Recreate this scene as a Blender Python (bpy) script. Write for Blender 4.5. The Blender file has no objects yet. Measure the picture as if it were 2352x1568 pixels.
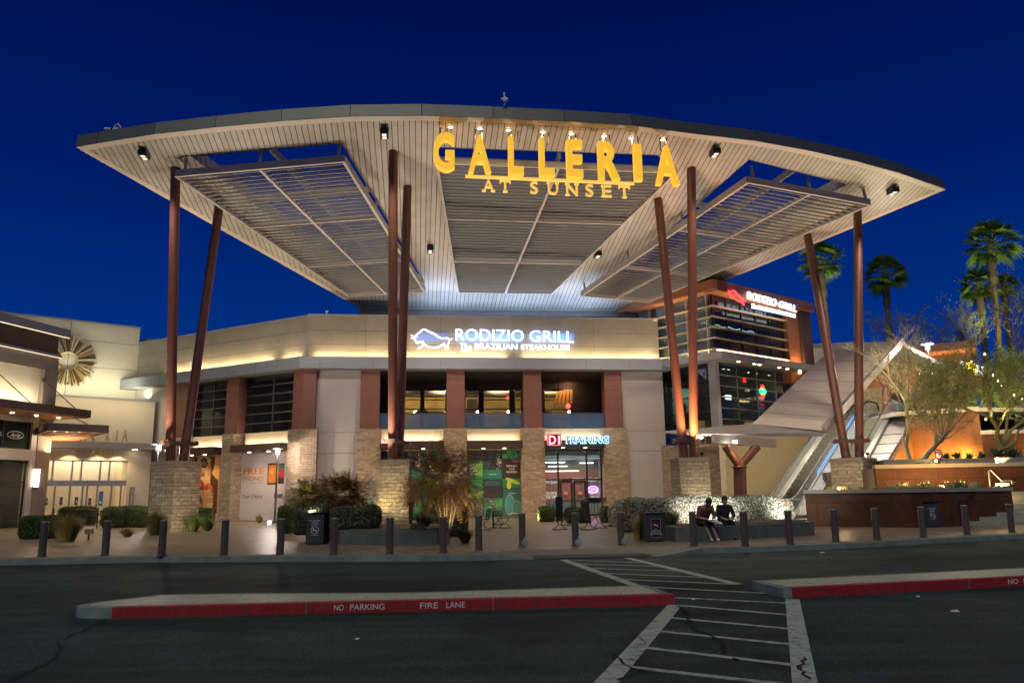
import bpy, bmesh, math, random
from mathutils import Vector, Matrix
from math import sin, cos, pi, radians as R

random.seed(7)
SC = bpy.context.scene
COL = SC.collection

# ------------------------------------------------------------------ camera, sky, sun, exposure
EYE = 1.5
PITCH, ROLL, FPX = R(11.0), R(0.8), 1795.0        # focal length for a 2352 px wide frame
cam_d = bpy.data.cameras.new('camera'); cam = bpy.data.objects.new('camera', cam_d); COL.objects.link(cam)
cam_d.sensor_width = 36; cam_d.lens = FPX / 2352 * 36; cam_d.clip_start = .1; cam_d.clip_end = 3000
cam.matrix_world = Matrix.Translation((0, 0, EYE)) @ Matrix.Rotation(pi/2 + PITCH, 4, 'X') @ Matrix.Rotation(-ROLL, 4, 'Z')
SC.camera = cam
SC.cycles.use_denoising = True
SC.cycles.max_bounces = 6
SC.cycles.diffuse_bounces = 3
SC.cycles.transparent_max_bounces = 12
SC.cycles.sample_clamp_indirect = 4
SC.cycles.caustics_reflective = False
SC.cycles.caustics_refractive = False
SC.view_settings.view_transform = 'Standard'; SC.view_settings.look = 'None'
SC.view_settings.exposure = 0.5; SC.view_settings.gamma = 1.0

W = bpy.data.worlds.new('World'); SC.world = W; W.use_nodes = True
nt = W.node_tree; nt.nodes.clear()
tc = nt.nodes.new('ShaderNodeTexCoord'); sx = nt.nodes.new('ShaderNodeSeparateXYZ')
rp = nt.nodes.new('ShaderNodeValToRGB'); bg = nt.nodes.new('ShaderNodeBackground'); ow = nt.nodes.new('ShaderNodeOutputWorld')
nt.links.new(tc.outputs['Generated'], sx.inputs[0]); nt.links.new(sx.outputs[2], rp.inputs[0])
nt.links.new(rp.outputs[0], bg.inputs[0]); nt.links.new(bg.outputs[0], ow.inputs[0])
el = rp.color_ramp.elements
el[0].position = 0.0; el[0].color = (.002, .036, .22, 1)
el[1].position = 1.0; el[1].color = (.0, .002, .035, 1)
for p_, c_ in ((.2, (.0, .026, .2, 1)), (.36, (.0, .011, .13, 1)), (.6, (.0, .0035, .062, 1))):
    e_ = el.new(p_); e_.color = c_
bg.inputs[1].default_value = .73
# weak, very soft sun in place of unseen parking lot lamps behind the camera
sd = bpy.data.lights.new('sun', 'SUN'); sun = bpy.data.objects.new('sun', sd); COL.objects.link(sun)
sd.energy = .60; sd.angle = R(40); sd.color = (1.0, .98, .72)
sun.rotation_euler = (R(40), 0, R(-14))

# ------------------------------------------------------------------ pixel rays -> real places (2352 x 1568 frame)
def ray(px, py):
    x, y = px - 1176, 784 - py
    c, s = cos(ROLL), sin(ROLL)
    x2, y2 = x*c + y*s, -x*s + y*c
    return Vector((x2, FPX*cos(PITCH) - y2*sin(PITCH), FPX*sin(PITCH) + y2*cos(PITCH)))
O = Vector((0, 0, EYE))
def at_z(px, py, z=0.0):
    r = ray(px, py); return O + r*((z - EYE)/r.z)
def at_y(px, py, Y):
    r = ray(px, py); return O + r*(Y/r.y)
def crop(x0, y0, k):      # reader for enlarged views of the photo
    return lambda x, y: ((x0 + k*x)/1.06293, (y0 + k*y)/1.06293)

class Fr:
    """a building frame: u to the right along a wall, v into it, z up"""
    def __init__(s, ox, oy, deg):
        s.o = Vector((ox, oy, 0)); a = R(deg); s.a = a
        s.U = Vector((cos(a), sin(a), 0)); s.V = Vector((-sin(a), cos(a), 0))
    def pt(s, u, v, z): return s.o + s.U*u + s.V*v + Vector((0, 0, z))
    def hit(s, px, py, v=0.0):
        r = ray(px, py); n = s.V; q = s.o + s.V*v
        t = (q - Vector((0, 0, 0))).dot(n)/r.dot(n)
        p = O + r*t; d = p - s.o
        return d.dot(s.U), p.z
    def u(s, px, py, v=0.0): return s.hit(px, py, v)[0]
    def z(s, px, py, v=0.0): return s.hit(px, py, v)[1]
MAIN = Fr(0, 50.5, 6.84)

# ------------------------------------------------------------------ mesh builder
class MB:
    def __init__(s): s.v = []; s.f = []; s.m = []; s.sm = []
    def add(s, vs, fs, mi=0, smooth=False):
        b = len(s.v); s.v += [Vector(p) for p in vs]
        for f in fs: s.f.append([b+i for i in f]); s.m.append(mi); s.sm.append(smooth)
        return s
    def hexa(s, p, mi=0):   # 4 bottom, 4 top
        return s.add(p, [(3,2,1,0),(4,5,6,7),(0,1,5,4),(1,2,6,5),(2,3,7,6),(3,0,4,7)], mi)
    def box(s, x0, x1, y0, y1, z0, z1, mi=0, fr=None):
        P = [(x0,y0,z0),(x1,y0,z0),(x1,y1,z0),(x0,y1,z0),(x0,y0,z1),(x1,y0,z1),(x1,y1,z1),(x0,y1,z1)]
        if fr: P = [fr.pt(*q) for q in P]
        return s.hexa(P, mi)
    def beam(s, a, b, w, h, mi=0, up=(0,0,1)):
        a, b = Vector(a), Vector(b); d = (b-a).normalized(); up = Vector(up)
        sd_ = d.cross(up)
        if sd_.length < 1e-4: sd_ = Vector((1,0,0))
        sd_.normalize(); u = sd_.cross(d).normalized()
        P = []
        for q in (a, b):
            P.append([q - sd_*w/2 - u*h/2, q + sd_*w/2 - u*h/2, q + sd_*w/2 + u*h/2, q - sd_*w/2 + u*h/2])
        p = P[0] + P[1]
        return s.add(p, [(0,1,2,3),(7,6,5,4),(0,4,5,1),(1,5,6,2),(2,6,7,3),(3,7,4,0)], mi)
    def tube(s, pts, rad, n=8, mi=0, cap=True, smooth=True):
        pts = [Vector(p) for p in pts]
        if not hasattr(rad, '__len__'): rad = [rad]*len(pts)
        vs, fs = [], []
        prev = None
        for i, p in enumerate(pts):
            d = (pts[min(i+1, len(pts)-1)] - pts[max(i-1, 0)])
            if d.length < 1e-9: d = Vector((0,0,1))
            d.normalize()
            if prev is None:
                x = d.cross(Vector((0,0,1)) if abs(d.z) < .9 else Vector((1,0,0))).normalized()
            else:
                x = prev - d*prev.dot(d)
                x = x.normalized() if x.length > 1e-6 else d.orthogonal().normalized()
            prev = x; y = d.cross(x)
            for k in range(n):
                a = 2*pi*k/n; vs.append(p + (x*cos(a) + y*sin(a))*rad[i])
        for i in range(len(pts)-1):
            for k in range(n):
                a, b = i*n+k, i*n+(k+1) % n
                fs.append((a, b, b+n, a+n))
        s.add(vs, fs, mi, smooth)
        if cap:
            s.add(vs[:n], [tuple(range(n))[::-1]], mi); s.add(vs[-n:], [tuple(range(n))], mi)
        return s
    def lathe(s, c, prof, n=20, mi=0, smooth=True):
        c = Vector(c); vs, fs = [], []
        for r, z in prof:
            for k in range(n):
                a = 2*pi*k/n; vs.append(c + Vector((r*cos(a), r*sin(a), z)))
        for i in range(len(prof)-1):
            for k in range(n):
                a, b = i*n+k, i*n+(k+1) % n
                fs.append((a, b, b+n, a+n))
        s.add(vs, fs, mi, smooth)
        return s
    def prism(s, poly, z0, z1, mi=0, mside=None):
        n = len(poly); A = [Vector((p[0], p[1], z0)) for p in poly]; B = [Vector((p[0], p[1], z1)) for p in poly]
        s.add(A+B, [tuple(range(n))[::-1], tuple(range(n, 2*n))], mi)
        s.add(A+B, [(i, (i+1) % n, (i+1) % n + n, i+n) for i in range(n)], mi if mside is None else mside)
        return s
    def flat(s, poly, fn, th, mi=0):
        """polygon in (u,z) mapped by fn(u,z,depth) to a thin plate"""
        n = len(poly); A = [fn(u, z, 0) for u, z in poly]; B = [fn(u, z, th) for u, z in poly]
        return s.add(A+B, [tuple(range(n)), tuple(range(n, 2*n))[::-1]] + [(i, i+n, (i+1) % n + n, (i+1) % n) for i in range(n)], mi)
    def ball(s, c, rx, ry, rz, nu=10, nv=7, mi=0):
        vs, fs = [], []
        c = Vector(c)
        for j in range(nv+1):
            t = pi*j/nv
            for i in range(nu):
                a = 2*pi*i/nu; vs.append(c + Vector((rx*sin(t)*cos(a), ry*sin(t)*sin(a), rz*cos(t))))
        for j in range(nv):
            for i in range(nu):
                a, b = j*nu+i, j*nu+(i+1) % nu
                fs.append((a, a+nu, b+nu, b))
        return s.add(vs, fs, mi, True)
    def build(s, name, mats, parent=None, bevel=0, fix=True):
        me = bpy.data.meshes.new(name)
        off = Vector((0,0,0)); q = parent
        while q is not None: off += q.location; q = q.parent
        V = [p - off for p in s.v]
        me.from_pydata([tuple(p) for p in V], [], s.f)
        if not isinstance(mats, (list, tuple)): mats = [mats]
        for m in mats: me.materials.append(m)
        me.polygons.foreach_set('material_index', s.m)
        me.polygons.foreach_set('use_smooth', s.sm)
        if fix and len(s.f) < 20000:
            bm = bmesh.new(); bm.from_mesh(me)
            bmesh.ops.remove_doubles(bm, verts=bm.verts, dist=1e-5) if False else None
            bmesh.ops.recalc_face_normals(bm, faces=bm.faces)
            bm.to_mesh(me); bm.free()
        uvl = me.uv_layers.new(name='UVMap')
        if len(s.f) < 20000:
            a, b = MAIN.U, MAIN.V
            dat = [0.0]*(2*len(me.loops))
            for pl in me.polygons:
                n = pl.normal
                if abs(n.z) < .75:
                    t = Vector((-n.y, n.x, 0)).normalized()
                    for li in pl.loop_indices:
                        co = me.vertices[me.loops[li].vertex_index].co + off
                        dat[2*li] = co.dot(t); dat[2*li+1] = co.z
                else:
                    for li in pl.loop_indices:
                        co = me.vertices[me.loops[li].vertex_index].co + off
                        dat[2*li] = co.dot(a); dat[2*li+1] = co.dot(b)
            uvl.data.foreach_set('uv', dat)
        me.update()
        o = bpy.data.objects.new(name, me); COL.objects.link(o)
        if parent: o.parent = parent
        if bevel:
            md = o.modifiers.new('bevel', 'BEVEL'); md.width = bevel; md.segments = 2; md.limit_method = 'ANGLE'
        return o

def thing(name, label, cat, loc=(0,0,0), group=None, rz=0):
    o = bpy.data.objects.new(name, None); COL.objects.link(o)
    o.location = loc; o.rotation_euler = (0, 0, rz); o.empty_display_size = .2
    o['label'] = label; o['category'] = cat
    if group: o['group'] = group
    return o
def tag(o, label, cat, group=None, kind=None):
    if label: o['label'] = label
    if cat: o['category'] = cat
    if group: o['group'] = group
    if kind: o['kind'] = kind
    return o
def struct(o, label=None):
    o['kind'] = 'structure'
    if label: o['label'] = label
    return o
def dup(root, loc, rz=0, label=None, group=None, scale=None):
    r = root.copy(); COL.objects.link(r); r.location = loc; r.rotation_euler = (0, 0, rz)
    if scale: r.scale = (scale,)*3 if not hasattr(scale, '__len__') else scale
    if label: r['label'] = label
    if group: r['group'] = group
    for ch in list(root.children):
        c = ch.copy(); COL.objects.link(c); c.parent = r
        for g in ch.children:
            d = g.copy(); COL.objects.link(d); d.parent = c
    return r

# ------------------------------------------------------------------ materials
MATS = {}
def _n(t, ty, **k):
    n = t.nodes.new(ty)
    for a, b in k.items(): setattr(n, a, b)
    return n
def base(name):
    m = bpy.data.materials.new(name); m.use_nodes = True; t = m.node_tree
    b = t.nodes['Principled BSDF']; MATS[name] = m
    return m, t, b
def mat(name, col, rough=.6, metal=0.0, var=.14, scale=2.5, bump=.1, bscale=40, spec=.5, emit=None, es=0, trans=0, streak=0):
    m, t, b = base(name)
    g = _n(t, 'ShaderNodeNewGeometry')
    no = _n(t, 'ShaderNodeTexNoise'); no.inputs['Scale'].default_value = scale; no.inputs['Detail'].default_value = 8; no.inputs['Roughness'].default_value = .6
    src = g.outputs['Position']
    if streak:
        mp = _n(t, 'ShaderNodeMapping'); mp.inputs['Scale'].default_value = (1, 1, streak); t.links.new(src, mp.inputs[0]); src = mp.outputs[0]
    t.links.new(src, no.inputs['Vector'])
    mx = _n(t, 'ShaderNodeMix', data_type='RGBA')
    mx.inputs[6].default_value = tuple(c*(1-var*1.6) for c in col) + (1,); mx.inputs[7].default_value = tuple(min(1, c*(1+var*1.6)) for c in col) + (1,)
    t.links.new(no.outputs['Fac'], mx.inputs[0]); t.links.new(mx.outputs[2], b.inputs['Base Color'])
    b.inputs['Roughness'].default_value = rough; b.inputs['Metallic'].default_value = metal
    b.inputs['Specular IOR Level'].default_value = spec
    if bump:
        n2 = _n(t, 'ShaderNodeTexNoise'); n2.inputs['Scale'].default_value = bscale; n2.inputs['Detail'].default_value = 4
        t.links.new(g.outputs['Position'], n2.inputs['Vector'])
        bp = _n(t, 'ShaderNodeBump'); bp.inputs['Strength'].default_value = bump; bp.inputs['Distance'].default_value = .02
        t.links.new(n2.outputs['Fac'], bp.inputs['Height']); t.links.new(bp.outputs[0], b.inputs['Normal'])
    if emit:
        b.inputs['Emission Color'].default_value = tuple(emit) + (1,); b.inputs['Emission Strength'].default_value = es
    if trans: b.inputs['Transmission Weight'].default_value = trans
    return m
def brickmat(name, c1, c2, cm, w, h, mortar=.01, bump=.6, rough=.8, var=.35, distort=.02, squash=1.0, rot=0, spec=.3, freq=2, bstr=1.0, nscale=6):
    m, t, b = base(name)
    uv = _n(t, 'ShaderNodeUVMap'); mp = _n(t, 'ShaderNodeMapping'); mp.inputs['Rotation'].default_value = (0, 0, rot)
    t.links.new(uv.outputs[0], mp.inputs[0])
    nd = _n(t, 'ShaderNodeTexNoise'); nd.inputs['Scale'].default_value = 3.0; t.links.new(mp.outputs[0], nd.inputs['Vector'])
    sb = _n(t, 'ShaderNodeVectorMath', operation='SUBTRACT'); sb.inputs[1].default_value = (.5, .5, .5); t.links.new(nd.outputs['Color'], sb.inputs[0])
    sc = _n(t, 'ShaderNodeVectorMath', operation='SCALE'); sc.inputs['Scale'].default_value = distort*2; t.links.new(sb.outputs[0], sc.inputs[0])
    ad = _n(t, 'ShaderNodeVectorMath', operation='ADD'); t.links.new(mp.outputs[0], ad.inputs[0]); t.links.new(sc.outputs[0], ad.inputs[1])
    br = _n(t, 'ShaderNodeTexBrick'); br.squash = squash; br.squash_frequency = freq
    br.inputs['Scale'].default_value = 1; br.inputs['Brick Width'].default_value = w; br.inputs['Row Height'].default_value = h
    br.inputs['Mortar Size'].default_value = mortar; br.inputs['Mortar Smooth'].default_value = .4; br.inputs['Bias'].default_value = 0
    br.inputs['Color1'].default_value = (*c1, 1); br.inputs['Color2'].default_value = (*c2, 1); br.inputs['Mortar'].default_value = (*cm, 1)
    t.links.new(ad.outputs[0], br.inputs['Vector'])
    n2 = _n(t, 'ShaderNodeTexNoise'); n2.inputs['Scale'].default_value = nscale; n2.inputs['Detail'].default_value = 8; t.links.new(uv.outputs[0], n2.inputs['Vector'])
    hs = _n(t, 'ShaderNodeMix', data_type='RGBA', blend_type='MULTIPLY'); hs.inputs[0].default_value = 1
    cr = _n(t, 'ShaderNodeValToRGB'); cr.color_ramp.elements[0].position = .3; cr.color_ramp.elements[0].color = (1-var, 1-var, 1-var, 1); cr.color_ramp.elements[1].position = .72
    t.links.new(n2.outputs['Fac'], cr.inputs[0]); t.links.new(br.outputs['Color'], hs.inputs[6]); t.links.new(cr.outputs[0], hs.inputs[7])
    t.links.new(hs.outputs[2], b.inputs['Base Color']); b.inputs['Roughness'].default_value = rough; b.inputs['Specular IOR Level'].default_value = spec
    n3 = _n(t, 'ShaderNodeTexNoise'); n3.inputs['Scale'].default_value = 14; n3.inputs['Detail'].default_value = 6; t.links.new(uv.outputs[0], n3.inputs['Vector'])
    ml = _n(t, 'ShaderNodeMath', operation='MULTIPLY_ADD'); ml.inputs[1].default_value = -1.6; t.links.new(br.outputs['Fac'], ml.inputs[0]); t.links.new(n3.outputs['Fac'], ml.inputs[2])
    bp = _n(t, 'ShaderNodeBump'); bp.inputs['Strength'].default_value = bump; bp.inputs['Distance'].default_value = .03*bstr
    t.links.new(ml.outputs[0], bp.inputs['Height']); t.links.new(bp.outputs[0], b.inputs['Normal'])
    return m
def emat(name, col, s):
    m, t, b = base(name)
    b.inputs['Base Color'].default_value = (*[min(1, c*.6) for c in col], 1)
    b.inputs['Emission Color'].default_value = (*col, 1); b.inputs['Emission Strength'].default_value = s
    return m
def glassmat(name, col=(.8,.9,.9), alpha=.25, rough=.03, spec=.8):
    m, t, b = base(name)
    b.inputs['Base Color'].default_value = (*col, 1); b.inputs['Roughness'].default_value = rough
    b.inputs['Alpha'].default_value = alpha; b.inputs['Specular IOR Level'].default_value = spec
    return m

stucco   = mat('stucco_beige', (.27,.238,.19), .85, var=.2, scale=.8, bump=.25, bscale=60)
stucco_g = mat('stucco_grey', (.50,.46,.43), .85, var=.07, scale=.6, bump=.2, bscale=60)
stucco_c = mat('stucco_cream', (.62,.56,.45), .85, var=.08, scale=.7, bump=.2, bscale=60)
stucco_d = mat('stucco_taupe', (.26,.22,.19), .85, var=.12, scale=.9, bump=.25, bscale=60)
ledge_m  = mat('ledge_metal', (.27,.29,.325), .5, metal=.2, var=.06, scale=1.5, bump=.03)
brownp   = mat('panel_maroon', (.235,.095,.07), .45, metal=.1, var=.12, scale=1.2, bump=.03)
rust     = mat('steel_rust_paint', (.155,.060,.040), .42, metal=.15, var=.2, scale=3, bump=.08, streak=.25)
copper   = mat('panel_copper', (.30,.11,.055), .45, metal=.2, var=.12, scale=1.1, bump=.03)
darkbr   = mat('dark_brown_metal', (.075,.042,.034), .5, metal=.2, var=.12, bump=.03)
stone    = brickmat('stone_veneer', (.62,.47,.32), (.43,.32,.21), (.22,.16,.11), .40, .15, .007, .9, squash=1.7, distort=.035, var=.38, freq=3)
stone_r  = brickmat('stone_pedestal', (.62,.51,.36), (.42,.33,.22), (.18,.14,.10), .42, .17, .009, 1.0, squash=1.8, distort=.075, var=.45, bstr=1.8, freq=3)
cap_m    = mat('stone_cap', (.27,.22,.16), .85, var=.25, scale=6, bump=.5, bscale=15)
steel_g  = mat('steel_grey', (.30,.28,.27), .45, metal=.35, var=.08, bump=.02)
fascia_m = mat('fascia_metal', (.115,.12,.125), .4, metal=.35, var=.10, scale=.7, bump=.02)
slat_m   = mat('slat_metal', (.38,.35,.325), .5, metal=.2, var=.08, bump=.02)
black    = mat('black_metal', (.015,.015,.016), .4, metal=.3, var=.2, bump=.02)
dark     = mat('dark_interior', (.02,.016,.014), .8, var=.3, bump=0)
mull     = mat('mullion_metal', (.05,.05,.052), .4, metal=.5, var=.1, bump=0)
white_m  = mat('white_paint', (.75,.75,.74), .5, var=.06, bump=.02)
conc     = mat('concrete', (.36,.34,.29), .85, var=.16, scale=1.6, bump=.25, bscale=45)
conc_g   = mat('concrete_green_grey', (.125,.145,.13), .75, var=.32, scale=2.2, bump=.3, bscale=30)
kerb_m   = mat('kerb_concrete', (.22,.285,.255), .8, var=.4, scale=2.5, bump=.3, bscale=35)
corten   = brickmat('corten_panels', (.155,.062,.028), (.115,.044,.02), (.04,.016,.01), 1.9, .95, .012, .25, rough=.6, var=.4, distort=.0, squash=1, bstr=.4, nscale=2)
mulch    = mat('mulch', (.13,.09,.055), .95, var=.5, scale=14, bump=.8, bscale=30)
bronze   = mat('bollard_bronze', (.17,.135,.105), .3, metal=.35, var=.12, scale=4, bump=.02)
bin_m    = mat('bin_blue_grey', (.055,.065,.07), .5, metal=.2, var=.15, bump=.03)
signwhite= mat('lettering_white', (.75,.75,.72), .6, var=.05, bump=0)
glass_d  = glassmat('window_glass_dark', (.012,.014,.016), .93, .04, .7)
glass_c  = glassmat('clear_glass', (.5,.6,.62), .14, .02, .7)
glass_b  = glassmat('balustrade_glass', (.12,.2,.32), .45, .02, .8)
glass_w  = glassmat('window_glass_tint', (.03,.05,.055), .28, .03, .8)
# soffit planks: dark joints run along the building's depth
plank, t_, b_ = base('soffit_planks')
uv_ = _n(t_, 'ShaderNodeUVMap'); mp_ = _n(t_, 'ShaderNodeMapping'); mp_.inputs['Rotation'].default_value = (0,0,0); t_.links.new(uv_.outputs[0], mp_.inputs[0])
sp_ = _n(t_, 'ShaderNodeSeparateXYZ'); t_.links.new(mp_.outputs[0], sp_.inputs[0])
dv_ = _n(t_, 'ShaderNodeMath', operation='DIVIDE'); dv_.inputs[1].default_value = .27; t_.links.new(sp_.outputs[0], dv_.inputs[0])
fr_ = _n(t_, 'ShaderNodeMath', operation='FRACT'); t_.links.new(dv_.outputs[0], fr_.inputs[0])
gt_ = _n(t_, 'ShaderNodeMath', operation='GREATER_THAN'); gt_.inputs[1].default_value = .87; t_.links.new(fr_.outputs[0], gt_.inputs[0])
fl_ = _n(t_, 'ShaderNodeMath', operation='FLOOR'); t_.links.new(dv_.outputs[0], fl_.inputs[0])
wn_ = _n(t_, 'ShaderNodeTexWhiteNoise', noise_dimensions='1D'); t_.links.new(fl_.outputs[0], wn_.inputs[1])
no_ = _n(t_, 'ShaderNodeTexNoise'); no_.inputs['Scale'].default_value = 1.2; no_.inputs['Detail'].default_value = 6; t_.links.new(mp_.outputs[0], no_.inputs['Vector'])
ad_ = _n(t_, 'ShaderNodeMath', operation='MULTIPLY_ADD'); ad_.inputs[1].default_value = .35; t_.links.new(wn_.outputs[0], ad_.inputs[0]); t_.links.new(no_.outputs['Fac'], ad_.inputs[2])
m1_ = _n(t_, 'ShaderNodeMix', data_type='RGBA'); m1_.inputs[6].default_value = (.27,.24,.205,1); m1_.inputs[7].default_value = (.43,.39,.345,1); t_.links.new(ad_.outputs[0], m1_.inputs[0])
m2_ = _n(t_, 'ShaderNodeMix', data_type='RGBA'); m2_.inputs[7].default_value = (.02,.015,.012,1); t_.links.new(gt_.outputs[0], m2_.inputs[0]); t_.links.new(m1_.outputs[2], m2_.inputs[6])
t_.links.new(m2_.outputs[2], b_.inputs['Base Color']); b_.inputs['Roughness'].default_value = .42; b_.inputs['Metallic'].default_value = .15

# asphalt with worn lanes
asphalt, t_, b_ = base('asphalt')
g_ = _n(t_, 'ShaderNodeNewGeometry')
a1 = _n(t_, 'ShaderNodeTexNoise'); a1.inputs['Scale'].default_value = .35; a1.inputs['Detail'].default_value = 7; a1.inputs['Distortion'].default_value = .6
mpa = _n(t_, 'ShaderNodeMapping'); mpa.inputs['Scale'].default_value = (.16, 1.1, 1); t_.links.new(g_.outputs['Position'], mpa.inputs[0]); t_.links.new(mpa.outputs[0], a1.inputs['Vector'])
a2 = _n(t_, 'ShaderNodeTexNoise'); a2.inputs['Scale'].default_value = 38; a2.inputs['Detail'].default_value = 3; t_.links.new(g_.outputs['Position'], a2.inputs['Vector'])
ra = _n(t_, 'ShaderNodeValToRGB'); ra.color_ramp.elements[0].position = .3; ra.color_ramp.elements[0].color = (.013,.029,.028,1); ra.color_ramp.elements[1].position = .72; ra.color_ramp.elements[1].color = (.046,.082,.077,1)
t_.links.new(a1.outputs['Fac'], ra.inputs[0])
rb = _n(t_, 'ShaderNodeValToRGB'); rb.color_ramp.elements[0].position = .35; rb.color_ramp.elements[0].color = (.4,.4,.4,1); rb.color_ramp.elements[1].position = .75; rb.color_ramp.elements[1].color = (2.2,2.2,2.2,1)
t_.links.new(a2.outputs['Fac'], rb.inputs[0])
mm = _n(t_, 'ShaderNodeMix', data_type='RGBA', blend_type='MULTIPLY'); mm.inputs[0].default_value = 1; t_.links.new(ra.outputs[0], mm.inputs[6]); t_.links.new(rb.outputs[0], mm.inputs[7])
st1_ = _n(t_, 'ShaderNodeTexNoise'); st1_.inputs['Scale'].default_value = .55; st1_.inputs['Detail'].default_value = 6; st1_.inputs['Distortion'].default_value = 1.2; t_.links.new(g_.outputs['Position'], st1_.inputs['Vector'])
sr1 = _n(t_, 'ShaderNodeValToRGB'); sr1.color_ramp.elements[0].position = .34; sr1.color_ramp.elements[0].color = (.5,.5,.52,1); sr1.color_ramp.elements[1].position = .52; sr1.color_ramp.elements[1].color = (1,1,1,1); t_.links.new(st1_.outputs['Fac'], sr1.inputs[0])
e__ = sr1.color_ramp.elements.new(.66); e__.color = (1.12,1.1,1.05,1); e__ = sr1.color_ramp.elements.new(.72); e__.color = (1.55,1.5,1.42,1)
sm1 = _n(t_, 'ShaderNodeMix', data_type='RGBA', blend_type='MULTIPLY'); sm1.inputs[0].default_value = 1; t_.links.new(mm.outputs[2], sm1.inputs[6]); t_.links.new(sr1.outputs[0], sm1.inputs[7])
tm = _n(t_, 'ShaderNodeMapping'); tm.inputs['Scale'].default_value = (.05, 1.7, 1); tm.inputs['Rotation'].default_value = (0,0,R(-3)); t_.links.new(g_.outputs['Position'], tm.inputs[0])
tn = _n(t_, 'ShaderNodeTexNoise'); tn.inputs['Scale'].default_value = 1.3; tn.inputs['Detail'].default_value = 3; t_.links.new(tm.outputs[0], tn.inputs['Vector'])
tr1 = _n(t_, 'ShaderNodeValToRGB'); tr1.color_ramp.elements[0].position = .38; tr1.color_ramp.elements[0].color = (.62,.62,.62,1); tr1.color_ramp.elements[1].position = .56; t_.links.new(tn.outputs['Fac'], tr1.inputs[0])
sm2 = _n(t_, 'ShaderNodeMix', data_type='RGBA', blend_type='MULTIPLY'); sm2.inputs[0].default_value = 1; t_.links.new(sm1.outputs[2], sm2.inputs[6]); t_.links.new(tr1.outputs[0], sm2.inputs[7])
t_.links.new(sm2.outputs[2], b_.inputs['Base Color']); b_.inputs['Roughness'].default_value = .7; b_.inputs['Specular IOR Level'].default_value = .2
bpa = _n(t_, 'ShaderNodeBump'); bpa.inputs['Strength'].default_value = .6; bpa.inputs['Distance'].default_value = .01; t_.links.new(a2.outputs['Fac'], bpa.inputs['Height']); t_.links.new(bpa.outputs[0], b_.inputs['Normal'])
paver = brickmat('pavers', (.33,.255,.17), (.18,.135,.095), (.06,.045,.035), .36, .18, .014, .7, rough=.36, var=.3, distort=.01, rot=R(45), spec=.6, bstr=.35, nscale=1.2)
# worn road paint
paint, t_, b_ = base('road_paint_white')
g_ = _n(t_, 'ShaderNodeNewGeometry'); a2 = _n(t_, 'ShaderNodeTexNoise'); a2.inputs['Scale'].default_value = 9; a2.inputs['Detail'].default_value = 9; t_.links.new(g_.outputs['Position'], a2.inputs['Vector'])
rb = _n(t_, 'ShaderNodeValToRGB'); rb.color_ramp.elements[0].position = .30; rb.color_ramp.elements[0].color = (.17,.18,.17,1); rb.color_ramp.elements[1].position = .50; rb.color_ramp.elements[1].color = (.46,.50,.46,1)
t_.links.new(a2.outputs['Fac'], rb.inputs[0]); t_.links.new(rb.outputs[0], b_.inputs['Base Color']); b_.inputs['Roughness'].default_value = .8
redpaint, t_, b_ = base('red_kerb_paint')
g_ = _n(t_, 'ShaderNodeNewGeometry'); a2 = _n(t_, 'ShaderNodeTexNoise'); a2.inputs['Scale'].default_value = 13; a2.inputs['Detail'].default_value = 12; t_.links.new(g_.outputs['Position'], a2.inputs['Vector'])
rb = _n(t_, 'ShaderNodeValToRGB'); rb.color_ramp.elements[0].position = .33; rb.color_ramp.elements[0].color = (.12,.05,.045,1); rb.color_ramp.elements[1].position = .41; rb.color_ramp.elements[1].color = (.33,.018,.022,1)
e_ = rb.color_ramp.elements.new(.7); e_.color = (.42,.028,.03,1)
t_.links.new(a2.outputs['Fac'], rb.inputs[0]); t_.links.new(rb.outputs[0], b_.inputs['Base Color']); b_.inputs['Roughness'].default_value = .6

# ------------------------------------------------------------------ lettering
_TX = {}
def text_geo(s, bold=0.0, shear=0.0):
    k = (s, bold, shear)
    if k in _TX: return _TX[k]
    cu = bpy.data.curves.new('t', 'FONT'); cu.body = s; cu.size = 1; cu.extrude = .5; cu.offset = bold; cu.shear = shear; cu.resolution_u = 4
    ob = bpy.data.objects.new('t', cu); COL.objects.link(ob)
    dg = bpy.context.evaluated_depsgraph_get(); me = bpy.data.meshes.new_from_object(ob.evaluated_get(dg))
    vs = [v.co.copy() for v in me.vertices]; fs = [tuple(p.vertices) for p in me.polygons]
    bpy.data.objects.remove(ob); bpy.data.curves.remove(cu); bpy.data.meshes.remove(me)
    x0 = min(v.x for v in vs); x1 = max(v.x for v in vs); y0 = min(v.y for v in vs); y1 = max(v.y for v in vs)
    _TX[k] = (vs, fs, x0, x1, y0, y1); return _TX[k]
def put_text(mb, s, o, right, up, w, h, depth, bold=0.0, shear=0.0, mi=0):
    """lettering fitted into a w x h box whose lower left corner is o; depth along the viewer-facing normal"""
    vs, fs, x0, x1, y0, y1 = text_geo(s, bold, shear)
    right, up = Vector(right).normalized(), Vector(up).normalized(); n = right.cross(up)
    if w is None: w = h*(x1-x0)/(y1-y0)
    P = [Vector(o) + right*((v.x-x0)/(x1-x0)*w) + up*((v.y-y0)/(y1-y0)*h) + n*(v.z+.5)*depth for v in vs]
    mb.add(P, fs, mi); return w

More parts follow.
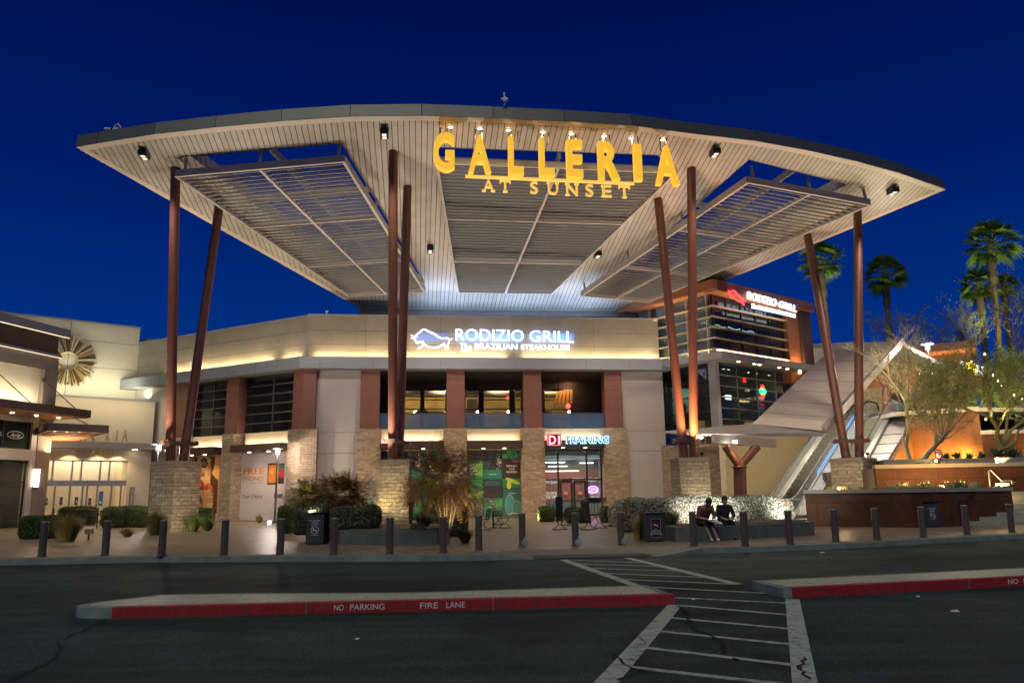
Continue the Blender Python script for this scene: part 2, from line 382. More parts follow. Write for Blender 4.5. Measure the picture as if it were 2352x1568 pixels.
# ------------------------------------------------------------------ lamps
def area(name, p, d, sx_, sy_, col, e, rot=None, parent=None, spread=None):
    l = bpy.data.lights.new(name, 'AREA'); l.shape = 'RECTANGLE'; l.size = sx_; l.size_y = sy_; l.energy = e; l.color = col
    if spread: l.spread = R(spread)
    o = bpy.data.objects.new(name, l); COL.objects.link(o)
    z = -Vector(d).normalized()
    x = Vector(rot).normalized() if rot else (z.orthogonal().normalized())
    x = (x - z*x.dot(z)).normalized(); y = z.cross(x)
    M = Matrix((x, y, z)).transposed().to_4x4(); M.translation = Vector(p); o.matrix_world = M
    return o
def spot(name, p, tgt, deg, col, e, rad=.08, blend=.6):
    l = bpy.data.lights.new(name, 'SPOT'); l.spot_size = R(deg); l.spot_blend = blend; l.energy = e; l.color = col; l.shadow_soft_size = rad
    o = bpy.data.objects.new(name, l); COL.objects.link(o); o.location = p
    o.rotation_euler = (Vector(tgt) - Vector(p)).to_track_quat('-Z', 'Y').to_euler(); return o
def point(name, p, col, e, rad=.1):
    l = bpy.data.lights.new(name, 'POINT'); l.energy = e; l.color = col; l.shadow_soft_size = rad
    o = bpy.data.objects.new(name, l); COL.objects.link(o); o.location = p; return o
WARM, NEU, PINK, ORG, COOL = (1,.74,.42), (1,.88,.76), (1,.78,.66), (1,.45,.14), (.62,.78,1)

# ================================================================== GROUND
ROADZ = -.15
g = MB(); g.add([(-400,-60,ROADZ),(400,-60,ROADZ),(400,500,ROADZ),(-400,500,ROADZ)], [(0,1,2,3)])
road = g.build('road', asphalt); struct(road, 'dark worn asphalt of the fire lane')
def gp(px, py, z=ROADZ): return at_z(px, py, z)
kb = [gp(*p) for p in ((-260,1300),(0,1298),(365,1291),(700,1290),(1000,1289),(1150,1286),(1225,1285),(1516,1277),(1612,1271),(1750,1267),(1919,1261),(2143,1248),(2352,1237),(2600,1222),(2900,1204))]
kh = [1,1,1,1,1,1,.03,.03,1,1,1,1,1,1,1]
def inward(pts, d):
    out = []
    for i, p in enumerate(pts):
        t = (pts[min(i+1, len(pts)-1)] - pts[max(i-1, 0)]); n = Vector((-t.y, t.x, 0)).normalized()
        out.append(p + n*d)
    return out
ki = inward(kb, .18); kr = inward(kb, 1.35)
m = MB()
for i in range(len(kb)-1):
    a, b, c, d = kb[i], kb[i+1], ki[i+1], ki[i]
    za, zb = ROADZ + .15*kh[i], ROADZ + .15*kh[i+1]
    if i > 0: a = a + (b-a).normalized()*.006
    m.hexa([(a.x,a.y,ROADZ-.05),(b.x,b.y,ROADZ-.05),(c.x,c.y,ROADZ-.05),(d.x,d.y,ROADZ-.05),(a.x,a.y,za),(b.x,b.y,zb),(c.x,c.y,zb),(d.x,d.y,za)])
kerb = m.build('kerb', kerb_m); struct(kerb, 'weathered concrete kerb along the paved forecourt')
# gutter lip
m = MB()
ko = inward(kb, -.32)
for i in range(len(kb)-1):
    m.add([ko[i]+Vector((0,0,.004)), ko[i+1]+Vector((0,0,.004)), kb[i+1]+Vector((0,0,.004)), kb[i]+Vector((0,0,.004))], [(0,1,2,3)])
gl = mat('gutter_asphalt', (.045,.05,.05), .8, var=.3, bump=.2)
struct(m.build('gutter', gl, road))
# forecourt paving with a notch for the ramp
i0, i1 = 5, 8
front = [Vector((p.x, p.y, 0)) for p in ki]
poly = front[:i0+1] + [Vector((kr[i0].x, kr[i0].y, 0)), Vector((kr[i0+1].x, kr[i0+1].y, 0)), Vector((kr[i1-1].x, kr[i1-1].y, 0)), Vector((kr[i1].x, kr[i1].y, 0))] + front[i1:]
poly += [Vector((90, 110, 0)), Vector((-90, 110, 0))]
bm = bmesh.new(); vs = [bm.verts.new(p) for p in poly]; es = [bm.edges.new((vs[i], vs[(i+1) % len(vs)])) for i in range(len(vs))]
bmesh.ops.triangle_fill(bm, use_beauty=True, edges=es)
m = MB(); bm.verts.ensure_lookup_table(); bm.verts.index_update()
m.add([v.co.copy() for v in bm.verts], [tuple(v.index for v in f.verts) for f in bm.faces]); bm.free()
plaza = m.build('plaza_paving', paver); struct(plaza, 'tan interlocking paving of the forecourt')
for pl in plaza.data.polygons:
    if pl.normal.z < 0: pl.flip()
ramp_m = mat('ramp_concrete', (.24,.205,.155), .75, var=.12, bump=.2, bscale=50)
m = MB()
for i in range(i0, i1):
    a, b, c, d = ki[i].copy(), ki[i+1].copy(), kr[i+1].copy(), kr[i].copy()
    a.z = ROADZ + .15*kh[i]; b.z = ROADZ + .15*kh[i+1]; c.z = d.z = 0
    if i > i0: a += (b-a).normalized()*.01; d += (c-d).normalized()*.01
    m.add([a, b, c, d], [(0,1,2,3)])
struct(m.build('ramp', ramp_m), 'concrete kerb ramp at the crossing')
# concrete band behind the kerb (smooth border)
m = MB(); kw = inward(kb, .62)
for i in list(range(0, i0)) + list(range(i1, len(kb)-1)):
    z = .004
    m.add([(ki[i].x,ki[i].y,z),(ki[i+1].x,ki[i+1].y,z),(kw[i+1].x,kw[i+1].y,z),(kw[i].x,kw[i].y,z)], [(0,1,2,3)])
struct(m.build('pavement', ramp_m), 'plain concrete border behind the kerb')
# tactile strip with domes
tact = mat('tactile_grey', (.10,.095,.105), .7, var=.15, bump=.1)
m = MB()
A, B, C_, D_ = [p + Vector((0,0,.014)) for p in (at_z(1228,1284,-.14), at_z(1504,1277,-.14), at_z(1478,1270.5,-.09), at_z(1222,1276,-.09))]
m.add([A, B, C_, D_], [(0,1,2,3)])
for i in range(60):
    for j in range(9):
        s_, t2 = (i+.5)/60, (j+.5)/9
        p = (A*(1-s_)+B*s_)*(1-t2) + (D_*(1-s_)+C_*s_)*t2
        m.add([p+Vector((.02,0,0)), p+Vector((0,.02,0)), p+Vector((-.02,0,0)), p+Vector((0,-.02,0)), p+Vector((0,0,.012))], [(0,1,4),(1,2,4),(2,3,4),(3,0,4)])
struct(m.build('tactile_paving', tact), 'dark strip of raised domes at the ramp')

# road islands ---------------------------------------------------------
def island(topz, front_t, back_t, redrange, name, label, leftround=None):
    pass
isl_top = brickmat('island_top', (.60,.62,.46), (.50,.53,.40), (.28,.31,.24), .45, .3, .012, .35, rough=.5, var=.2, distort=.12, rot=R(10), spec=.5, bstr=.4, nscale=1.5)
def mk_island(outline, red, label, texts):
    t = thing('road_island', label, 'traffic island', (sum(p.x for p in outline)/len(outline), sum(p.y for p in outline)/len(outline), ROADZ))
    m = MB(); P = [(p.x, p.y) for p in outline]
    m.prism(P, ROADZ-.03, -.004, 1); 
    inner = []
    n = len(P); cx = t.location.x; cy = t.location.y
    m.build('kerb_body', [isl_top, kerb_m], t)
    # top surface inset from the kerb
    q = []
    for i in range(n):
        a, b, c = Vector(outline[i-1]), Vector(outline[i]), Vector(outline[(i+1) % n])
        t1 = (b-a).normalized(); t2 = (c-b).normalized(); n1 = Vector((-t1.y, t1.x, 0)); n2 = Vector((-t2.y, t2.x, 0))
        k = (n1+n2); k = k.normalized()*(.15/max(.35, k.normalized().dot(n1))); q.append(b+k)
    m = MB(); m.add([(p.x, p.y, 0.0) for p in q], [tuple(range(n))]); m.build('paved_top', isl_top, t)
    m = MB()
    for (a, b) in red:
        a, b = Vector(a), Vector(b); d = (b-a).normalized(); nn = Vector((d.y, -d.x, 0))
        L = (b-a).length; segs = max(1, round(L/3.05))
        for k in range(segs):
            p = a + d*(L*k/segs + (.012 if k else 0)); r = a + d*(L*(k+1)/segs)
            o1 = nn*.004; i1_ = -nn*.15
            m.add([p+o1+Vector((0,0,-.002)), r+o1+Vector((0,0,-.002)), r+o1+Vector((0,0,.148)), p+o1+Vector((0,0,.148)), p+i1_+Vector((0,0,.154)), r+i1_+Vector((0,0,.154)), p+Vector((0,0,.154)), r+Vector((0,0,.154))],
                  [(0,1,2,3),(3,2,7,6),(6,7,5,4)])
    m.build('painted_kerb', redpaint, t)
    for s, px0, px1, py0, py1 in texts:
        a, b = red[0]; d = (b-a).normalized(); nn = Vector((d.y, -d.x, 0))
        # where the pixel column meets the kerb face
        def onface(px, py):
            r = ray(px, py); tt = (a - O).dot(nn)/r.dot(nn); return O + r*tt
        p0 = onface(px0, py1); p1 = onface(px1, py1)
        w = (Vector((p1.x, p1.y, 0)) - Vector((p0.x, p0.y, 0))).length
        m = MB(); put_text(m, s, Vector((p0.x, p0.y, ROADZ+.038)) + nn*.002, d, (0,0,1), w, .082, .006, bold=.005)
        m.build('stencil_lettering', signwhite, t)
    return t
zt = 0.0
def bp(px, py): p = at_z(px, py, ROADZ); return Vector((p.x, p.y, 0))
def tp(px, py): p = at_z(px, py, 0.0); return Vector((p.x, p.y, 0))
rs = [bp(256,1420), bp(694,1413), bp(1091,1406), bp(1549,1389)]
rs[1] = rs[0] + (rs[3]-rs[0])*.33
Bk = [tp(1485,1342), tp(941,1359), tp(520,1361), tp(370,1364), tp(272,1375)]
left = [Vector(q) for q in ((-6.27,12.2,0),(-6.36,11.98,0),(-6.33,11.78,0),(-6.2,11.62,0),(-5.98,11.54,0))]
outl = [rs[0], rs[3]] + Bk + left
m_ = mk_island(outl, [(Vector((rs[0].x, rs[0].y, ROADZ)), Vector((rs[3].x, rs[3].y, ROADZ)))],
    'long pale paved island with a rounded end, its red kerb lettered NO PARKING FIRE LANE', [('NO', 767, 789, 1394, 1407), ('PARKING', 804, 883, 1393, 1406), ('FIRE', 965, 1006, 1390, 1403), ('LANE', 1025, 1068, 1389, 1402)])
r0, r1 = bp(1820,1373), bp(2900,1315)
outl = [r0, r1, tp(2900,1272), tp(2352,1302), tp(1724,1332), Vector((4.12,12.86,0)), Vector((4.17,12.7,0))]
mk_island(outl, [(Vector((r0.x, r0.y, ROADZ)), Vector((r1.x, r1.y, ROADZ)))],
    'pale paved island with a square sloping end, running out of the frame beyond the crossing', [('NO', 2316, 2339, 1331, 1345), ('PARKING', 2352, 2434, 1330, 1344)])
# crossing lines --------------------------------------------------------
def line(mb, a, b, w, z=ROADZ+.004):
    a = gp(*a); b = gp(*b); a.z = b.z = z; d = (b-a).normalized(); n = Vector((-d.y, d.x, 0))*w/2
    mb.add([a-n, b-n, b+n, a+n], [(0,1,2,3)])
m = MB()
for a, b in (((1293,1285),(1461,1345)), ((1551,1389),(1386,1575)), ((1440,1281),(1695,1342)), ((1820,1376),(1850,1575))): line(m, a, b, .21, ROADZ+.008)
for a, b in [((1315,1285.5),(1482,1292)), ((1325,1295),(1526,1300)), ((1354,1304.6),(1565,1311)), ((1385.6,1316),(1616,1325.5)), ((1430,1330),(1693,1341.5)), ((1498,1348),(1756,1362)), ((1549,1372),(1810,1384.6)), ((1558,1389.5),(1817,1412)), ((1539,1418),(1820,1444)), ((1510,1448.6),(1830,1480.6)), ((1472,1485.5),(1839,1528.6)), ((1433,1530),(1850,1577))]:
    line(m, a, b, .11)
struct(m.build('crossing_marking', paint), 'worn white hatched crossing lines on the asphalt')
crk = mat('crack_black', (.008,.008,.008), .95, bump=0)
m = MB()
def crack(pts, w=.022):
    P = [gp(*p) for p in pts]; Q = []
    for a, b in zip(P[:-1], P[1:]):
        n = max(2, int((b-a).length/.09))
        for k in range(n): Q.append(a + (b-a)*k/n + Vector((random.uniform(-.03,.03), random.uniform(-.03,.03), 0)))
    for a, b in zip(Q[:-1], Q[1:]):
        d = (b-a).normalized(); n = Vector((-d.y, d.x, 0))*w*random.uniform(.25,.8)
        z = Vector((0,0,.0115)); m.add([a-n+z, b-n+z, b+n+z, a+n+z], [(0,1,2,3)])
c5 = lambda x, y: (.4*x, 1223+.4*y)
c6 = lambda x, y: (940.8+.32*x, 1223+.32*y)
c7 = lambda x, y: (1599.4+.32*x, 1223+.32*y)
crack([c5(*p) for p in ((610,500),(520,545),(330,625),(345,690),(250,760),(160,800),(60,870))])
crack([c6(*p) for p in ((1940,525),(2010,600),(2000,650),(2060,710),(2150,740),(2240,770),(2255,850),(2250,880))], .03)
crack([c6(*p) for p in ((2330,900),(2400,930))], .03); crack([c6(*p) for p in ((1480,870),(1540,950),(1620,980),(1700,990),(1600,1030),(1450,1079))], .02)
crack([c7(*p) for p in ((770,900),(750,960),(790,1040),(830,1090))], .03); crack([c7(*p) for p in ((1250,970),(1400,930),(1600,930),(1800,905))], .012)
crack([c6(*p) for p in ((1600,730),(1680,790),(1720,810))], .016)
struct(m.build('crack', crk, road))

# ================================================================== CANOPY
ZC = 24.64
th = R(6.84)
def CP(px, py, dz=0.0):
    r = ray(px, py); t = (ZC + dz - EYE)/(r.z - .2*sin(th)*r.x + .2*cos(th)*r.y); return O + r*t
def cz(x, y, dz=0.0): return ZC + dz + .2*sin(th)*x - .2*cos(th)*y
def CV(x, y, dz=0.0): return Vector((x, y, cz(x, y, dz)))
canopy = thing('entrance_canopy', 'huge swept canopy of plank soffit and louvre panels on pairs of slanting rust steel columns', 'canopy', (0, 42, 0), group=None)
c1 = crop(150,200,.36989); c2 = crop(900,200,.36989); c3 = crop(1600,250,.35072)
fr_pts = [c1(95,430), c1(235,405), c1(610,345), c1(1015,300), c1(1450,258), c1(1905,228), c2(350,222), c2(823,238), c2(1292,260), c2(1740,288), c3(287,220), c3(697,268), c3(1070,335), c3(1402,410), c3(1692,490), c3(2020,605)]
FE = [CP(*p) for p in fr_pts]
RL, RR = CP(832,711), CP(1490,717)
TH = .62
up = Vector((-.2*sin(th)*-1*-1, .2*cos(th), 1)).normalized()
up = Vector((-.2*sin(th), .2*cos(th), 1)).normalized()
# openings
HL = [CP(440,359), CP(785,329), CP(975,648), CP(840,660)]
HC = [CP(1003,338), CP(1512,356), CP(1548,401), CP(1270,670), CP(1054,668), CP(1003,372)]
HR = [c3(660,395), c3(1440,585), c3(1300,700), ]
HR = [CP(*c3(650,398)), CP(*c3(1330,570)), CP(1452,684), CP(1372,672)]
outer = FE + [RR, RL]
def plate(outer, holes, top=True):
    bm = bmesh.new()
    loops = [outer] + holes; es = []
    for L in loops:
        vs = [bm.verts.new(p) for p in L]; es += [bm.edges.new((vs[i], vs[(i+1) % len(vs)])) for i in range(len(vs))]
    bmesh.ops.triangle_fill(bm, use_beauty=True, edges=es, normal=Vector((0,0,1)))
    bm.verts.index_update()
    V = [v.co.copy() for v in bm.verts]; F = [tuple(v.index for v in f.verts) for f in bm.faces]; bm.free(); return V, F
V_, F_ = plate(outer, [HL, HC, HR])
m = MB(); m.add(V_, F_)
soff = m.build('soffit', plank, canopy)
m = MB(); m.add([v + up*TH for v in V_], F_)
for H_ in (HL, HC, HR):
    n = len(H_)
    for i in range(n): m.add([H_[i]-up*.03, H_[(i+1) % n]-up*.03, H_[(i+1) % n]+up*(TH+.02), H_[i]+up*(TH+.02)], [(0,1,2,3)])
m.build('roof_deck', slat_m, canopy)
# fascia panels along the curved edge and down both raked edges
m = MB(); fas = FE
def outn(a, b):
    d = (b-a).normalized(); return Vector((d.y, -d.x, 0)).normalized()
for a, b in list(zip(FE[:-1], FE[1:])):
    d = (b-a).normalized(); o = outn(a, b)*.03
    a2, b2 = a + d*.012, b - d*.012
    m.hexa([a2, b2, b2-o*2, a2-o*2][::1] and [a2+o-up*.01, b2+o-up*.01, b2-o-up*.01, a2-o-up*.01, a2+o+up*TH, b2+o+up*TH, b2-o+up*TH, a2-o+up*TH])
for a, b, nseg in ((FE[-1], RR, 10), (RR, RL, 8), (RL, FE[0], 10)):
    for k in range(nseg):
        p = a + (b-a)*k/nseg; q = a + (b-a)*(k+1)/nseg; d = (b-a).normalized(); o = outn(a, b)*.03
        p2, q2 = p + d*.012, q - d*.012
        m.hexa([p2+o-up*.01, q2+o-up*.01, q2-o-up*.01, p2-o-up*.01, p2+o+up*TH, q2+o+up*TH, q2-o+up*TH, p2-o+up*TH])
m.build('fascia', fascia_m, canopy)
m = MB()
ring = FE + [RR, RL]; n = len(ring); cen = Vector((1, 41, 0))
trim_m = mat('soffit_trim', (.50,.44,.38), .5, var=.08, bump=.02)
def inset(L, d):
    out = []
    for i in range(len(L)):
        a, b, c = L[i-1], L[i], L[(i+1) % len(L)]
        n1 = -outn(a, b); n2 = -outn(b, c); k = (n1+n2).normalized(); out.append(b + k*d/max(.5, k.dot(n1)))
    return [Vector((p.x, p.y, cz(p.x, p.y))) for p in out]
ri = inset(ring, .32)
for i in range(n):
    j = (i+1) % n
    m.add([ring[i]-up*.02, ring[j]-up*.02, ri[j]-up*.02, ri[i]-up*.02], [(0,1,2,3)])
m.build('soffit_trim', trim_m, canopy)
# steel beams seen in the openings
m = MB()
for H_, k in ((HL, (.3,.62)), (HC, (.28,.6)), (HR, (.3,.62))):
    A_, B_, C2, D2 = (H_[0], H_[1], H_[-2], H_[-1]) if len(H_) == 4 else (H_[0], H_[2], H_[3], H_[4])
    for f in k: m.beam(A_+(D2-A_)*f+up*.35, B_+(C2-B_)*f+up*.35, .14, .3)
    m.beam((A_+B_)/2+up*.35, (C2+D2)/2+up*.35, .16, .32)
m.build('roof_beam', steel_g, canopy)
# louvre panels
def louvre(cor, dz, rows, label, frame_h=.34, hh=.25, crossat=(.36,.70), post=True, leftq=None):
    FL_, FR_, BR_, BL_ = [CP(x, y, dz) for x, y in cor]
    p = MB()
    for a, b in ((FL_, FR_), (FR_, BR_), (BR_, BL_), (BL_, FL_)): p.beam(a+up*frame_h/2, b+up*frame_h/2, .14, frame_h)
    fm = (FL_+FR_)/2; bmid = (BL_+BR_)/2
    p.beam(fm+up*.10, bmid+up*.10, .13, .2)
    for f in crossat: p.beam(FL_+(BL_-FL_)*f+up*.14, FR_+(BR_-FR_)*f+up*.14, .12, .28)
    fo = p.build('louver_panel', slat_m, canopy); fo['label'] = label
    s = MB()
    for k in range(1, rows):
        f = k/rows
        a = FL_+(BL_-FL_)*f; b = FR_+(BR_-FR_)*f
        if any(abs(f-c) < .35/rows for c in crossat): continue
        ad = (b-a).normalized(); fw = ad.cross(up).normalized()    # towards the viewer
        # tilted blade: lower edge towards the viewer
        lo = fw*.05; hi = fw*-.05
        s.add([a+up*.05+lo, b+up*.05+lo, b+up*hh+hi, a+up*hh+hi, a+up*.05+lo-fw*.028, b+up*.05+lo-fw*.028, b+up*hh+hi-fw*.028, a+up*hh+hi-fw*.028],
              [(0,1,2,3),(7,6,5,4),(0,4,5,1),(3,2,6,7),(0,3,7,4),(1,5,6,2)])
    s.build('slats', slat_m, fo)
    if post:
        hp = [(q, r_, f, .12) for q, r_ in ((FL_, FR_), (BL_, BR_)) for f in (.05, .5, .97)] + [(q, r_, f, .1) for q, r_ in ((FL_, BL_), (FR_, BR_)) for f in (.33, .66)]
        for q, r_, f, w_ in hp:
            a = q+(r_-q)*f; h = MB(); h.beam(a+up*frame_h, a+up*(-dz+.1), w_, w_, up=(1,0,0)); h.build('hanger', steel_g, fo)
louvre([(404,406),(789,372),(975,671),(800,681)], -.95, 44, 'louvre panel hanging below the tip side of the soffit, near the sunburst building')
louvre([(1003,375),(1553,398),(1268,675),(1052,672)], -.25, 46, 'middle louvre panel behind the big gold letters', post=False, hh=.30)
louvre([(1718,420),(1999,471),(1492,694),(1336,680)], -.95, 44, 'louvre panel hanging below the tip side of the soffit, near the palms')
# columns
COLS = []
def colpt(px, py, Y): return at_y(px, py, Y)
peds = []
for (bt, Yb), tops in (
    (((391,1060),36.7), ((403,388),)), (((421,1060),37.1), ((506,455),)),
    (((902,1056),37.2), ((903,350),)), (((916,1056),38.0), ((936,430),)),
    (((1571,1052),39.4), ((1512,458),)), (((1594,1052),39.3), ((1588,388),)),
    (((1944,1052),39.4), ((1855,540),)), (((1974,1052),39.2), ((1970,486),))):
    b = at_y(*bt, Yb); t = CP(*tops[0])
    COLS.append((b, t))
    m = MB(); d = (t-b).normalized(); m.tube([b-d*.0, t+d*.25], .225, 20, cap=True)
    m.build('column', rust, canopy)
for i in range(0, 8, 2):
    b0, b1 = COLS[i][0], COLS[i+1][0]; c = (b0+b1)/2; d = Vector((b1.x-b0.x, b1.y-b0.y, 0)).normalized()
    z = Vector((0,0,.85)) ; n = Vector((-d.y, d.x, 0))
    m = MB()
    w = (b1-b0).length/2 + .55
    for s in (-1, 1): m.beam(c+z-d*w+n*s*.27, c+z+d*w+n*s*.27, .07, .16)
    for s in (-1, 1): m.beam(c+z+d*s*(w-.1)-n*.4, c+z+d*s*(w-.1)+n*.4, .1, .2)
    # welded base plates
    for b in (b0, b1): m.lathe(b, [(0,0.04),(.33,.04),(.33,0.0)], 16)
    m.build('column_tie', darkbr, canopy)
    peds.append(c)
# pedestals
for c, rot, s_, zb, lb in ((peds[0], -25, 1.52, 0, 'square stone pedestal beside the clipped hedges, under the columns nearest the sunburst building'),
        (peds[1], 2, 1.42, 0, 'square stone pedestal rising out of the long planter behind the rust leaved tree'),
        (peds[2], 6, 1.5, 0, 'square stone pedestal lit from below behind the silvery hedge'),
        (peds[3], 43, 1.62, 1.2, 'square stone pedestal on the corten terrace beside the escalators')):
    f = Fr(c.x, c.y, rot); z = c.z
    t = thing('stone_pedestal', lb, 'pedestal', (c.x, c.y, zb))
    m = MB(); m.box(-s_/2, s_/2, -s_/2, s_/2, zb, z-.17, fr=f); m.build('shaft', stone_r, t)
    m = MB(); m.box(-s_/2-.03, s_/2+.03, -s_/2-.03, s_/2+.03, z-.17, z, fr=f); m.build('capstone', cap_m, t, bevel=.02)
# rear steel frame tying the canopy to the roof
m = MB()
a, b = RL, RR
for k in range(9):
    p = a+(b-a)*(k/8); q = MAIN.pt((p-MAIN.o).dot(MAIN.U), 2.5, 12.6); m.beam(p+up*.1, q, .2, .2, up=(1,0,0))
m.beam(a+(b-a)*-.01-up*.22, b+(b-a)*.01-up*.22, .25, .35)
m.build('roof_strut', steel_g, canopy)

# big gold sign
gold = mat('gold_letters', (.85,.42,.025), .4, metal=.1, var=.05, bump=.0, emit=(1,.56,.04), es=.55)  # mild glow added so the letter fronts look lit
gold2 = mat('gold_letters_pale', (.80,.52,.12), .4, metal=.1, var=.05, bump=0, emit=(1,.60,.12), es=.5)  # same added glow, also on the letter rail
sign = thing('letter_sign', 'big gold letters reading GALLERIA AT SUNSET hanging under the front edge of the canopy', 'sign', (0, 33, 16))
SG = Fr(0, 33.6, 6.84)
def gletter(mb, ch, px0, px1, py0, py1, depth, v=0.0, bold=.02):
    u0, _ = SG.hit(px0, (py0+py1)/2, v); u1, _ = SG.hit(px1, (py0+py1)/2, v)
    zt = SG.z((px0+px1)/2, py0, v); zb = SG.z((px0+px1)/2, py1, v)
    put_text(mb, ch, SG.pt(u0, v, zb), SG.U, (0,0,1), u1-u0, zt-zb, depth, bold)
    return u0, u1, zb, zt
GL = [('G',487,140,352,603),('A',722,148,370,614),('L',960,98,380,627),('L',1162,98,392,636),('E',1345,104,402,645),('R',1570,138,414,657),('I',1760,48,430,665),('A',1950,152,440,692)]
for ch, cx, w, y0, y1 in GL:
    m = MB(); a = c2(cx-w/2+8, y0); b = c2(cx+w/2+8, y1)
    u0, u1, zb, zt = gletter(m, ch, a[0], b[0], a[1], b[1], .34, bold=.032)
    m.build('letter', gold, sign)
    m = MB(); uc = (u0+u1)/2
    for du in (-.15, .15):
        q = SG.pt(uc+du, .1, zt-.1); m.beam(q, Vector((q.x, q.y, cz(q.x, q.y))), .05, .05, up=(1,0,0))
    m.build('letter_hanger', darkbr, sign)
ya, yb = c2(430,0), c2(2010,0)
u0, z0_ = SG.hit(*c2(640,612)); u1, z1_ = SG.hit(*c2(1760,662))
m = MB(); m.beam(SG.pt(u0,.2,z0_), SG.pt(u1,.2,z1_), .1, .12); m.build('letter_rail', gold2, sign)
small = [('A',790,72,650,728),('T',900,72,652,732),('S',1090,50,663,742),('U',1215,66,668,748),('N',1340,74,675,755),('S',1455,50,682,760),('E',1570,60,688,764),('T',1685,72,688,770)]
for ch, cx, w, y0, y1 in small:
    m = MB(); a = c2(cx-w/2, y0); b = c2(cx+w/2, y1)
    v = .15
    u0, u1, zb, zt = gletter(m, ch, a[0], b[0], a[1], b[1], .16, v, bold=.0)
    W_ = u1-u0; H_ = zt-zb; th_ = H_*.09
    def sr(a, b, z): m.box(u0+W_*a, u0+W_*b, v-.165, v, zb+H_*z, zb+H_*z+th_, fr=SG)
    if ch == 'A': sr(-.1,.25,0); sr(.72,1.1,0)
    if ch == 'T': sr(.3,.7,0); m.box(u0, u0+W_*.08, v-.162, v, zt-H_*.28, zt, fr=SG); m.box(u1-W_*.08, u1, v-.162, v, zt-H_*.28, zt, fr=SG)
    if ch in 'UN': sr(-.1,.28,.91); sr(.72,1.1,.91)
    if ch == 'N': sr(-.1,.28,0)
    if ch == 'E': sr(-.12,.2,0); sr(-.12,.2,.91)
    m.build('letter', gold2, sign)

# ================================================================== MAIN BUILDING
ROOF, CT, CB, ST = 12.9, 10.06, 9.33, 5.6     # parapet, cornice top and bottom, top of stone piers
K5 = crop(400,780,.36342); K6 = crop(880,780,.36346); K4 = crop(0,740,.38911); Z1 = crop(1550,660,.28058)
# corner between front and receding wing
cu, _ = MAIN.hit(*K5(953,600)); corner = MAIN.pt(cu, 0, 0)
WING = Fr(corner.x, corner.y, -29.2)
WL = WING.u(*K4(845,500))            # far left end (negative)
EU = MAIN.u(*K6(2040,600))           # right end of the front
def bend(v):
    # where the front's plane and the wing's plane at depth v meet
    p, d = MAIN.o + MAIN.V*v, MAIN.U; q, e = WING.o + WING.V*v, WING.U
    den = d.x*e.y - d.y*e.x; t = ((q.x-p.x)*e.y - (q.y-p.y)*e.x)/den; return p + d*t
bld = thing('mall_building', 'beige two storey building with maroon piers on stone bases, behind the canopy', 'building', (0, 56, 0))
def P(fr, u0, u1, v0, v1, z0, z1): return MB().box(u0, u1, v0, v1, z0, z1, fr=fr)
m = MB()
# upper band with parapet (front and wing), real thickness
m.box(cu, EU-.15, 0.0, .5, CT, ROOF, fr=MAIN); m.box(WL, 0, 0.0, .5, CT, ROOF-.05, fr=WING)
m.build('parapet_wall', stucco, bld)
cap = MB(); cap.box(cu-.05, EU-.1, -.06, .56, ROOF, ROOF+.1, fr=MAIN); cap.box(WL-.05, .06, -.06, .56, ROOF-.05, ROOF+.05, fr=WING)
cap.build('parapet_coping', ledge_m, bld)
seam = mat('seam_dark', (.12,.10,.085), .9, bump=0)
m = MB()
for z in (CT+.95, CT+1.85):
    m.box(cu+.02, EU-.2, -.004, .01, z, z+.025, fr=MAIN); m.box(WL+.05, -.02, -.004, .01, z, z+.025, fr=WING)
for u in (cu+3.6, cu+8.4, cu+13.2, cu+18.6): m.box(u, u+.02, -.003, .01, CT+.1, ROOF-.02, fr=MAIN)
m.build('wall_joint', seam, bld)
# cornice
m = MB()
m.box(cu-.45, EU+.35, -1.0, .02, CB, CT, fr=MAIN)
m.box(WL-1.7, -.42, -1.0, .02, CB, CT-.02, fr=WING)
bo, bi_ = bend(-1.0), bend(.02)
m = MB(); m.box(cu+1.0, EU+.35, -1.0, .02, CB, CT, fr=MAIN); m.box(WL-1.7, -1.0, -1.0, .02, CB, CT, fr=WING)
c1q, c2q = MAIN.pt(cu+1.0,-1.0,0), MAIN.pt(cu+1.0,.02,0); w1q, w2q = WING.pt(-1.0,-1.0,0), WING.pt(-1.0,.02,0)
m.prism([(w1q.x,w1q.y),(bo.x,bo.y),(c1q.x,c1q.y),(c2q.x,c2q.y),(bi_.x,bi_.y),(w2q.x,w2q.y)], CB, CT)
m.build('cornice', ledge_m, bld)
m = MB()
for u in [cu+.9, cu+4.2, cu+8.4, cu+13.1, cu+17.8, EU-2.5]: m.box(u, u+.02, -1.004, -.5, CB+.01, CT-.01, fr=MAIN)
for u in (-15.5,-13,-11,-8.5,-6,-3.5,-1.6): m.box(u, u+.02, -1.004, -.5, CB+.01, CT-.03, fr=WING)
m.build('cornice_joint', seam, bld)
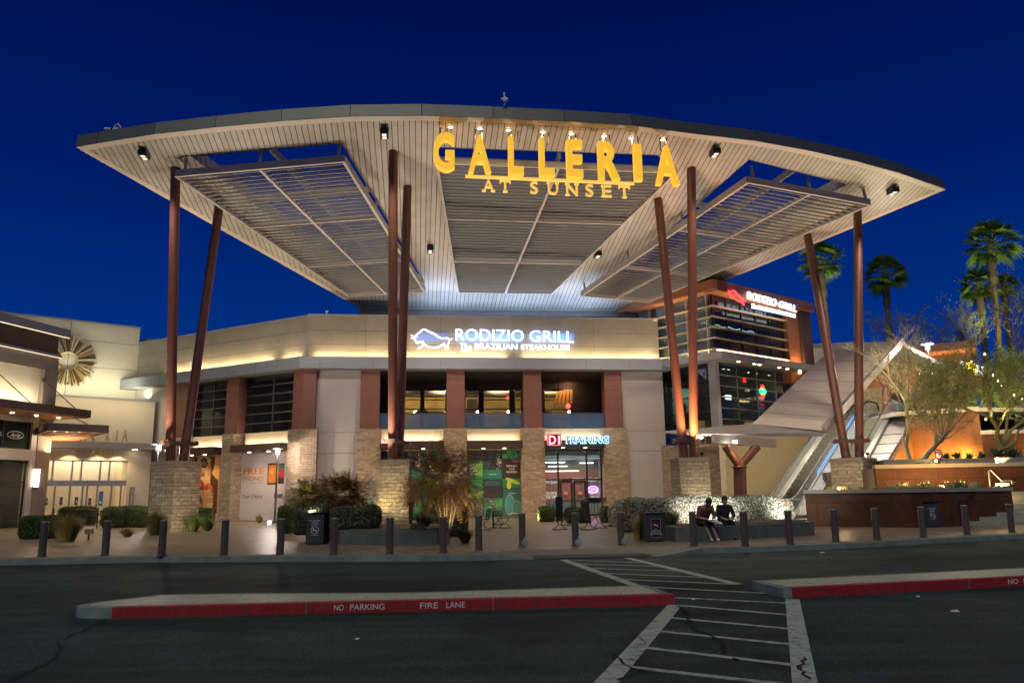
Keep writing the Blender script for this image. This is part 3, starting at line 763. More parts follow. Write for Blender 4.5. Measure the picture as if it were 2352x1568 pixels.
# solid wall panels of the front
def uz(p): return MAIN.hit(*p)
def bay(x0, x1, cy): return MAIN.u(*K6(x0, cy)), MAIN.u(*K6(x1, cy))
P0 = bay(5,133,400); P1 = bay(578,697,400); P2 = bay(1090,1208,400); P3 = bay(1627,1743,400)
S0 = bay(-25,138,900); S1 = bay(555,712,900); S2 = bay(1073,1230,900); S3 = bay(1620,1778,900)
cpz = MAIN.u(*K5(1021,500))
m = MB(); m.box(cpz-.3, P0[0]+.3, 0, .4, 0, CB+.05, fr=MAIN); m.build('plain_wall', stucco_g, bld)
m = MB(); m.box(P3[1]-.3, EU, 0.0, 6.0, 0, CB+.05, fr=MAIN); m.build('plain_wall', stucco_g, bld)
m = MB()
for z in (ST-.2, ST-1.5):
    m.box(cpz, P0[0]+.1, -.004, .01, z, z+.025, fr=MAIN); m.box(P3[1], EU-.01, -.004, .01, z, z+.025, fr=MAIN)
m.build('wall_joint', seam, bld)
piers = [(P0,S0),(P1,S1),(P2,S2),(P3,S3)]
for (a, b), (c, d) in piers:
    mm_ = MB(); mm_.box(a, b, -.42, .35, ST, CB-.003, fr=MAIN)
    o = mm_.build('pier', brownp, bld)
    j = MB()
    for z in (ST+1.22, ST+2.44): j.box(a-.003, b+.003, -.424, .3, z, z+.03, fr=MAIN)
    j.build('pier_joint', seam, o)
    s_ = MB(); s_.box(c, d, -.6, .4, -.02, ST, fr=MAIN); s_.build('stone_pier', stone, bld)
# corner pier wraps the bend
wq = WING.u(*K5(868,500), v=-.42); wqs = WING.u(*K5(822,1000), v=-.6)
def corner_block(v, um, uw, z0, z1):
    b0_, b1_ = bend(v), bend(.5); a1, a2 = MAIN.pt(um,v,0), MAIN.pt(um,.5,0); c1_, c2_ = WING.pt(uw,v,0), WING.pt(uw,.5,0)
    return MB().prism([xy_(c1_), xy_(b0_), xy_(a1), xy_(a2), xy_(b1_), xy_(c2_)], z0, z1)
xy_ = lambda p: (p.x, p.y)
cpf = MAIN.u(*K5(1021,500), v=-.42); cpsf = MAIN.u(*K5(1021,1000), v=-.6)
o = corner_block(-.42, cpf, wq, ST, CB-.003).build('corner_pier', brownp, bld)
j_ = MB()
for z in (ST+1.22, ST+2.44): j_.v += corner_block(-.423, cpf+.003, wq-.003, z, z+.03).v; n_ = len(j_.v)-24; q__ = corner_block(-.423, cpf+.003, wq-.003, z, z+.03); j_.f += [[i+n_ for i in f] for f in q__.f]; j_.m += q__.m; j_.sm += q__.sm
j_.build('pier_joint', seam, o)
corner_block(-.6, cpsf, wqs, -.02, ST).build('corner_stone_pier', stone, bld)
# wing piers
WP = [(WING.u(*K5(418,560), v=-.45), WING.u(*K5(500,560), v=-.45)), (WING.u(*K5(80,620), v=-.45), WING.u(*K5(150,620), v=-.45))]
WP.append((WP[1][0]-5.6, WP[1][0]-4.6))
WPS = [(WING.u(*K5(374,1100), v=-.62), WING.u(*K5(515,1100), v=.2)), (WP[1][0]-.35, WP[1][1]+.2)]
for (a, b), (sa_, sb_) in zip(WP[:2], WPS):
    mm_ = MB(); mm_.box(a, b, -.45, .5, ST, CB-.003, fr=WING); o = mm_.build('pier', brownp, bld)
    j = MB()
    for z in (ST+1.22, ST+2.44): j.box(a-.003, b+.003, -.454, .3, z, z+.03, fr=WING)
    j.build('pier_joint', seam, o)
    s_ = MB(); s_.box(sa_, sb_, -.62, .5, -.02, ST, fr=WING); s_.build('stone_pier', stone, bld)
# wing plain end and band between floors
m = MB(); m.box(WL, WP[1][0], 0, .4, 0, CB+.05, fr=WING); m.build('plain_wall', stucco_g, bld)
def band(fr, u0, u1, dep=.0):
    m = MB(); m.box(u0, u1, .05, .4, 4.3, ST-.06, fr=fr); m.box(u0, u1, -.12, .5, ST-.06, ST-.01, fr=fr)
    m.build('spandrel', stucco_c, bld)
    m = MB(); m.box(u0-.02, u1+.02, -1.15, .05, 4.32, 4.78, fr=fr); o = m.build('storefront_canopy', darkbr, bld)
    return o
def window_grid(fr, u0, u1, z0, z1, rows, cols, v=.15, glass=glass_d, parent=bld, mw=.06, name='window'):
    m = MB()
    for i in range(cols+1):
        u = u0+(u1-u0)*i/cols; m.box(u-mw/2, u+mw/2, v-.05, v+.08, z0, z1, fr=fr)
    for j in range(rows+1):
        z = z0+(z1-z0)*j/rows
        for i in range(cols):
            m.box(u0+(u1-u0)*i/cols+mw/2+.002, u0+(u1-u0)*(i+1)/cols-mw/2-.002, v-.04, v+.07, z-mw/2, z+mw/2, fr=fr)
    o = m.build(name, mull, parent)
    g = MB(); g.box(u0, u1, v+.01, v+.025, z0, z1, fr=fr); g.build('pane', glass, o)
    return o
alu = mat('mullion_aluminium', (.22,.22,.23), .35, metal=.8, var=.05, bump=0)
wb = [(WP[0][1], wqs+.35), (WP[1][1], WP[0][0])]
for a, b in wb:
    band(WING, a+.25, b-.35)
    o = window_grid(WING, a+.02, b-.02, ST+.02, CB-.02, 6, 2, v=.2, mw=.07); o.data.materials[0] = alu
    r = MB(); r.box(a, b, 1.8, 1.85, ST, CB, fr=WING); r.box(a, b, .4, 1.85, ST-.05, ST, fr=WING)
    r.build('room_backdrop', dark, bld)
mb_ = [(S0[1], S1[0]), (S1[1], S2[0]), (S2[1], S3[0])]
for a, b in mb_: band(MAIN, a, b)
# open terrace: floor, ceiling, side walls, back wall with windows
TB = 4.2
ceil_m = mat('terrace_ceiling', (.045,.028,.028), .8, var=.1, bump=0)
terr = MB()
terr.box(P0[0]+.1, P3[1]-.1, .36, TB, ST-.3, ST-.05, fr=MAIN)
terr.build('terrace_floor', conc, bld)
m = MB(); m.box(P0[0]+.1, P3[1]-.1, .02, TB, CB-.1, CB+.2, fr=MAIN); m.box(P0[0]+.05, P0[0]+.35, .4, TB, ST-.05, CB-.1, fr=MAIN); m.box(P3[1]-.32, P3[1]-.06, .36, TB, ST-.05, CB-.1, fr=MAIN)
m.build('terrace_ceiling', ceil_m, bld)
def opening_wall(fr, u0, u1, v, z0, z1, holes, mt, name, parent):
    """wall built from pieces around rectangular openings (sorted by u, not overlapping)"""
    m = MB(); u = u0
    for a, b, c, d in sorted(holes):
        if a > u: m.box(u, a, v, v+.15, z0, z1, fr=fr)
        if c > z0: m.box(a, b, v, v+.15, z0, c, fr=fr)
        if d < z1: m.box(a, b, v, v+.15, d, z1, fr=fr)
        u = b
    if u < u1: m.box(u, u1, v, v+.15, z0, z1, fr=fr)
    return m.build(name, mt, parent)
def kb_(x0, x1, y0, y1):
    u0, z1 = MAIN.hit(*K6(x0, y0), v=TB); u1, z0 = MAIN.hit(*K6(x1, y1), v=TB); return (u0, u1, z0, z1)
holes = [kb_(262,405,472,730), kb_(425,575,472,730), kb_(700,800,472,730), kb_(822,1008,472,730), kb_(1030,1085,472,730), kb_(1232,1420,476,730)]
opening_wall(MAIN, P0[0], P3[1], TB, ST-.3, CB+.2, holes, ceil_m, 'terrace_back_wall', bld)
for h in holes:
    window_grid(MAIN, h[0]+.03, h[1]-.03, h[2]+.03, h[3]-.03, 4, 2 if h[1]-h[0] > 3 else 1, v=TB+.05, glass=glass_w, mw=.06)
# restaurant room behind, with warm wall and ceiling lamps
yel = mat('restaurant_wall_yellow', (.42,.30,.09), .8, var=.35, scale=1.2, bump=0)
m = MB(); m.box(P0[0], P3[1], TB+5.5, TB+5.6, ST-.3, CB+.2, fr=MAIN); m.box(P0[0]-.1, P0[0], TB+.2, TB+5.5, ST-.3, CB+.2, fr=MAIN); m.box(P3[1], P3[1]+.1, TB+.2, TB+5.5, ST-.3, CB+.2, fr=MAIN)
m.build('restaurant_room_wall', yel, bld)
m = MB(); m.box(P0[0], P3[1], TB+.2, TB+5.6, ST-.4, ST-.3, fr=MAIN); m.box(P0[0], P3[1], TB+.2, TB+5.6, CB+.1, CB+.3, fr=MAIN); m.build('restaurant_room_slab', dark, bld)
m = MB()
for k in range(7):
    u = P0[0]+1.5+k*2.9; m.box(u, u+.7+.4*(k % 2), TB+4.9, TB+5.45, ST-.3, ST+1.2+(k % 3)*.9, fr=MAIN)
    m.box(u+1.2, u+1.9, TB+1.4, TB+2.1, ST-.3, ST+.55, fr=MAIN)
    m.tube([MAIN.pt(u+.5, TB+2.4, ST+1.9), MAIN.pt(u+.5, TB+2.4, CB+.1)], .02, 6)
m.build('restaurant_furniture', mat('dark_furniture', (.05,.035,.02), .6, var=.4, bump=0), bld)
duct = MB(); duct.tube([MAIN.pt(P0[0]+.3, TB+3, CB-.55), MAIN.pt(P3[1]-.3, TB+3, CB-.55)], .28, 14); duct.build('duct', steel_g, bld)
lampw = emat('warm_lamp_glow', (1,.72,.35), 14)
lm = MB()
for k in range(9): lm.ball(MAIN.pt(P0[0]+1.2+k*2.25, TB+2.3, ST+1.75), .16, .16, .1)
lm.build('pendant_shades', lampw, bld)
for k in range(5): area('restaurant_light', MAIN.pt(P0[0]+2+k*4, TB+3, CB), (0,0.3,-1), 2.5, 1.2, (1,.72,.35), 330 if k<2 else 150)
m = MB(); m.ball(MAIN.pt(MAIN.u(*K6(1395,555), v=TB-.2), TB-.2, ST+1.9), .16,.16,.16,8,6); m.build('red_lantern', emat('red_lantern_glow', (1,.05,.04), 4), bld); m = MB(); m.ball(MAIN.pt(MAIN.u(*K6(990,490), v=TB+1), TB+1, ST+2.6), .14,.14,.14,8,6); m.build('red_lantern', MATS['red_lantern_glow'], bld)
m = MB()
for k in range(5): m.flat([(P3[0]-2.6+k*.3, ST+2.1), (P3[0]-2.45+k*.3, ST+2.1), (P3[0]-2.1+k*.22, ST+3.1), (P3[0]-2.3+k*.22, ST+3.1)], lambda u, z, d: MAIN.pt(u, TB-.04+d, z), .02)
m.build('wall_art', mat('wall_art_amber', (.55,.22,.05), .6, bump=0), bld); area('wall_art_light', MAIN.pt(P3[0]-1.8, TB-.7, CB-.3), (0,.5,-1), 1.4, .2, (1,.7,.35), 22)
# balustrades
for (a, b) in [(P0[1], P1[0]), (P1[1], P2[0]), (P2[1], P3[0])]:
    g = MB(); g.box(a-.1, b+.1, -.1, -.085, ST-.01, ST+.95, fr=MAIN); o = g.build('glass_balustrade', glass_b, bld)
    g = MB(); g.box(a-.1, b+.1, -.12, -.06, ST+.95, ST+1.0, fr=MAIN); g.box(a-.1, b+.1, -.125, -.055, ST-.012, ST+.05, fr=MAIN); g.build('rail', alu, o)
# terrace fittings: ceiling fans
fan = thing('ceiling_fan', '', 'fan', (0,0,0), group='ceiling fans over the restaurant terrace')
m = MB(); m.tube([(0,0,0),(0,0,-.75)], .025, 8); m.lathe((0,0,-.9), [(0,0),(.12,.02),(.14,.1),(.05,.16)], 14); m.build('downrod', black, fan)
m = MB()
for k in range(5):
    a = k*2*pi/5; d = Vector((cos(a), sin(a), 0)); n = Vector((-sin(a), cos(a), 0))
    m.hexa([d*.12-n*.04+Vector((0,0,-.84)), d*.8-n*.08+Vector((0,0,-.84)), d*.8+n*.08+Vector((0,0,-.80)), d*.12+n*.04+Vector((0,0,-.8)), d*.12-n*.04+Vector((0,0,-.82)), d*.8-n*.08+Vector((0,0,-.82)), d*.8+n*.08+Vector((0,0,-.78)), d*.12+n*.04+Vector((0,0,-.78))])
m.build('fan_blades', black, fan)
fl = ['dark ceiling fan over the first open bay from the planter side', 'dark ceiling fan over the middle open bay', 'dark ceiling fan over the open bay above the gym sign']
for i, (x, lab) in enumerate(zip((430, 870, 1330), fl)):
    u = MAIN.u(*K6(x, 470), v=2.2); p = MAIN.pt(u, 2.2, CB-.1)
    if i == 0: fan.location = p; fan['label'] = lab
    else: dup(fan, p, i*.4, lab)
# dark round heater heads / parasol in the first bay
t = thing('patio_umbrella', 'dark round tilted parasol on the restaurant terrace of the first bay', 'parasol', MAIN.pt(MAIN.u(*K6(415,600), v=1.2), 1.2, ST-.05))
L = t.location
m = MB(); m.tube([L, L+Vector((0,0,1.9))], .025, 8); m.build('pole', black, t)
m = MB(); m.lathe(L+Vector((0,0,1.15)), [(.52,0),(.45,.12),(.25,.22),(.0,.28)], 18); m.build('shade', black, t)

# ---- storefronts -----------------------------------------------------
def downlight(fr, u, v, z, e=26, col=WARM, deg=110):
    m = MB(); m.lathe(fr.pt(u, v, z), [(0,-.004),(.085,-.004),(.1,-.012),(.1,0.0)], 14)
    spot('downlight_lamp', fr.pt(u, v, z-.06), fr.pt(u, v+.25, 0), deg, col, e, .05, .7)
    return m
glow = emat('downlight_glow', (1,.8,.5), 22)
for fr, (a, b) in [(WING, (wb[0][0]+.25, wb[0][1]-.35)), (WING, (wb[1][0]+.25, wb[1][1]-.35))] + [(MAIN, q) for q in mb_]:
    for f in (.3, .68):
        downlight(fr, a+(b-a)*f, -.75, 4.315, 70).build('downlight', glow, bld)
# backing wall behind the posters
for a, b in mb_[:2]: MB().box(a, b, .25, .4, 0, 4.32, fr=MAIN).build('shopfront_wall', stucco_g, bld)
for a, b in wb: MB().box(a-.05, b-.05, .25, .4, 0, 4.32, fr=WING).build('shopfront_wall', stucco_g, bld)

# ---- gym shopfront (third bay) --------------------------------------
ga, gb = mb_[2]
gym = [MAIN.u(*K6(x, 1000)) for x in (1237, 1330, 1523, 1620)]
g0, g1, g2, g3 = gym
zt_ = 4.25; zm = MAIN.z(*K6(1430,1072)); 
m = MB()
for u in (g0, g1, g2, g3): m.box(u-.05, u+.05, .1, .24, 0, zt_, fr=MAIN)
dm = (g1+g2)/2
for a, b, z in ((g0,g1,zm),(g1,g2,zm),(g2,g3,zm),(g0,g1,zt_-.05),(g1,g2,zt_-.05),(g2,g3,zt_-.05),(g0,g1,.1),(g2,g3,.1)): m.box(a+.052, b-.052, .11, .23, z-.05, z+.05, fr=MAIN)
sf = m.build('shopfront', black, bld)
m = MB()
for a, b in ((g1+.08, dm-.03), (dm+.03, g2-.08)):
    for u in (a, b-.11): m.box(u, u+.11, .12, .2, .02, zm-.07, fr=MAIN)
    m.box(a+.112, b-.112, .12, .2, .02, .25, fr=MAIN); m.box(a+.112, b-.112, .12, .2, zm-.2, zm-.07, fr=MAIN); m.box(a+.112, b-.112, .12, .2, .98, 1.04, fr=MAIN)
m.build('door', black, sf)
m = MB(); m.box(g0, g3, .16, .17, .05, zt_, fr=MAIN); m.build('pane', glass_c, sf)
red_w = mat('gym_red_wall', (.55,.03,.025), .6, var=.1, bump=0)
m = MB(); D6 = 7
m.box(ga-2, gb+2, D6, D6+.1, .9, 3.2, fr=MAIN); m.build('gym_wall_red', red_w, bld)
m = MB(); m.box(ga-2, gb+2, D6, D6+.1, 0, .9, fr=MAIN); m.box(ga-2, gb+2, D6, D6+.1, 3.2, 4.4, fr=MAIN); m.box(ga-2.1, ga-2, .5, D6, 0, 4.4, fr=MAIN); m.box(gb+2, gb+2.1, .5, D6, 0, 4.4, fr=MAIN)
m.build('gym_wall', mat('gym_wall_teal', (.10,.13,.135), .7, var=.2, bump=0), bld)
m = MB(); m.box(ga-2, gb+2, .45, D6, 4.4, 4.5, fr=MAIN); m.build('gym_ceiling', mat('gym_ceiling_dark', (.05,.07,.07), .8, bump=0), bld)
m = MB(); m.box(ga-2, gb+2, .3, D6, 0.0, .02, fr=MAIN); m.build('gym_floor', mat('gym_floor_dark', (.06,.06,.07), .4, bump=0), bld)
m = MB()
for k in range(5): m.box(ga-1.5, gb+1.5, 1.3+k*1.2, 1.36+k*1.2, 3.95, 4.05, fr=MAIN)
m.tube([MAIN.pt(ga-1.5, 3.2, 3.6), MAIN.pt(gb+1.5, 3.0, 3.75)], .13, 10)
m.build('gym_ceiling_truss', mat('truss_teal', (.12,.16,.16), .5, bump=0), bld)
tube_m = emat('white_tube_glow', (.95,1,1), 4)
m = MB()
for u0_, u1_, v_, z_ in ((g0+.3,g1+.9,2.5,3.5),(g2+.1,g3+.1,2.8,3.45),(g2+.5,g3+.4,4.5,3.75),(g0+.5,g3-.4,5.5,3.0),(g1+.3,g2-.2,5.8,3.35)): m.box(u0_, u1_, v_, v_+.07, z_, z_+.05, fr=MAIN)
m.build('gym_tube_lights', tube_m, bld)
for k in range(2): area('gym_light', MAIN.pt(ga+1.2+k*2.4, 3.6, 4.3), (0,0,-1), 1.6, 3.5, (.9,1,1), 48)
gy = mat('gym_equipment_dark', (.03,.03,.035), .4, metal=.4, var=.3, bump=0)
m = MB()
for k in range(6):
    u = ga-.6+k*1.05; v = 3.6+(k % 3)*.9
    m.beam(MAIN.pt(u,v,0), MAIN.pt(u,v,2.1), .08, .08, up=(1,0,0)); m.beam(MAIN.pt(u+.6,v,0), MAIN.pt(u+.6,v,2.1), .08, .08, up=(1,0,0)); m.beam(MAIN.pt(u,v,2.1), MAIN.pt(u+.6,v,2.1), .08, .08)
    m.beam(MAIN.pt(u,v,1.2), MAIN.pt(u+.6,v,1.2), .3, .06)
m.build('gym_rack', gy, bld)
wtx = emat('gym_lettering_lit', (.9,.9,.85), .3); rtx = mat('gym_lettering_red', (.5,.03,.03), .6, bump=0)
def gt(s, cx0, cx1, cy0, cy1, v, mt, depth=.01, name='lettering', shear=0, fr=MAIN, K=K6, parent=bld, bold=.015):
    u0_, z0_ = fr.hit(*K(cx0, cy1), v=v); u1_, z1_ = fr.hit(*K(cx1, cy0), v=v)
    m = MB(); put_text(m, s, fr.pt(u0_, v, z0_), fr.U, (0,0,1), u1_-u0_, z1_-z0_, depth, bold, shear); return m.build(name, mt, parent)
gt('INTEGRITY', 1245,1352,1066,1102, D6-.05, wtx, name='wall_lettering'); gt('RESPONSIBILITY', 1425,1610,1060,1090, D6-.05, wtx, name='wall_lettering')
gt('YOU PICK', 1240,1320,1155,1178, .14, wtx, name='window_lettering'); gt('THE TIME', 1243,1320,1180,1202, .14, wtx, name='window_lettering')
gt("WE'LL HELP", 1530,1608,1152,1172, .14, wtx, name='window_lettering'); gt('YOU GET', 1545,1608,1178,1195, .14, wtx, name='window_lettering'); gt('THERE', 1545,1590,1200,1216, .14, wtx, name='window_lettering')
org = mat('orange_decal', (.6,.13,.04), .5, var=.05, bump=0)
for x in (1381, 1475):
    u_, z_ = MAIN.hit(*K6(x, 1163), v=.11); m = MB(); m.box(u_-.16, u_+.16, .10, .115, z_-.14, z_+.14, fr=MAIN); o = m.build('door_decal', org, sf)
    m = MB(); put_text(m, 'D1', MAIN.pt(u_-.1, .099, z_-.08), MAIN.U, (0,0,1), .2, .16, .006, .02); m.build('decal_lettering', signwhite, o)
# neon OPEN sign in the window
t = thing('open_sign', 'small oval neon OPEN sign glowing pink and violet in the gym window', 'neon sign', MAIN.pt(*([MAIN.hit(*K6(1562,1138), v=.13)[0], .13, 0])))
u_, z_ = MAIN.hit(*K6(1562,1140), v=.13)
m = MB(); m.tube([MAIN.pt(u_+.33*cos(a), .13, z_+.2*sin(a)) for a in [k*2*pi/24 for k in range(25)]], .022, 6, cap=False); m.build('oval_tube', emat('neon_violet', (.35,.12,1), 9), t)
m = MB(); put_text(m, 'OPEN', MAIN.pt(u_-.23, .125, z_-.085), MAIN.U, (0,0,1), .46, .17, .02, .0); m.build('lettering', emat('neon_pink', (1,.12,.35), 8), t)

# D1 TRAINING sign on the canopy
def sgn(K, fr, v): return lambda x, y: (lambda h: fr.pt(h[0], v, h[1]))(fr.hit(*K(x, y), v=v))
q = sgn(K6, MAIN, -1.2)
p = q(1300, 805)
t = thing('gym_sign', 'neon D1 TRAINING sign, red square badge and pale blue outlined letters above the gym door', 'sign', p)
a0 = MAIN.hit(*K6(1252,848), v=-1.2); a1 = MAIN.hit(*K6(1350,763), v=-1.2)
m = MB(); m.box(a0[0], a1[0], -1.2, -1.05, a0[1], a1[1], fr=MAIN); m.build('badge', mat('badge_red', (.20,.01,.014), .4, bump=0), t, bevel=.08)
m = MB(); rr = .12; U0, U1, Z0, Z1_ = a0[0]+.04, a1[0]-.04, a0[1]+.04, a1[1]-.04
pts = []
for cx_, cz_, s0 in ((U1-rr,Z1_-rr,0),(U0+rr,Z1_-rr,90),(U0+rr,Z0+rr,180),(U1-rr,Z0+rr,270)):
    for k in range(5): a = R(s0+k*22.5); pts.append(MAIN.pt(cx_+rr*cos(a), -1.22, cz_+rr*sin(a)))
pts.append(pts[0]); m.tube(pts, .014, 6, cap=False); m.build('badge_outline', emat('badge_pale_glow', (.8,.6,.65), .8), t)
redg = emat('neon_red_pink', (1,.18,.24), 5)
b0 = MAIN.hit(*K6(1268,835), v=-1.22); b1 = MAIN.hit(*K6(1336,779), v=-1.22)
m = MB(); put_text(m, 'D1', MAIN.pt(b0[0], -1.205, b0[1]), MAIN.U, (0,0,1), b1[0]-b0[0], b1[1]-b0[1], .05, .0); m.build('badge_lettering', redg, t)
c0 = MAIN.hit(*K6(1370,834), v=-1.2); c1_ = MAIN.hit(*K6(1668,780), v=-1.2); x = c0[0]
bl = emat('neon_pale_blue', (.35,.72,1), 2.2); blk = mat('letter_slate', (.02,.05,.075), .4, bump=0)
wtot = c1_[0]-c0[0]
m = MB(); put_text(m, 'TRAINING', MAIN.pt(c0[0], -1.19, c0[1]), MAIN.U, (0,0,1), wtot, c1_[1]-c0[1], .12, .04, .15); m.build('letter_faces_outline', bl, t)
m = MB(); put_text(m, 'TRAINING', MAIN.pt(c0[0]+.03, -1.318, c0[1]+.03), MAIN.U, (0,0,1), wtot-.06, c1_[1]-c0[1]-.06, .02, .008, .15); m.build('letter_faces', blk, t)
area('gym_sign_glow', MAIN.pt((c0[0]+c1_[0])/2, -1.0, (c0[1]+c1_[1])/2), -MAIN.V*-1, wtot, .4, (.5,.75,1), 10, rot=MAIN.U)

# main restaurant sign
q = crop(980,780,.19133)
SV = -.16
def S(x, y): h = MAIN.hit(*q(x, y), v=SV); return MAIN.pt(h[0], SV, h[1])
t = thing('restaurant_sign', 'white glowing sign with bull outline reading RODIZIO GRILL on the beige parapet', 'sign', S(1100,250))
neonw = emat('neon_white', (.82,.92,1), 1.5)
BULL = [[(120,195),(140,208),(160,214),(185,205),(205,180),(232,165),(255,140),(285,122),(320,135),(360,158),(415,178),(445,200),(475,222),(505,238),(545,240),(580,232),(603,240),(618,255),(640,248),(652,240)],
        [(120,230),(140,240),(165,238),(172,262),(185,275),(192,292),(210,300),(235,283),(262,288),(285,315),(240,352),(208,376)],
        [(162,235),(180,222),(205,214)],[(272,270),(285,300),(320,335),(370,353),(430,358),(490,343),(530,318),(545,305),(550,330),(565,355),(608,374),(592,352),(588,322),(606,295),(612,262)]]
def bull(S, mt, parent, r=.035):
    for L in BULL:
        P_ = [S(*p) for p in L]
        m = MB(); n = len(P_); m.tube(P_, [r*(.55+.65*min(i, n-1-i)/(n/2)) for i in range(n)], 8); m.build('bull_outline', mt, parent)
bull(S, neonw, t, .055)
def ln(s, x0, x1, y0l, y1l, dy, shear=0, bold=.03, mt=neonw, SS=None, name='lettering'):
    a = SS(x0, y1l); b = SS(x1, y1l+dy); c = SS(x0, y0l)
    m = MB(); put_text(m, s, a, (b-a), (c-a), (b-a).length, (c-a).length, .08, bold, shear); m.build(name, mt, t)
ln('RODIZIO', 693,1560,118,266,16, SS=S, bold=.0); ln('GRILL', 1635,2198,138,282,14, SS=S, bold=.0)
ln('The', 752,893,305,388,0, shear=.25, SS=S, bold=.01); ln('BRAZILIAN', 935,1478,305,376,4, SS=S, bold=.012); ln('STEAKHOUSE', 1525,2145,318,382,8, SS=S, bold=.012)
m = MB(); a = S(765,398); b = S(890,388); m.tube([a, b], .03, 8); m.build('underline', neonw, t)
# blue spill on the wall from the rear of the letters
for x0, x1, e in ((700,1560,30),(1640,2200,19),(180,600,6)):
    a = S(x0, 215); b = S(x1, 228); c = (a+b)/2
    area('sign_halo', MAIN.pt((c-MAIN.o).dot(MAIN.U), -.14, c.z), MAIN.V, (b-a).length*.97, .5, (.0,.20,1), e*1.6, rot=MAIN.U)

# cove light along the parapet: pairs of strips hidden behind the cornice edge
cove = emat('cove_glow', (1,.78,.42), 5)
def cove_run(fr, u0, u1, z, v, e, seg=1.6, off=.3, tilt=.28):
    n = max(1, round((u1-u0)/seg)); w = (u1-u0)/n
    m = MB()
    for k in range(n):
        a = u0+k*w+.06; b = a+w-.12; m.box(a, b, v-.03, v+.03, z, z+.05, fr=fr)
        area('cove_lamp', fr.pt((a+b)/2, v, z+.09), fr.V*tilt+Vector((0,0,1)), b-a, .07, (1,.76,.42), e*(.8+.4*random.random()), rot=fr.U)
    m.build('cove_light', cove, bld)
gap = MAIN.u(*q(1440, 440))
cove_run(MAIN, cu+.4, gap-.55, CT+.02, -.24, 25); cove_run(MAIN, gap+.55, EU-.3, CT+.02, -.24, 25)
cove_run(WING, -2.1, -.5, CT, -.24, 24); cove_run(WING, WL+3.6, -3.0, CT, -.24, 24)
for (a, b), fr in [((wb[0][0]+.35, wb[0][1]-.45), WING), ((wb[1][0]+.35, wb[1][1]-.45), WING)] + [((x0+.1, x1-.1), MAIN) for x0, x1 in mb_]:
    cove_run(fr, a, b, 4.78, -.12, 6, seg=1.4)
# roof behind
m = MB(); m.box(cu, EU, .5, 25, CT+1.6, CT+1.7, fr=MAIN); m.box(WL, 0, .5, 20, CT+1.5, CT+1.6, fr=WING)
m.box(cu-2, EU-.3, 10, 25, 0, CT+1.6, fr=MAIN); m.build('roof', dark, bld)
t = thing('rooftop_camera', 'little white security camera on the parapet above the corner pier', 'camera', MAIN.pt(cu+1.1, .2, ROOF+.1))
L = t.location; m = MB(); m.box(-.05,.05,-.05,.05,0,.12); m.ball((0,-.03,.2), .11,.14,.1)
for i_ in range(len(m.v)): m.v[i_] = m.v[i_]+L
m.build('body', white_m, t)

# ---- posters ----------------------------------------------------------
PM = {}
def pm(c, r=.45):
    k = tuple(round(x, 3) for x in c)
    if k not in PM: PM[k] = mat('print_'+'_'.join(str(int(x*255)) for x in k), c, r, var=.04, bump=0)
    return PM[k]
class Poster:
    """a printed sheet made of thin layers; x,y from 0 to 1"""
    def __init__(s, fr, u0, u1, z0, z1, v, name, label, col, back=.03):
        s.fr, s.u0, s.u1, s.z0, s.z1, s.v = fr, u0, u1, z0, z1, v; s.k = 0
        s.t = thing(name, label, 'poster', fr.pt((u0+u1)/2, v, z0))
        m = MB(); m.box(u0, u1, v, v+back, z0, z1, fr=fr); m.build('sheet', pm(col), s.t)
    def pt(s, x, y, d=0): return s.fr.pt(s.u0+(s.u1-s.u0)*x, s.v-.002-.0012*s.k-d, s.z0+(s.z1-s.z0)*y)
    def poly(s, pts, col, name='print', parent=None):
        s.k += 1; m = MB(); A = [s.pt(*p) for p in pts]
        m.add(A, [tuple(range(len(A)))]); return m.build(name, pm(col), parent or s.t, fix=False)
    def rect(s, x0, x1, y0, y1, col, name='print'): return s.poly([(x0,y0),(x1,y0),(x1,y1),(x0,y1)], col, name)
    def ell(s, x, y, rx, ry, col, name='print', rot=0, n=20):
        P_ = []
        W_, H_ = s.u1-s.u0, s.z1-s.z0
        for k in range(n):
            a = 2*pi*k/n; X, Y = rx*cos(a)*W_, ry*sin(a)*W_; c_, s_ = cos(R(rot)), sin(R(rot)); P_.append((x+(X*c_-Y*s_)/W_, y+(X*s_+Y*c_)/H_))
        return s.poly(P_, col, name)
    def text(s, tx, x0, x1, y0, y1, col, bold=.02, name='lettering'):
        s.k += 1; m = MB(); a, b, c = s.pt(x0,y0), s.pt(x1,y0), s.pt(x0,y1)
        put_text(m, tx, a, b-a, (0,0,1), (b-a).length, (c-a).length, .0008, bold); return m.build(name, pm(col), s.t)
# phone advert
a, b = WING.u(*K5(517,1100), v=.2), WING.u(*K5(812,1000), v=.2)
ph = Poster(WING, a, b, .05, 4.2, .2, 'phone_poster', 'tall white poster reading FREE PHONES Your Choice with two smartphones, between stone piers', (.62,.55,.53))
ph.text('FREE', .05,.53,.70,.80, (.62,.20,.03)); ph.text('PHONES', .05,.53,.60,.67, (.62,.20,.03)); ph.text('after rebate', .25,.53,.565,.58, (.3,.27,.26), .0)
ph.text('Your Choice', .04,.53,.335,.395, (.04,.03,.04), .0); ph.text('metro', .80,1.2,.33,.40, (.09,.03,.10), .03) if False else ph.text('met', .79,.985,.33,.41, (.09,.03,.10), .03)
ph.rect(.62,.84,.535,.86, (.03,.025,.025), 'phone_print'); ph.rect(.64,.82,.56,.835, (.75,.24,.04), 'screen_print'); ph.ell(.72,.74,.05,.05, (.85,.40,.08))
ph.rect(.86,.995,.545,.85, (.025,.025,.03), 'phone_print'); ph.rect(.875,.995,.565,.83, (.06,.16,.10), 'screen_print'); ph.ell(.93,.70,.06,.07, (.6,.03,.03)); ph.rect(.875,.995,.565,.63, (.10,.03,.02))
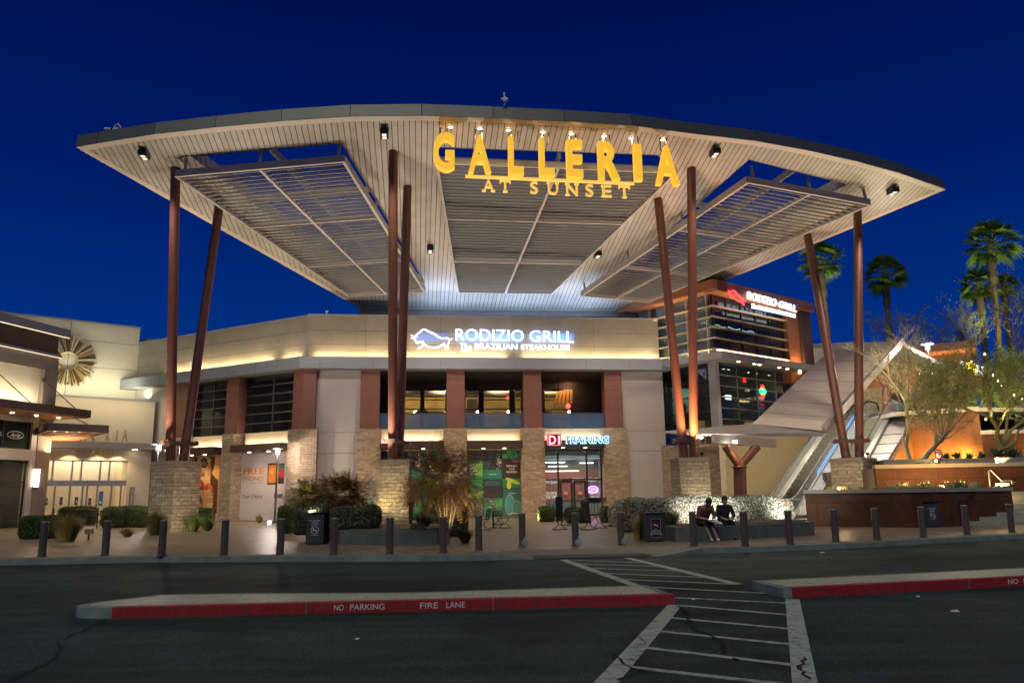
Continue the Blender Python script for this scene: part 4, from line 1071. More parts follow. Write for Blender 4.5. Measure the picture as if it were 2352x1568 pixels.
ph.rect(0,.99,.10,.105, (.45,.40,.40))
# fashion poster
a, b = wb[1][0]+.25, wb[1][1]-.35
K7 = crop(440,1080,.13393)
fp = Poster(WING, a+.02, b-.02, .35, 4.25, .2, 'fashion_poster', 'amber poster of a person in white framed sunglasses, red scarf and brown jacket', (.62,.30,.14))
def FP(pts):
    out = []
    for x, y in pts:
        u_, z_ = WING.hit(*K7(x, y), v=.2); out.append(((u_-fp.u0)/(fp.u1-fp.u0), (z_-fp.z0)/(fp.z1-fp.z0)))
    return out
skin1, skin2, skin3 = (.75,.44,.20), (.62,.30,.12), (.42,.18,.07)
def clipx(P_): return [(max(0, min(1, x)), max(0, min(1, y))) for x, y in P_]
fp.poly(clipx(FP([(690,240),(720,240),(700,680),(640,640),(600,560),(610,300)])), (.80,.42,.13))
fp.poly(clipx(FP([(255,235),(630,235),(632,380),(600,500),(560,560),(560,350),(540,280),(520,250),(330,250),(315,380),(290,390),(260,330)])), (.09,.035,.02), 'hair_print')
fp.poly(clipx(FP([(318,242),(535,242),(560,330),(565,480),(540,600),(470,665),(400,670),(350,610),(318,500),(312,400)])), skin1, 'face_print')
fp.poly(clipx(FP([(520,300),(560,330),(565,480),(540,600),(480,662),(500,560),(520,440)])), skin2)
fp.poly(clipx(FP([(420,660),(545,590),(570,700),(560,900),(430,900),(425,760)])), skin1, 'neck_print')
fp.poly(clipx(FP([(560,540),(640,640),(690,690),(680,900),(660,1340),(600,1340),(580,900),(545,700)])), (.13,.045,.02), 'jacket_print')
fp.poly(clipx(FP([(270,560),(330,620),(400,700),(430,800),(430,1190),(240,1190),(240,830),(280,700)])), (.16,.06,.03), 'jacket_print')
fp.poly(clipx(FP([(300,850),(420,860),(440,1180),(330,1180)])), (.45,.24,.12)); 
for k in range(7): fp.poly(clipx(FP([(310+k*16,870+k*30),(330+k*15,870+k*28),(345+k*10,1010+k*22),(325+k*10,1010+k*22)])), random.choice([(.20,.06,.07),(.08,.03,.03),(.55,.33,.2)]))
for k in range(16): x = 290+k*19; y = 760+30*sin(k*.9)+k*4; fp.poly(clipx(FP([(x,y-60),(x+26,y-30),(x+30,y+40),(x+4,y+55),(x-12,y)])), random.choice([(.62,.07,.03),(.45,.04,.03),(.72,.13,.05),(.30,.02,.03)]), 'scarf_print')
for k in range(4): fp.poly(clipx(FP([(500+k*4,900+k*62),(600+k*2,905+k*62),(618,925+k*62),(600,955+k*60),(500,948+k*60)])), skin1 if k % 2 else skin2, 'finger_print')
fp.poly(clipx(FP([(490,1130),(600,1120),(575,1300),(540,1320),(520,1200)])), skin1, 'wrist_print')
for (x, y, rx, ry) in ((448,368,.155,.20),(330,415,.10,.15)):
    c_ = FP([(x, y)])[0]; fp.ell(c_[0], c_[1], rx*.9, ry*.62, (.80,.66,.48), 'sunglasses_print', rot=-12); fp.ell(c_[0], c_[1], rx*.80, ry*.53, (.08,.04,.03), 'lens_print', rot=-12); fp.ell(c_[0], c_[1]-.012, rx*.5, ry*.25, (.28,.15,.08), 'lens_print', rot=-12)
fp.poly(clipx(FP([(500,340),(570,300),(580,312),(510,358)])), (.85,.75,.62))
c_ = FP([(400,565)])[0]; fp.ell(c_[0], c_[1], .085, .045, (.5,.14,.09), 'lips_print')
fp.poly(clipx(FP([(385,450),(405,450),(412,505),(385,515),(372,500)])), skin3)
fp.rect(.0,1,.0,.03, (.7,.6,.5))
# green collage posters (two bays)
def collage(a, b, label):
    p = Poster(MAIN, a+.02, b-.02, .1, 4.22, .2, 'collage_poster', label, (.018,.03,.035))
    gA, gB, gC, gD = (.01,.10,.07), (.02,.22,.08), (.012,.16,.13), (.16,.42,.08)
    p.rect(0,.3,.56,.86, gA); p.poly([(0,.6),(.15,.62),(.3,.75),(.3,.56),(0,.56)], gB); p.ell(.2,.66,.13,.3, gD, rot=-35) if False else p.poly([(.12,.8),(.3,.84),(.3,.60),(.2,.62)], gD)
    p.rect(.31,.66,.56,.71, gC); p.rect(.67,1,.86,1, gA)
    for x, y, r_ in ((.73,.90,.07),(.82,.96,.08),(.86,.885,.055),(.95,.91,.06),(.92,.98,.05)): p.ell(x, y, r_*.9, r_*.9, (.05,.30,.14)); p.ell(x-.01, y+.01, r_*.5, r_*.5, (.10,.42,.20))
    p.rect(.31,.66,.72,1, (.022,.03,.05)); p.poly([(.36,.74),(.42,.74),(.52,.98),(.44,.99)], (.04,.08,.09))
    for k in range(70): x = .60+random.gauss(0,.03); y = .83+random.gauss(0,.05)-(.6-x)*.3; p.ell(min(.655, x), y, .006, .006, (.75,.72,.66), 'confetti_print', n=6)
    p.rect(.67,1,.58,.86, (.035,.022,.028)); p.poly([(.8,.86),(1,.86),(1,.82),(.9,.80),(.85,.84)], (.25,.12,.13))
    p.rect(.31,.66,.42,.56, (.018,.035,.045))
    for k in range(5): p.ell(.36+k*.055, .50, .035, .035, (.03,.22,.18)); p.ell(.36+k*.055, .50, .024, .024, (.018,.035,.045))
    p.rect(.67,1,.42,.57, (.015,.20,.05)); p.ell(.86,.53,.15,.035, (.40,.52,.05), rot=-22); p.ell(.79,.47,.04,.085, (.50,.55,.06))
    p.rect(0,.3,.28,.555, (.02,.26,.09)); p.poly([(0,.5),(.3,.36),(.3,.43),(0,.555)], (.012,.12,.06))
    for x, y in ((.05,.31),(.2,.33),(.27,.36)): p.ell(x, y, .09, .028, (.02,.30,.07)); p.ell(x, y+.005, .06, .018, (.50,.48,.14))
    p.rect(.31,.66,.28,.415, (.022,.024,.026)); p.rect(.67,1,0,.41, (.01,.12,.10))
    p.ell(.80,.17,.09,.19, (.35,.30,.30)); p.ell(.80,.17,.08,.175, (.02,.27,.23)); p.ell(.93,.13,.09,.13, (.28,.24,.24)); p.ell(.93,.13,.08,.12, (.02,.22,.18))
    p.rect(.31,.66,.06,.275, (.015,.22,.11)); p.poly([(.45,.15),(.66,.26),(.66,.10),(.5,.08)], (.08,.36,.14)); p.poly([(.31,.22),(.5,.13),(.5,.17),(.31,.27)], (.01,.12,.07)); p.rect(.31,.66,.0,.058, (.01,.13,.09))
    p.rect(0,.3,0,.275, (.018,.028,.03))
    for k in range(60): p.ell(max(.05, min(.29, .25+random.gauss(0,.035))), .13+random.gauss(0,.07), .006, .006, (.62,.58,.52), 'confetti_print', n=6)
    W1 = (.62,.60,.55)
    for i, s in enumerate(('REFRESH','YOUR','BROWSING')): p.text(s, .745 if i != 1 else .79, .945 if i != 1 else .9, .745-i*.045, .772-i*.045, W1)
    for i, s in enumerate(('UPDATE','YOUR','SOFT','WEAR')): p.text(s, .05, .20, .765-i*.045, .79-i*.045, W1)
    for i, s in enumerate(('UPDATE','YOUR','SOFT')): p.text(s, .40, .57, .215-i*.042, .238-i*.042, W1)
    for x, y in ((.42,.63),(.78,.34),(.79,.04)): p.text('mall hours', x, x+.14, y, y+.014, (.75,.75,.7), .02)
    return p
collage(mb_[0][0], mb_[0][1], 'green and black shopping collage poster, partly hidden by the rust leaved tree')
collage(mb_[1][0], mb_[1][1], 'green and black shopping collage poster in full view beside the gym')

# ================================================================== CORNER TOWER (restaurant entrance on the upper level)
UP = 5.9
Cn = at_y(1641, 800, 48.5)
TR = Fr(Cn.x, Cn.y, 38); TL = Fr(Cn.x, Cn.y, -52)
tw = thing('restaurant_tower', 'copper framed glass corner building with lit fins above the escalator', 'building', (Cn.x, Cn.y, 0))
z1 = lambda x, y: Z1(x, y)
TU = TR.u(*z1(1478,600)); TUi = TR.u(*z1(1398,600)); GU = TR.u(*z1(1295,500))
top = TR.z(*z1(690,125)); fb = TR.z(*z1(690,205)); g1t = TR.z(*z1(655,290)); g1b = TR.z(*z1(690,735)); lb = TR.z(*z1(740,800))
LT = -6.5
print('tower z', top, fb, g1t, g1b, lb, TU, GU)
cop_w = mat('copper_soffit', (.42,.19,.08), .5, var=.08, bump=0)
m = MB()
m.box(-.5, TU+.05, -.9, 9, fb, top, fr=TR); m.build('roof_fascia', brownp, tw)
m = MB(); m.box(TUi, TU, -.6, 9, 0, fb-.004, fr=TR); m.build('end_wall', darkbr, tw)
m = MB(); m.box(GU, TUi, -.30, 9, g1b-1.2, fb-.004, fr=TR); m.build('copper_wall', copper, tw)
m = MB(); m.box(-.45, GU, -.85, .6, fb-.06, fb-.006, fr=TR); m.box(LT, 0, -.85, .6, fb-.055, fb-.01, fr=TL); m.build('roof_soffit', cop_w, tw)
m = MB(); m.box(LT-1, .9, -.9, .5, fb, top-.02, fr=TL); m.build('roof_fascia', copper, tw)
# upper glazing
def glaz(fr, u0, u1, z0, z1_, cols, rows, glass, v=.1, mt=mull, nm='window'):
    o = window_grid(fr, u0, u1, z0, z1_, rows, cols, v=v, glass=glass, parent=tw, mw=.07, name=nm); o.data.materials[0] = mt; return o
tint = glassmat('tower_glass', (.02,.03,.035), .55, .03, .8)
blueish = glassmat('tower_glass_pale', (.16,.22,.26), .6, .08, .8)
glaz(TR, 0, GU, g1b, fb-.06, 5, 1, tint); glaz(TL, LT, 0, g1b, fb-.06, 4, 1, blueish)
fin = mat('fin_metal', (.48,.40,.28), .4, metal=.2, var=.05, bump=0)
m = MB(); nf = 5
for k in range(nf):
    z = g1b+.35 + (fb-.9-g1b-.35)*k/(nf-1)
    m.box(-.35, GU-.02, -.30, -.02, z, z+.06, fr=TR); m.box(LT, -.02, -.302, -.02, z+.001, z+.061, fr=TL)
m.build('sun_fins', fin, tw)
m = MB()
for k in range(4): u = LT*k/4-.3; m.box(u-.05, u, -.2, .05, g1b+.05, fb-.1, fr=TL)
m.build('fin_brackets', fin, tw)
m = MB(); m.box(.02, GU-.05, -.20, -.15, g1b+.30, g1b+.33, fr=TR); m.build('fin_glow_strip', emat('fin_glow', (1,.75,.38), 9), tw)
for k in range(4):
    area('fin_lamp', TR.pt(GU*(k+.5)/4, -.32, g1b+.2), TR.V*.3+Vector((0,0,1)), GU/4-.1, .08, (1,.74,.4), 7, rot=TR.U)
    area('fin_lamp', TL.pt(LT*(k+.5)/4, -.32, g1b+.2), TL.V*.3+Vector((0,0,1)), -LT/4-.1, .08, (1,.78,.45), 9, rot=TL.U)
area('copper_wash', TR.pt((GU+TUi)/2, -.75, g1b+.1), TR.V*.45+Vector((0,0,1)), 1.0, .2, (1,.6,.28), 26, rot=TR.U)
area('soffit_wash', TR.pt(GU*.5, -.5, fb-1.1), (0,0,1), GU*.9, .15, (1,.6,.3), 22, rot=TR.U); area('soffit_wash', TL.pt(LT*.5, -.5, fb-1.1), (0,0,1), 5, .15, (1,.62,.32), 16, rot=TL.U)
# ledge and downlights
m = MB(); m.box(-1.0, TUi+.1, -1.3, .05, lb, g1b, fr=TR); m.box(LT-.5, 1.28, -1.0, .04, lb+.002, g1b-.003, fr=TL); m.build('entrance_ledge', steel_g, tw)
for f in (.12,.3,.36,.6,.7,.86,.95):
    u = TUi*f; m = MB(); m.box(u, u+.22, -.9+.5*(int(f*100) % 2), -.8+.5*(int(f*100) % 2), lb-.012, lb-.004, fr=TR); m.build('downlight', glow, tw)
spot('ledge_lamp', TR.pt(2.5,-.7,lb-.05), TR.pt(2.5,-.5,UP), 120, WARM, 60); spot('ledge_lamp', TR.pt(6,-.7,lb-.05), TR.pt(6,-.5,UP), 120, WARM, 60)
# lower glazing at upper level
glaz(TR, .35, TUi-.2, UP+.03, lb, 4, 5, tint, v=.35, mt=alu); glaz(TL, LT, -.35, UP-1.5, lb, 3, 5, tint, v=.35)
m = MB(); m.box(0,.32,.0,.6,UP-1.5,lb,fr=TR); m.build('corner_post', steel_g, tw)
# room behind: floors, back wall, lit kitchen patch
m = MB(); m.box(.5, TU-.5, 8, 8.2, UP, top-.3, fr=TR); m.build('room_wall', mat('tower_room_wall', (.16,.13,.10), .8, var=.3, bump=0), tw)
m = MB(); m.box(.5, TU-.5, .6, 8, lb+.02, g1b-.02, fr=TR); m.box(.45, TU-.5, .5, 8, UP-.2, UP-.02, fr=TR); m.box(.5, TU-.5, .6, 8, fb+.05, fb+.2, fr=TR); m.build('room_slabs', dark, tw)
kit = mat('kitchen_wall_green', (.22,.42,.30), .5, var=.3, bump=0)
m = MB(); m.box(1.0, 3.6, 4.5, 4.6, UP, UP+2.5, fr=TR); m.build('kitchen_wall', kit, tw)
area('kitchen_light', TR.pt(2.2, 3.2, UP+2.9), (0,.25,-1), 2, .6, (.75,1,.85), 70); area('tower_room_light', TR.pt(5, 4, g1b+2.6), (0,0,-1), 4, 2, (.9,.8,.55), 30); area('tower_room_light', TR.pt(2, 6, g1b+2.6), (0,0,-1), 3, 2, (.8,.9,1), 30)
m = MB()
for k in range(8): u = 1.0+k*.33; m.box(u, u+.15, 4.0, 4.2, UP, UP+.8+.3*(k % 3), fr=TR)
for k in range(5): u = .8+k*.9; m.box(u, u+.5, 1.6, 2.2, UP, UP+1.0, fr=TR); m.tube([TR.pt(u+.2,1.9,UP+1.0), TR.pt(u+.2,1.9,UP+1.5)], .05, 6)
m.build('bar_furniture', black, tw)
m = MB(); m.box(4.2, 4.8, 2.5, 2.55, UP+1.7, UP+2.0, fr=TR); m.box(5.9,6.6,4,4.05,UP+2.1,UP+2.2, fr=TR); m.build('room_lamp', emat('cool_lamp', (.8,1,1), 6), tw)
m = MB()
for k in range(30): p = TR.pt(.5+GU*.75*k/30, 1.2, g1b+2.35+.05*sin(k)); m.ball(p, .035, .035, .035, 6, 4)
m.build('string_of_lights', emat('cool_spark', (.6,1,.9), 5), tw)
# railing in front at the upper level
m = MB()
for z in (UP+.35, UP+.6, UP+.85, UP+1.08): m.tube([TR.pt(.4,-1.2,z), TR.pt(TUi,-1.2,z)], .02, 6)
for k in range(8): m.tube([TR.pt(.5+k*1.3,-1.2,UP), TR.pt(.5+k*1.3,-1.2,UP+1.1)], .03, 6)
m.build('railing', black, tw)
# open sign + numerals
t = thing('window_open_sign', 'round red and green neon OPEN sign high in the tower window above the escalator canopy', 'neon sign', TR.pt(0,0,0))
u_, z_ = TR.hit(*z1(1110,1052), v=.3); t.location = TR.pt(u_, .3, z_-.4)
m = MB()
for s, r_ in ((1,.16),(-1,.16)): m.ball(TR.pt(u_, .28, z_+s*.28), .13, .05, .17, 8, 6)
m.build('red_ornament', emat('neon_red', (1,.03,.02), 3), t)
m = MB(); m.tube([TR.pt(u_+.34*cos(a), .27, z_+.2*sin(a)) for a in [k*2*pi/20 for k in range(21)]], .03, 6, cap=False); put_text(m, 'OPEN', TR.pt(u_-.24,.27,z_-.09), TR.U, (0,0,1), .48, .18, .02, .01); m.build('lettering', emat('neon_green', (.02,.9,.25), 3), t)
u_, z_ = TR.hit(*z1(953,955), v=.3); m = MB(); m.box(u_-.16,u_+.16,.28,.31,z_-.15,z_+.15,fr=TR); m.build('red_window_light', emat('neon_red2', (.8,.02,.02), .9), tw)
u_, z_ = TR.hit(*z1(980,1036), v=.3); m = MB(); put_text(m, '2300', TR.pt(u_-.26,.33,z_-.12), TR.U, (0,0,1), .52, .24, .01, .01); m.build('house_number', signwhite, tw)
# sign on the roof
SV2 = -.98
def S2f(x, y): h = TR.hit(*z1(x, y), v=SV2); return TR.pt(h[0], SV2, h[1])
t = thing('roof_sign', 'white glowing RODIZIO GRILL roof sign with a red neon bull on the corner tower', 'sign', S2f(1100,260))
# map bull from the other drawing: x 120..650,y 118..380  ->  this one
def SB(x, y):
    f = (x-115)/535; g = (y-118)/260
    return S2f(812+f*150, 150+f*78 + g*78)
bull(SB, emat('neon_bull_red', (1,.02,.03), 5), t, .05)
def ln2(s, x0, y0t, y0b, x1, y1t, y1b, bold=.03, shear=0):
    a = S2f(x0, y0b); b = S2f(x1, y1b); c = S2f(x0, y0t)
    m = MB(); put_text(m, s, a, b-a, c-a, (b-a).length, (c-a).length, .12, bold, shear); m.build('lettering', emat('neon_white_roof', (.8,.92,1), 1.6) if 'neon_white_roof' not in MATS else MATS['neon_white_roof'], t)
ln2('RODIZIO', 975,185,250, 1225,248,318, .0); ln2('GRILL', 1248,265,322, 1398,300,366, .0)
ln2('The', 1012,292,330,1052,302,338, .01, .2); ln2('BRAZILIAN', 1060,305,337,1208,338,372,.01); ln2('STEAKHOUSE', 1220,342,373,1388,380,413,.01)
for x, e in ((1100,4),(1320,4)): c = S2f(x, 300); area('roof_sign_halo', c+TR.V*.02, TR.V, 3.2, .5, (.04,.3,1), e*.8, rot=TR.U)

# pale link building behind the tower and the far right
m = MB(); a = at_y(1860, 800, 62); b = at_y(1935, 830, 60)
t = thing('rear_building', 'cream walled block glimpsed between the tower and the escalator roof', 'building', (a.x, a.y, 0))
m.box(0, 4.2, 0, 6, UP, at_y(1860,797,62).z, fr=Fr(a.x-1.0, a.y, -12)); m.build('wall', stucco_c, t)
m = MB(); m.box(-.1, 4.3, -.1, 6, at_y(1860,797,62).z, at_y(1860,797,62).z+.2, fr=Fr(a.x-1.0, a.y, -12)); m.build('coping', ledge_m, t)

# ================================================================== ESCALATORS
K3 = crop(1500,1000,.25510); R4 = crop(1950,1000,.25510); Z2 = crop(1900,500,.38265); Z5 = crop(2150,800,.22321)
KE = 1.13
ES = Fr(12.05*KE, 38.0*KE, 46)                      # u runs along the escalator, v to its left
SL = .577; run = (UP)/SL
esc_glow = [0]
alus = mat('escalator_aluminium', (.45,.45,.43), .3, metal=.7, var=.08, bump=0)
step_m = mat('escalator_steps', (.17,.155,.12), .5, metal=.5, var=.3, bump=.1)
rubber = mat('handrail_rubber', (.01,.01,.01), .4, bump=0)
def zl(u): return max(0, min(UP, u*SL))
def escalator(v0, v1, label, panel=False):
    t = thing('escalator', label, 'escalator', ES.pt(0, (v0+v1)/2, 0), group='escalators up to the restaurant level')
    us = [-2.2, -.3, run+.3, run+2.0]
    zf = lambda u: 0 if u < 0 else (UP if u > run else u*SL)
    for v in (v0, v1):
        s = 1 if v == max(v0, v1) else -1
        ua = [-2.0, -.2, .6, run-.6, run+.2, run+1.8]; za = [0, 0, .6*SL-.05, UP-.6*SL+.05, UP, UP]
        m = MB()
        for (a, x), (b, y) in zip(list(zip(ua, za))[:-1], list(zip(ua, za))[1:]):
            m.hexa([ES.pt(a, v-.02, x+.22), ES.pt(b, v-.02, y+.22), ES.pt(b, v+.0, y+.22), ES.pt(a, v+.0, x+.22), ES.pt(a, v-.02, x+.97), ES.pt(b, v-.02, y+.97), ES.pt(b, v+.0, y+.97), ES.pt(a, v+.0, x+.97)])
        m.build('balustrade_glass', glass_c, t)
        m = MB(); m.tube([ES.pt(ua[0]-.25, v-.01, .55)] + [ES.pt(a, v-.01, x+1.0) for a, x in zip(ua, za)] + [ES.pt(ua[-1]+.25, v-.01, UP+.55)], .045, 8); m.build('handrail', rubber, t)
        m = MB()
        for (a, x), (b, y) in zip(list(zip(ua, za))[:-1], list(zip(ua, za))[1:]):
            m.hexa([ES.pt(a, v-.14, x-.05), ES.pt(b, v-.14, y-.05), ES.pt(b, v+.14, y-.05), ES.pt(a, v+.14, x-.05), ES.pt(a, v-.14, x+.22), ES.pt(b, v-.14, y+.22), ES.pt(b, v+.14, y+.22), ES.pt(a, v+.14, x+.22)])
        m.build('skirt', alus, t)
    m = MB(); n = int(run/.4); a, b = min(v0, v1)+.15, max(v0, v1)-.15
    for k in range(n):
        u = k*.4; m.box(u, u+.42, a, b, zf(u)-.3, zf(u)+.21, fr=ES)
    m.box(-2.0, 0, a, b, .01, .05, fr=ES)
    m.build('steps', step_m, t)
    return t
escalator(0, -1.45, 'escalator nearest the tower, its glass side carrying a blue advert strip')
escalator(-2.0, -3.45, 'escalator beside the corten wall with the pale metal side')
# body under and between
m = MB()
def wedge(v0, v1, zt0, mt, nm, under=1.0, parent=None):
    m = MB(); us = [-2, 0, run, run+2]; zz = [0, 0, UP, UP]
    for i in range(3):
        a, b = us[i], us[i+1]
        lo = lambda z: max(-.1, z-under)
        m.hexa([ES.pt(a, v0, lo(zz[i])), ES.pt(b, v0, lo(zz[i+1])), ES.pt(b, v1, lo(zz[i+1])), ES.pt(a, v1, lo(zz[i])), ES.pt(a, v0, zz[i]+zt0), ES.pt(b, v0, zz[i+1]+zt0), ES.pt(b, v1, zz[i+1]+zt0), ES.pt(a, v1, zz[i]+zt0)])
    return m.build(nm, mt, parent)
t = thing('escalator_truss', 'pale metal clad truss carrying both escalators, with a broad lit side panel', 'escalator frame', ES.pt(2,-1.8,0))
wedge(-1.58, -1.87, .19, alus, 'middle_deck', parent=t); wedge(.14, .3, .1, alus, 'side_cladding', parent=t); wedge(-3.6, -4.75, .05, steel_g, 'side_cladding', parent=t, under=.5)
for k in range(9):
    u = .8+k*1.0; m = MB(); m.box(u, u+.03, -4.76, -3.6, zl(u)-.3, zl(u+.03)+.075, fr=ES); m.build('cladding_joint', seam, t)
# blue advert strip
blue_ad = emat('blue_advert_glow', (.16,.40,.85), .42)
m = MB()
for k in range(10):
    a = 3.2+k*.62; b = a+.56
    m.hexa([ES.pt(a,-1.50,zl(a)+.26), ES.pt(b,-1.50,zl(b)+.26), ES.pt(b,-1.48,zl(b)+.26), ES.pt(a,-1.48,zl(a)+.26), ES.pt(a,-1.50,zl(a)+.62), ES.pt(b,-1.50,zl(b)+.62), ES.pt(b,-1.48,zl(b)+.62), ES.pt(a,-1.48,zl(a)+.62)])
m.build('advert_strip', blue_ad, t)
# escalator roof: sloping slab plus flat front part on a Y column
roof = thing('escalator_canopy', 'pale ribbed sloping roof over the escalators with a flat front on a forked rust column', 'canopy', ES.pt(2, 0, 0))
B = at_y(1890, 988, 35.2*KE)
E_ = (ES.U*cos(R(30)) + Vector((0,0,sin(R(30))))).normalized(); Nn = E_.cross(ES.V).normalized()
if Nn.z < 0: Nn = -Nn
def onroof(px, py):
    r = ray(px, py); t_ = (B-O).dot(Nn)/r.dot(Nn); return O + r*t_
A = onroof(1728, 973); Cc = onroof(2070, 784); Dd = onroof(1903, 806)
Dd = A + (Dd-A).normalized()*(Cc-B).length
print('esc roof', B, A, Cc, Dd)
# square the slab to the escalator axis
wv = (A-B).dot(ES.V); 
m = MB(); th2 = .28
lower = lambda p: p - Nn*th2
m.hexa([lower(B), lower(Cc), lower(Dd), lower(A), B, Cc, Dd, A]); roof_m = mat('canopy_roof_pale', (.55,.47,.42), .5, var=.1, scale=.8, bump=.05)
m.build('sloped_roof', roof_m, roof)
m = MB()
L_ = (Cc-B).length
for k in range(1, 8):
    f = k/8; a = B+(Cc-B)*f+Nn*.004; b = A+(Dd-A)*f+Nn*.004; d = (Cc-B).normalized()*.02
    m.add([a-d, a+d, b+d, b-d], [(0,1,2,3)])
m.build('roof_seam', seam, roof)
m = MB()
m.beam(B+Nn*.05-(A-B).normalized()*.1, Cc+Nn*.05-(A-B).normalized()*.1, .2, .4); m.build('edge_beam', steel_g, roof)
# flat front: from A,B forward to the left
zf_ = B.z-.2
FL2 = at_z(1520, 995, zf_); FB = at_z(1558, 985, zf_)
flat = [B+Vector((.2,-.2,0)), A, at_z(1716, 970, zf_+.1), FB+Vector((-.3,.6,0)), FL2]
flat = [(p.x, p.y) for p in (B, A, at_z(1524, 992, zf_), )]
bx, by = B.x, B.y
# plan of the flat roof: quadrilateral reaching left to the main building
q1 = Vector((B.x, B.y, 0)); q2 = Vector((A.x, A.y, 0)); q3 = at_z(1521, 996, B.z-.3); q4 = at_z(1640, 998, B.z-.3)
f1, f2, f3, f4 = B, A, at_y(1521, 990, 44.8), at_y(1600, 996, 43.0)
dn_ = Vector((0,0,-.2)); up_ = Vector((0,0,.0))
m = MB(); m.hexa([f1+dn_-Vector((0,0,.12)), f2+dn_, f3+dn_*.5, f4+dn_*.5, f1-Vector((0,0,.12)), f2, f3, f4]); m.build('flat_roof', steel_g, roof)
for z_ in (0,):
    pass
# Y column with cross beam
yb = at_y(1702, 1190, 35.6*1.10); yb.z = 0
yj = at_y(1699, 1072, 35.6*1.10); y1 = at_y(1667, 1024, 35.6*1.10); y2 = at_y(1738, 1026, 36.2*1.10)
m = MB(); m.tube([yb, yj], .31, 18); m.lathe(yj, [(0,.03),(.4,.03),(.4,-.03),(0,-.03)], 18); m.build('column', rust, roof)
m = MB(); m.tube([yj, y1], [.2,.22], 14); m.build('column_branch', rust, roof)
m = MB(); m.tube([yj, y2], [.2,.22], 14); m.build('column_branch', rust, roof)
b1 = at_y(1610, 1008, 35.6*1.10); b2 = at_y(1806, 1017, 36.5*1.10)
m = MB(); m.beam(b1+Vector((.6,0,0)), b2-Vector((.6,0,0)), .3, .42); m.build('cross_beam', steel_g, roof)
m = MB(); m.lathe(at_y(1688,1017,35.3*1.10), [(0,0),(.1,0),(.12,.12),(0,.12)], 12); m.build('beam_lamp', emat('beam_lamp_glow', (1,.9,.75), 18), roof)
spot('beam_lamp_light', at_y(1688,1019,35.2*1.10), at_y(1685,1190,38), 100, WARM, 120)
# lights under the sloped roof
mid = (A+B+Cc+Dd)/4
for f in (.2,.5,.8):
    p = (A+B)/2+((Cc+Dd)/2-(A+B)/2)*f - Nn*.45
    m = MB(); m.beam(p-ES.V*1.2, p+ES.V*1.2, .1, .06); m.build('roof_tube_light', emat('roof_tube', (1,.93,.8), 12) if 'roof_tube' not in MATS else MATS['roof_tube'], roof)
    area('escalator_light', p-Vector((0,0,.1)), (0,0,-1), 2.4, .3, (1,.93,.78), 190, rot=ES.V)
# upper end: butterfly wing of the roof over the top landing, seen from below
w0 = Cc; w1 = at_y(2198, 846, 48); w2 = at_y(2170, 868, 41)
m = MB(); t1, t2, t3, t4 = Cc, Dd, at_y(2050,845,56), w1
m.hexa([Cc-Vector((0,0,.25)), at_y(2200,852,48)-Vector((0,0,.25)), at_y(2130,850,56)-Vector((0,0,.25)), Dd+Vector((1.5,2,-.25)), Cc, at_y(2200,852,48), at_y(2130,850,56), Dd+Vector((1.5,2,0))])
m.build('upper_wing', steel_g, roof)
# Y support at the top landing, with stone pier
sp_ = at_y(2004, 1000, 51)
m = MB(); c0_ = at_y(2004, 925, 51); m.box(-.8,.8,-.5,.5,UP,c0_.z+.9, fr=Fr(sp_.x, sp_.y, 20)); 
t = thing('landing_pier', 'stone faced pier behind the top of the escalators', 'pier', (sp_.x, sp_.y, UP)); m.build('pier', stone, t)
m = MB(); p0 = at_y(2037, 960, 49); p0.z = UP; p1 = at_y(2037, 893, 49); m.tube([p0, p1], .28, 14); m.build('column', rust, roof)
for dx in (-30, 32):
    m = MB(); m.tube([p1, at_y(2037+dx, 842, 49)], .17, 12); m.build('column_branch', rust, roof)

# ================================================================== TERRACES AND UPPER LEVEL
def wallpath(pts, z0, z1, thick, mt, parent, name, cap=None, capw=.4):
    """wall along plan points (right side faces the viewer)"""
    m = MB(); cpm = MB()
    for a, b in zip(pts[:-1], pts[1:]):
        a, b = Vector((a[0],a[1],0)), Vector((b[0],b[1],0)); d = (b-a).normalized(); n = Vector((-d.y, d.x, 0))
        m.hexa([a+Vector((0,0,z0)), b+Vector((0,0,z0)), b+n*thick+Vector((0,0,z0)), a+n*thick+Vector((0,0,z0)), a+Vector((0,0,z1)), b+Vector((0,0,z1)), b+n*thick+Vector((0,0,z1)), a+n*thick+Vector((0,0,z1))])
        if cap: cpm.hexa([a-n*.06-d*.03+Vector((0,0,z1)), b-n*.06+d*.03+Vector((0,0,z1)), b+n*capw+d*.03+Vector((0,0,z1)), a+n*capw-d*.03+Vector((0,0,z1)), a-n*.06-d*.03+Vector((0,0,z1+cap)), b-n*.06+d*.03+Vector((0,0,z1+cap)), b+n*capw+d*.03+Vector((0,0,z1+cap)), a+n*capw-d*.03+Vector((0,0,z1+cap))])
    o = m.build(name, mt, parent)
    if cap: cpm.build('coping', conc, o)
    return o
def xy(p): return (p.x, p.y)
ga_ = at_y(1855, 1206, 33.5); gb_ = at_z(2100, 1211, 0); gc_ = at_y(2330, 1180, 33.0)
t1_ = thing('planter_wall', 'lowest corten planter wall with a concrete coping, in front of the escalators', 'retaining wall', (ga_.x+2, ga_.y, 0))
H1 = 1.33
wallpath([xy(ga_), xy(gb_), (gc_.x, gc_.y)], -.02, H1, .3, corten, t1_, 'wall', cap=.15)
wallpath([(ga_.x+3.4, ga_.y+7), xy(ga_)][::1], -.02, H1, .3, corten, t1_, 'wall', cap=.15)
so = MB(); so.prism([(ga_.x+.2,ga_.y+.25),(gb_.x,gb_.y+.3),(gc_.x,gc_.y+.25),(gc_.x+2,39),(ga_.x+3.6,40)], .8, 1.28); struct(so.build('terrace_soil', mulch))
H2 = 2.55; r1 = at_y(2012, 1090, 36.6); r2 = at_y(2560, 1075, 34.8)
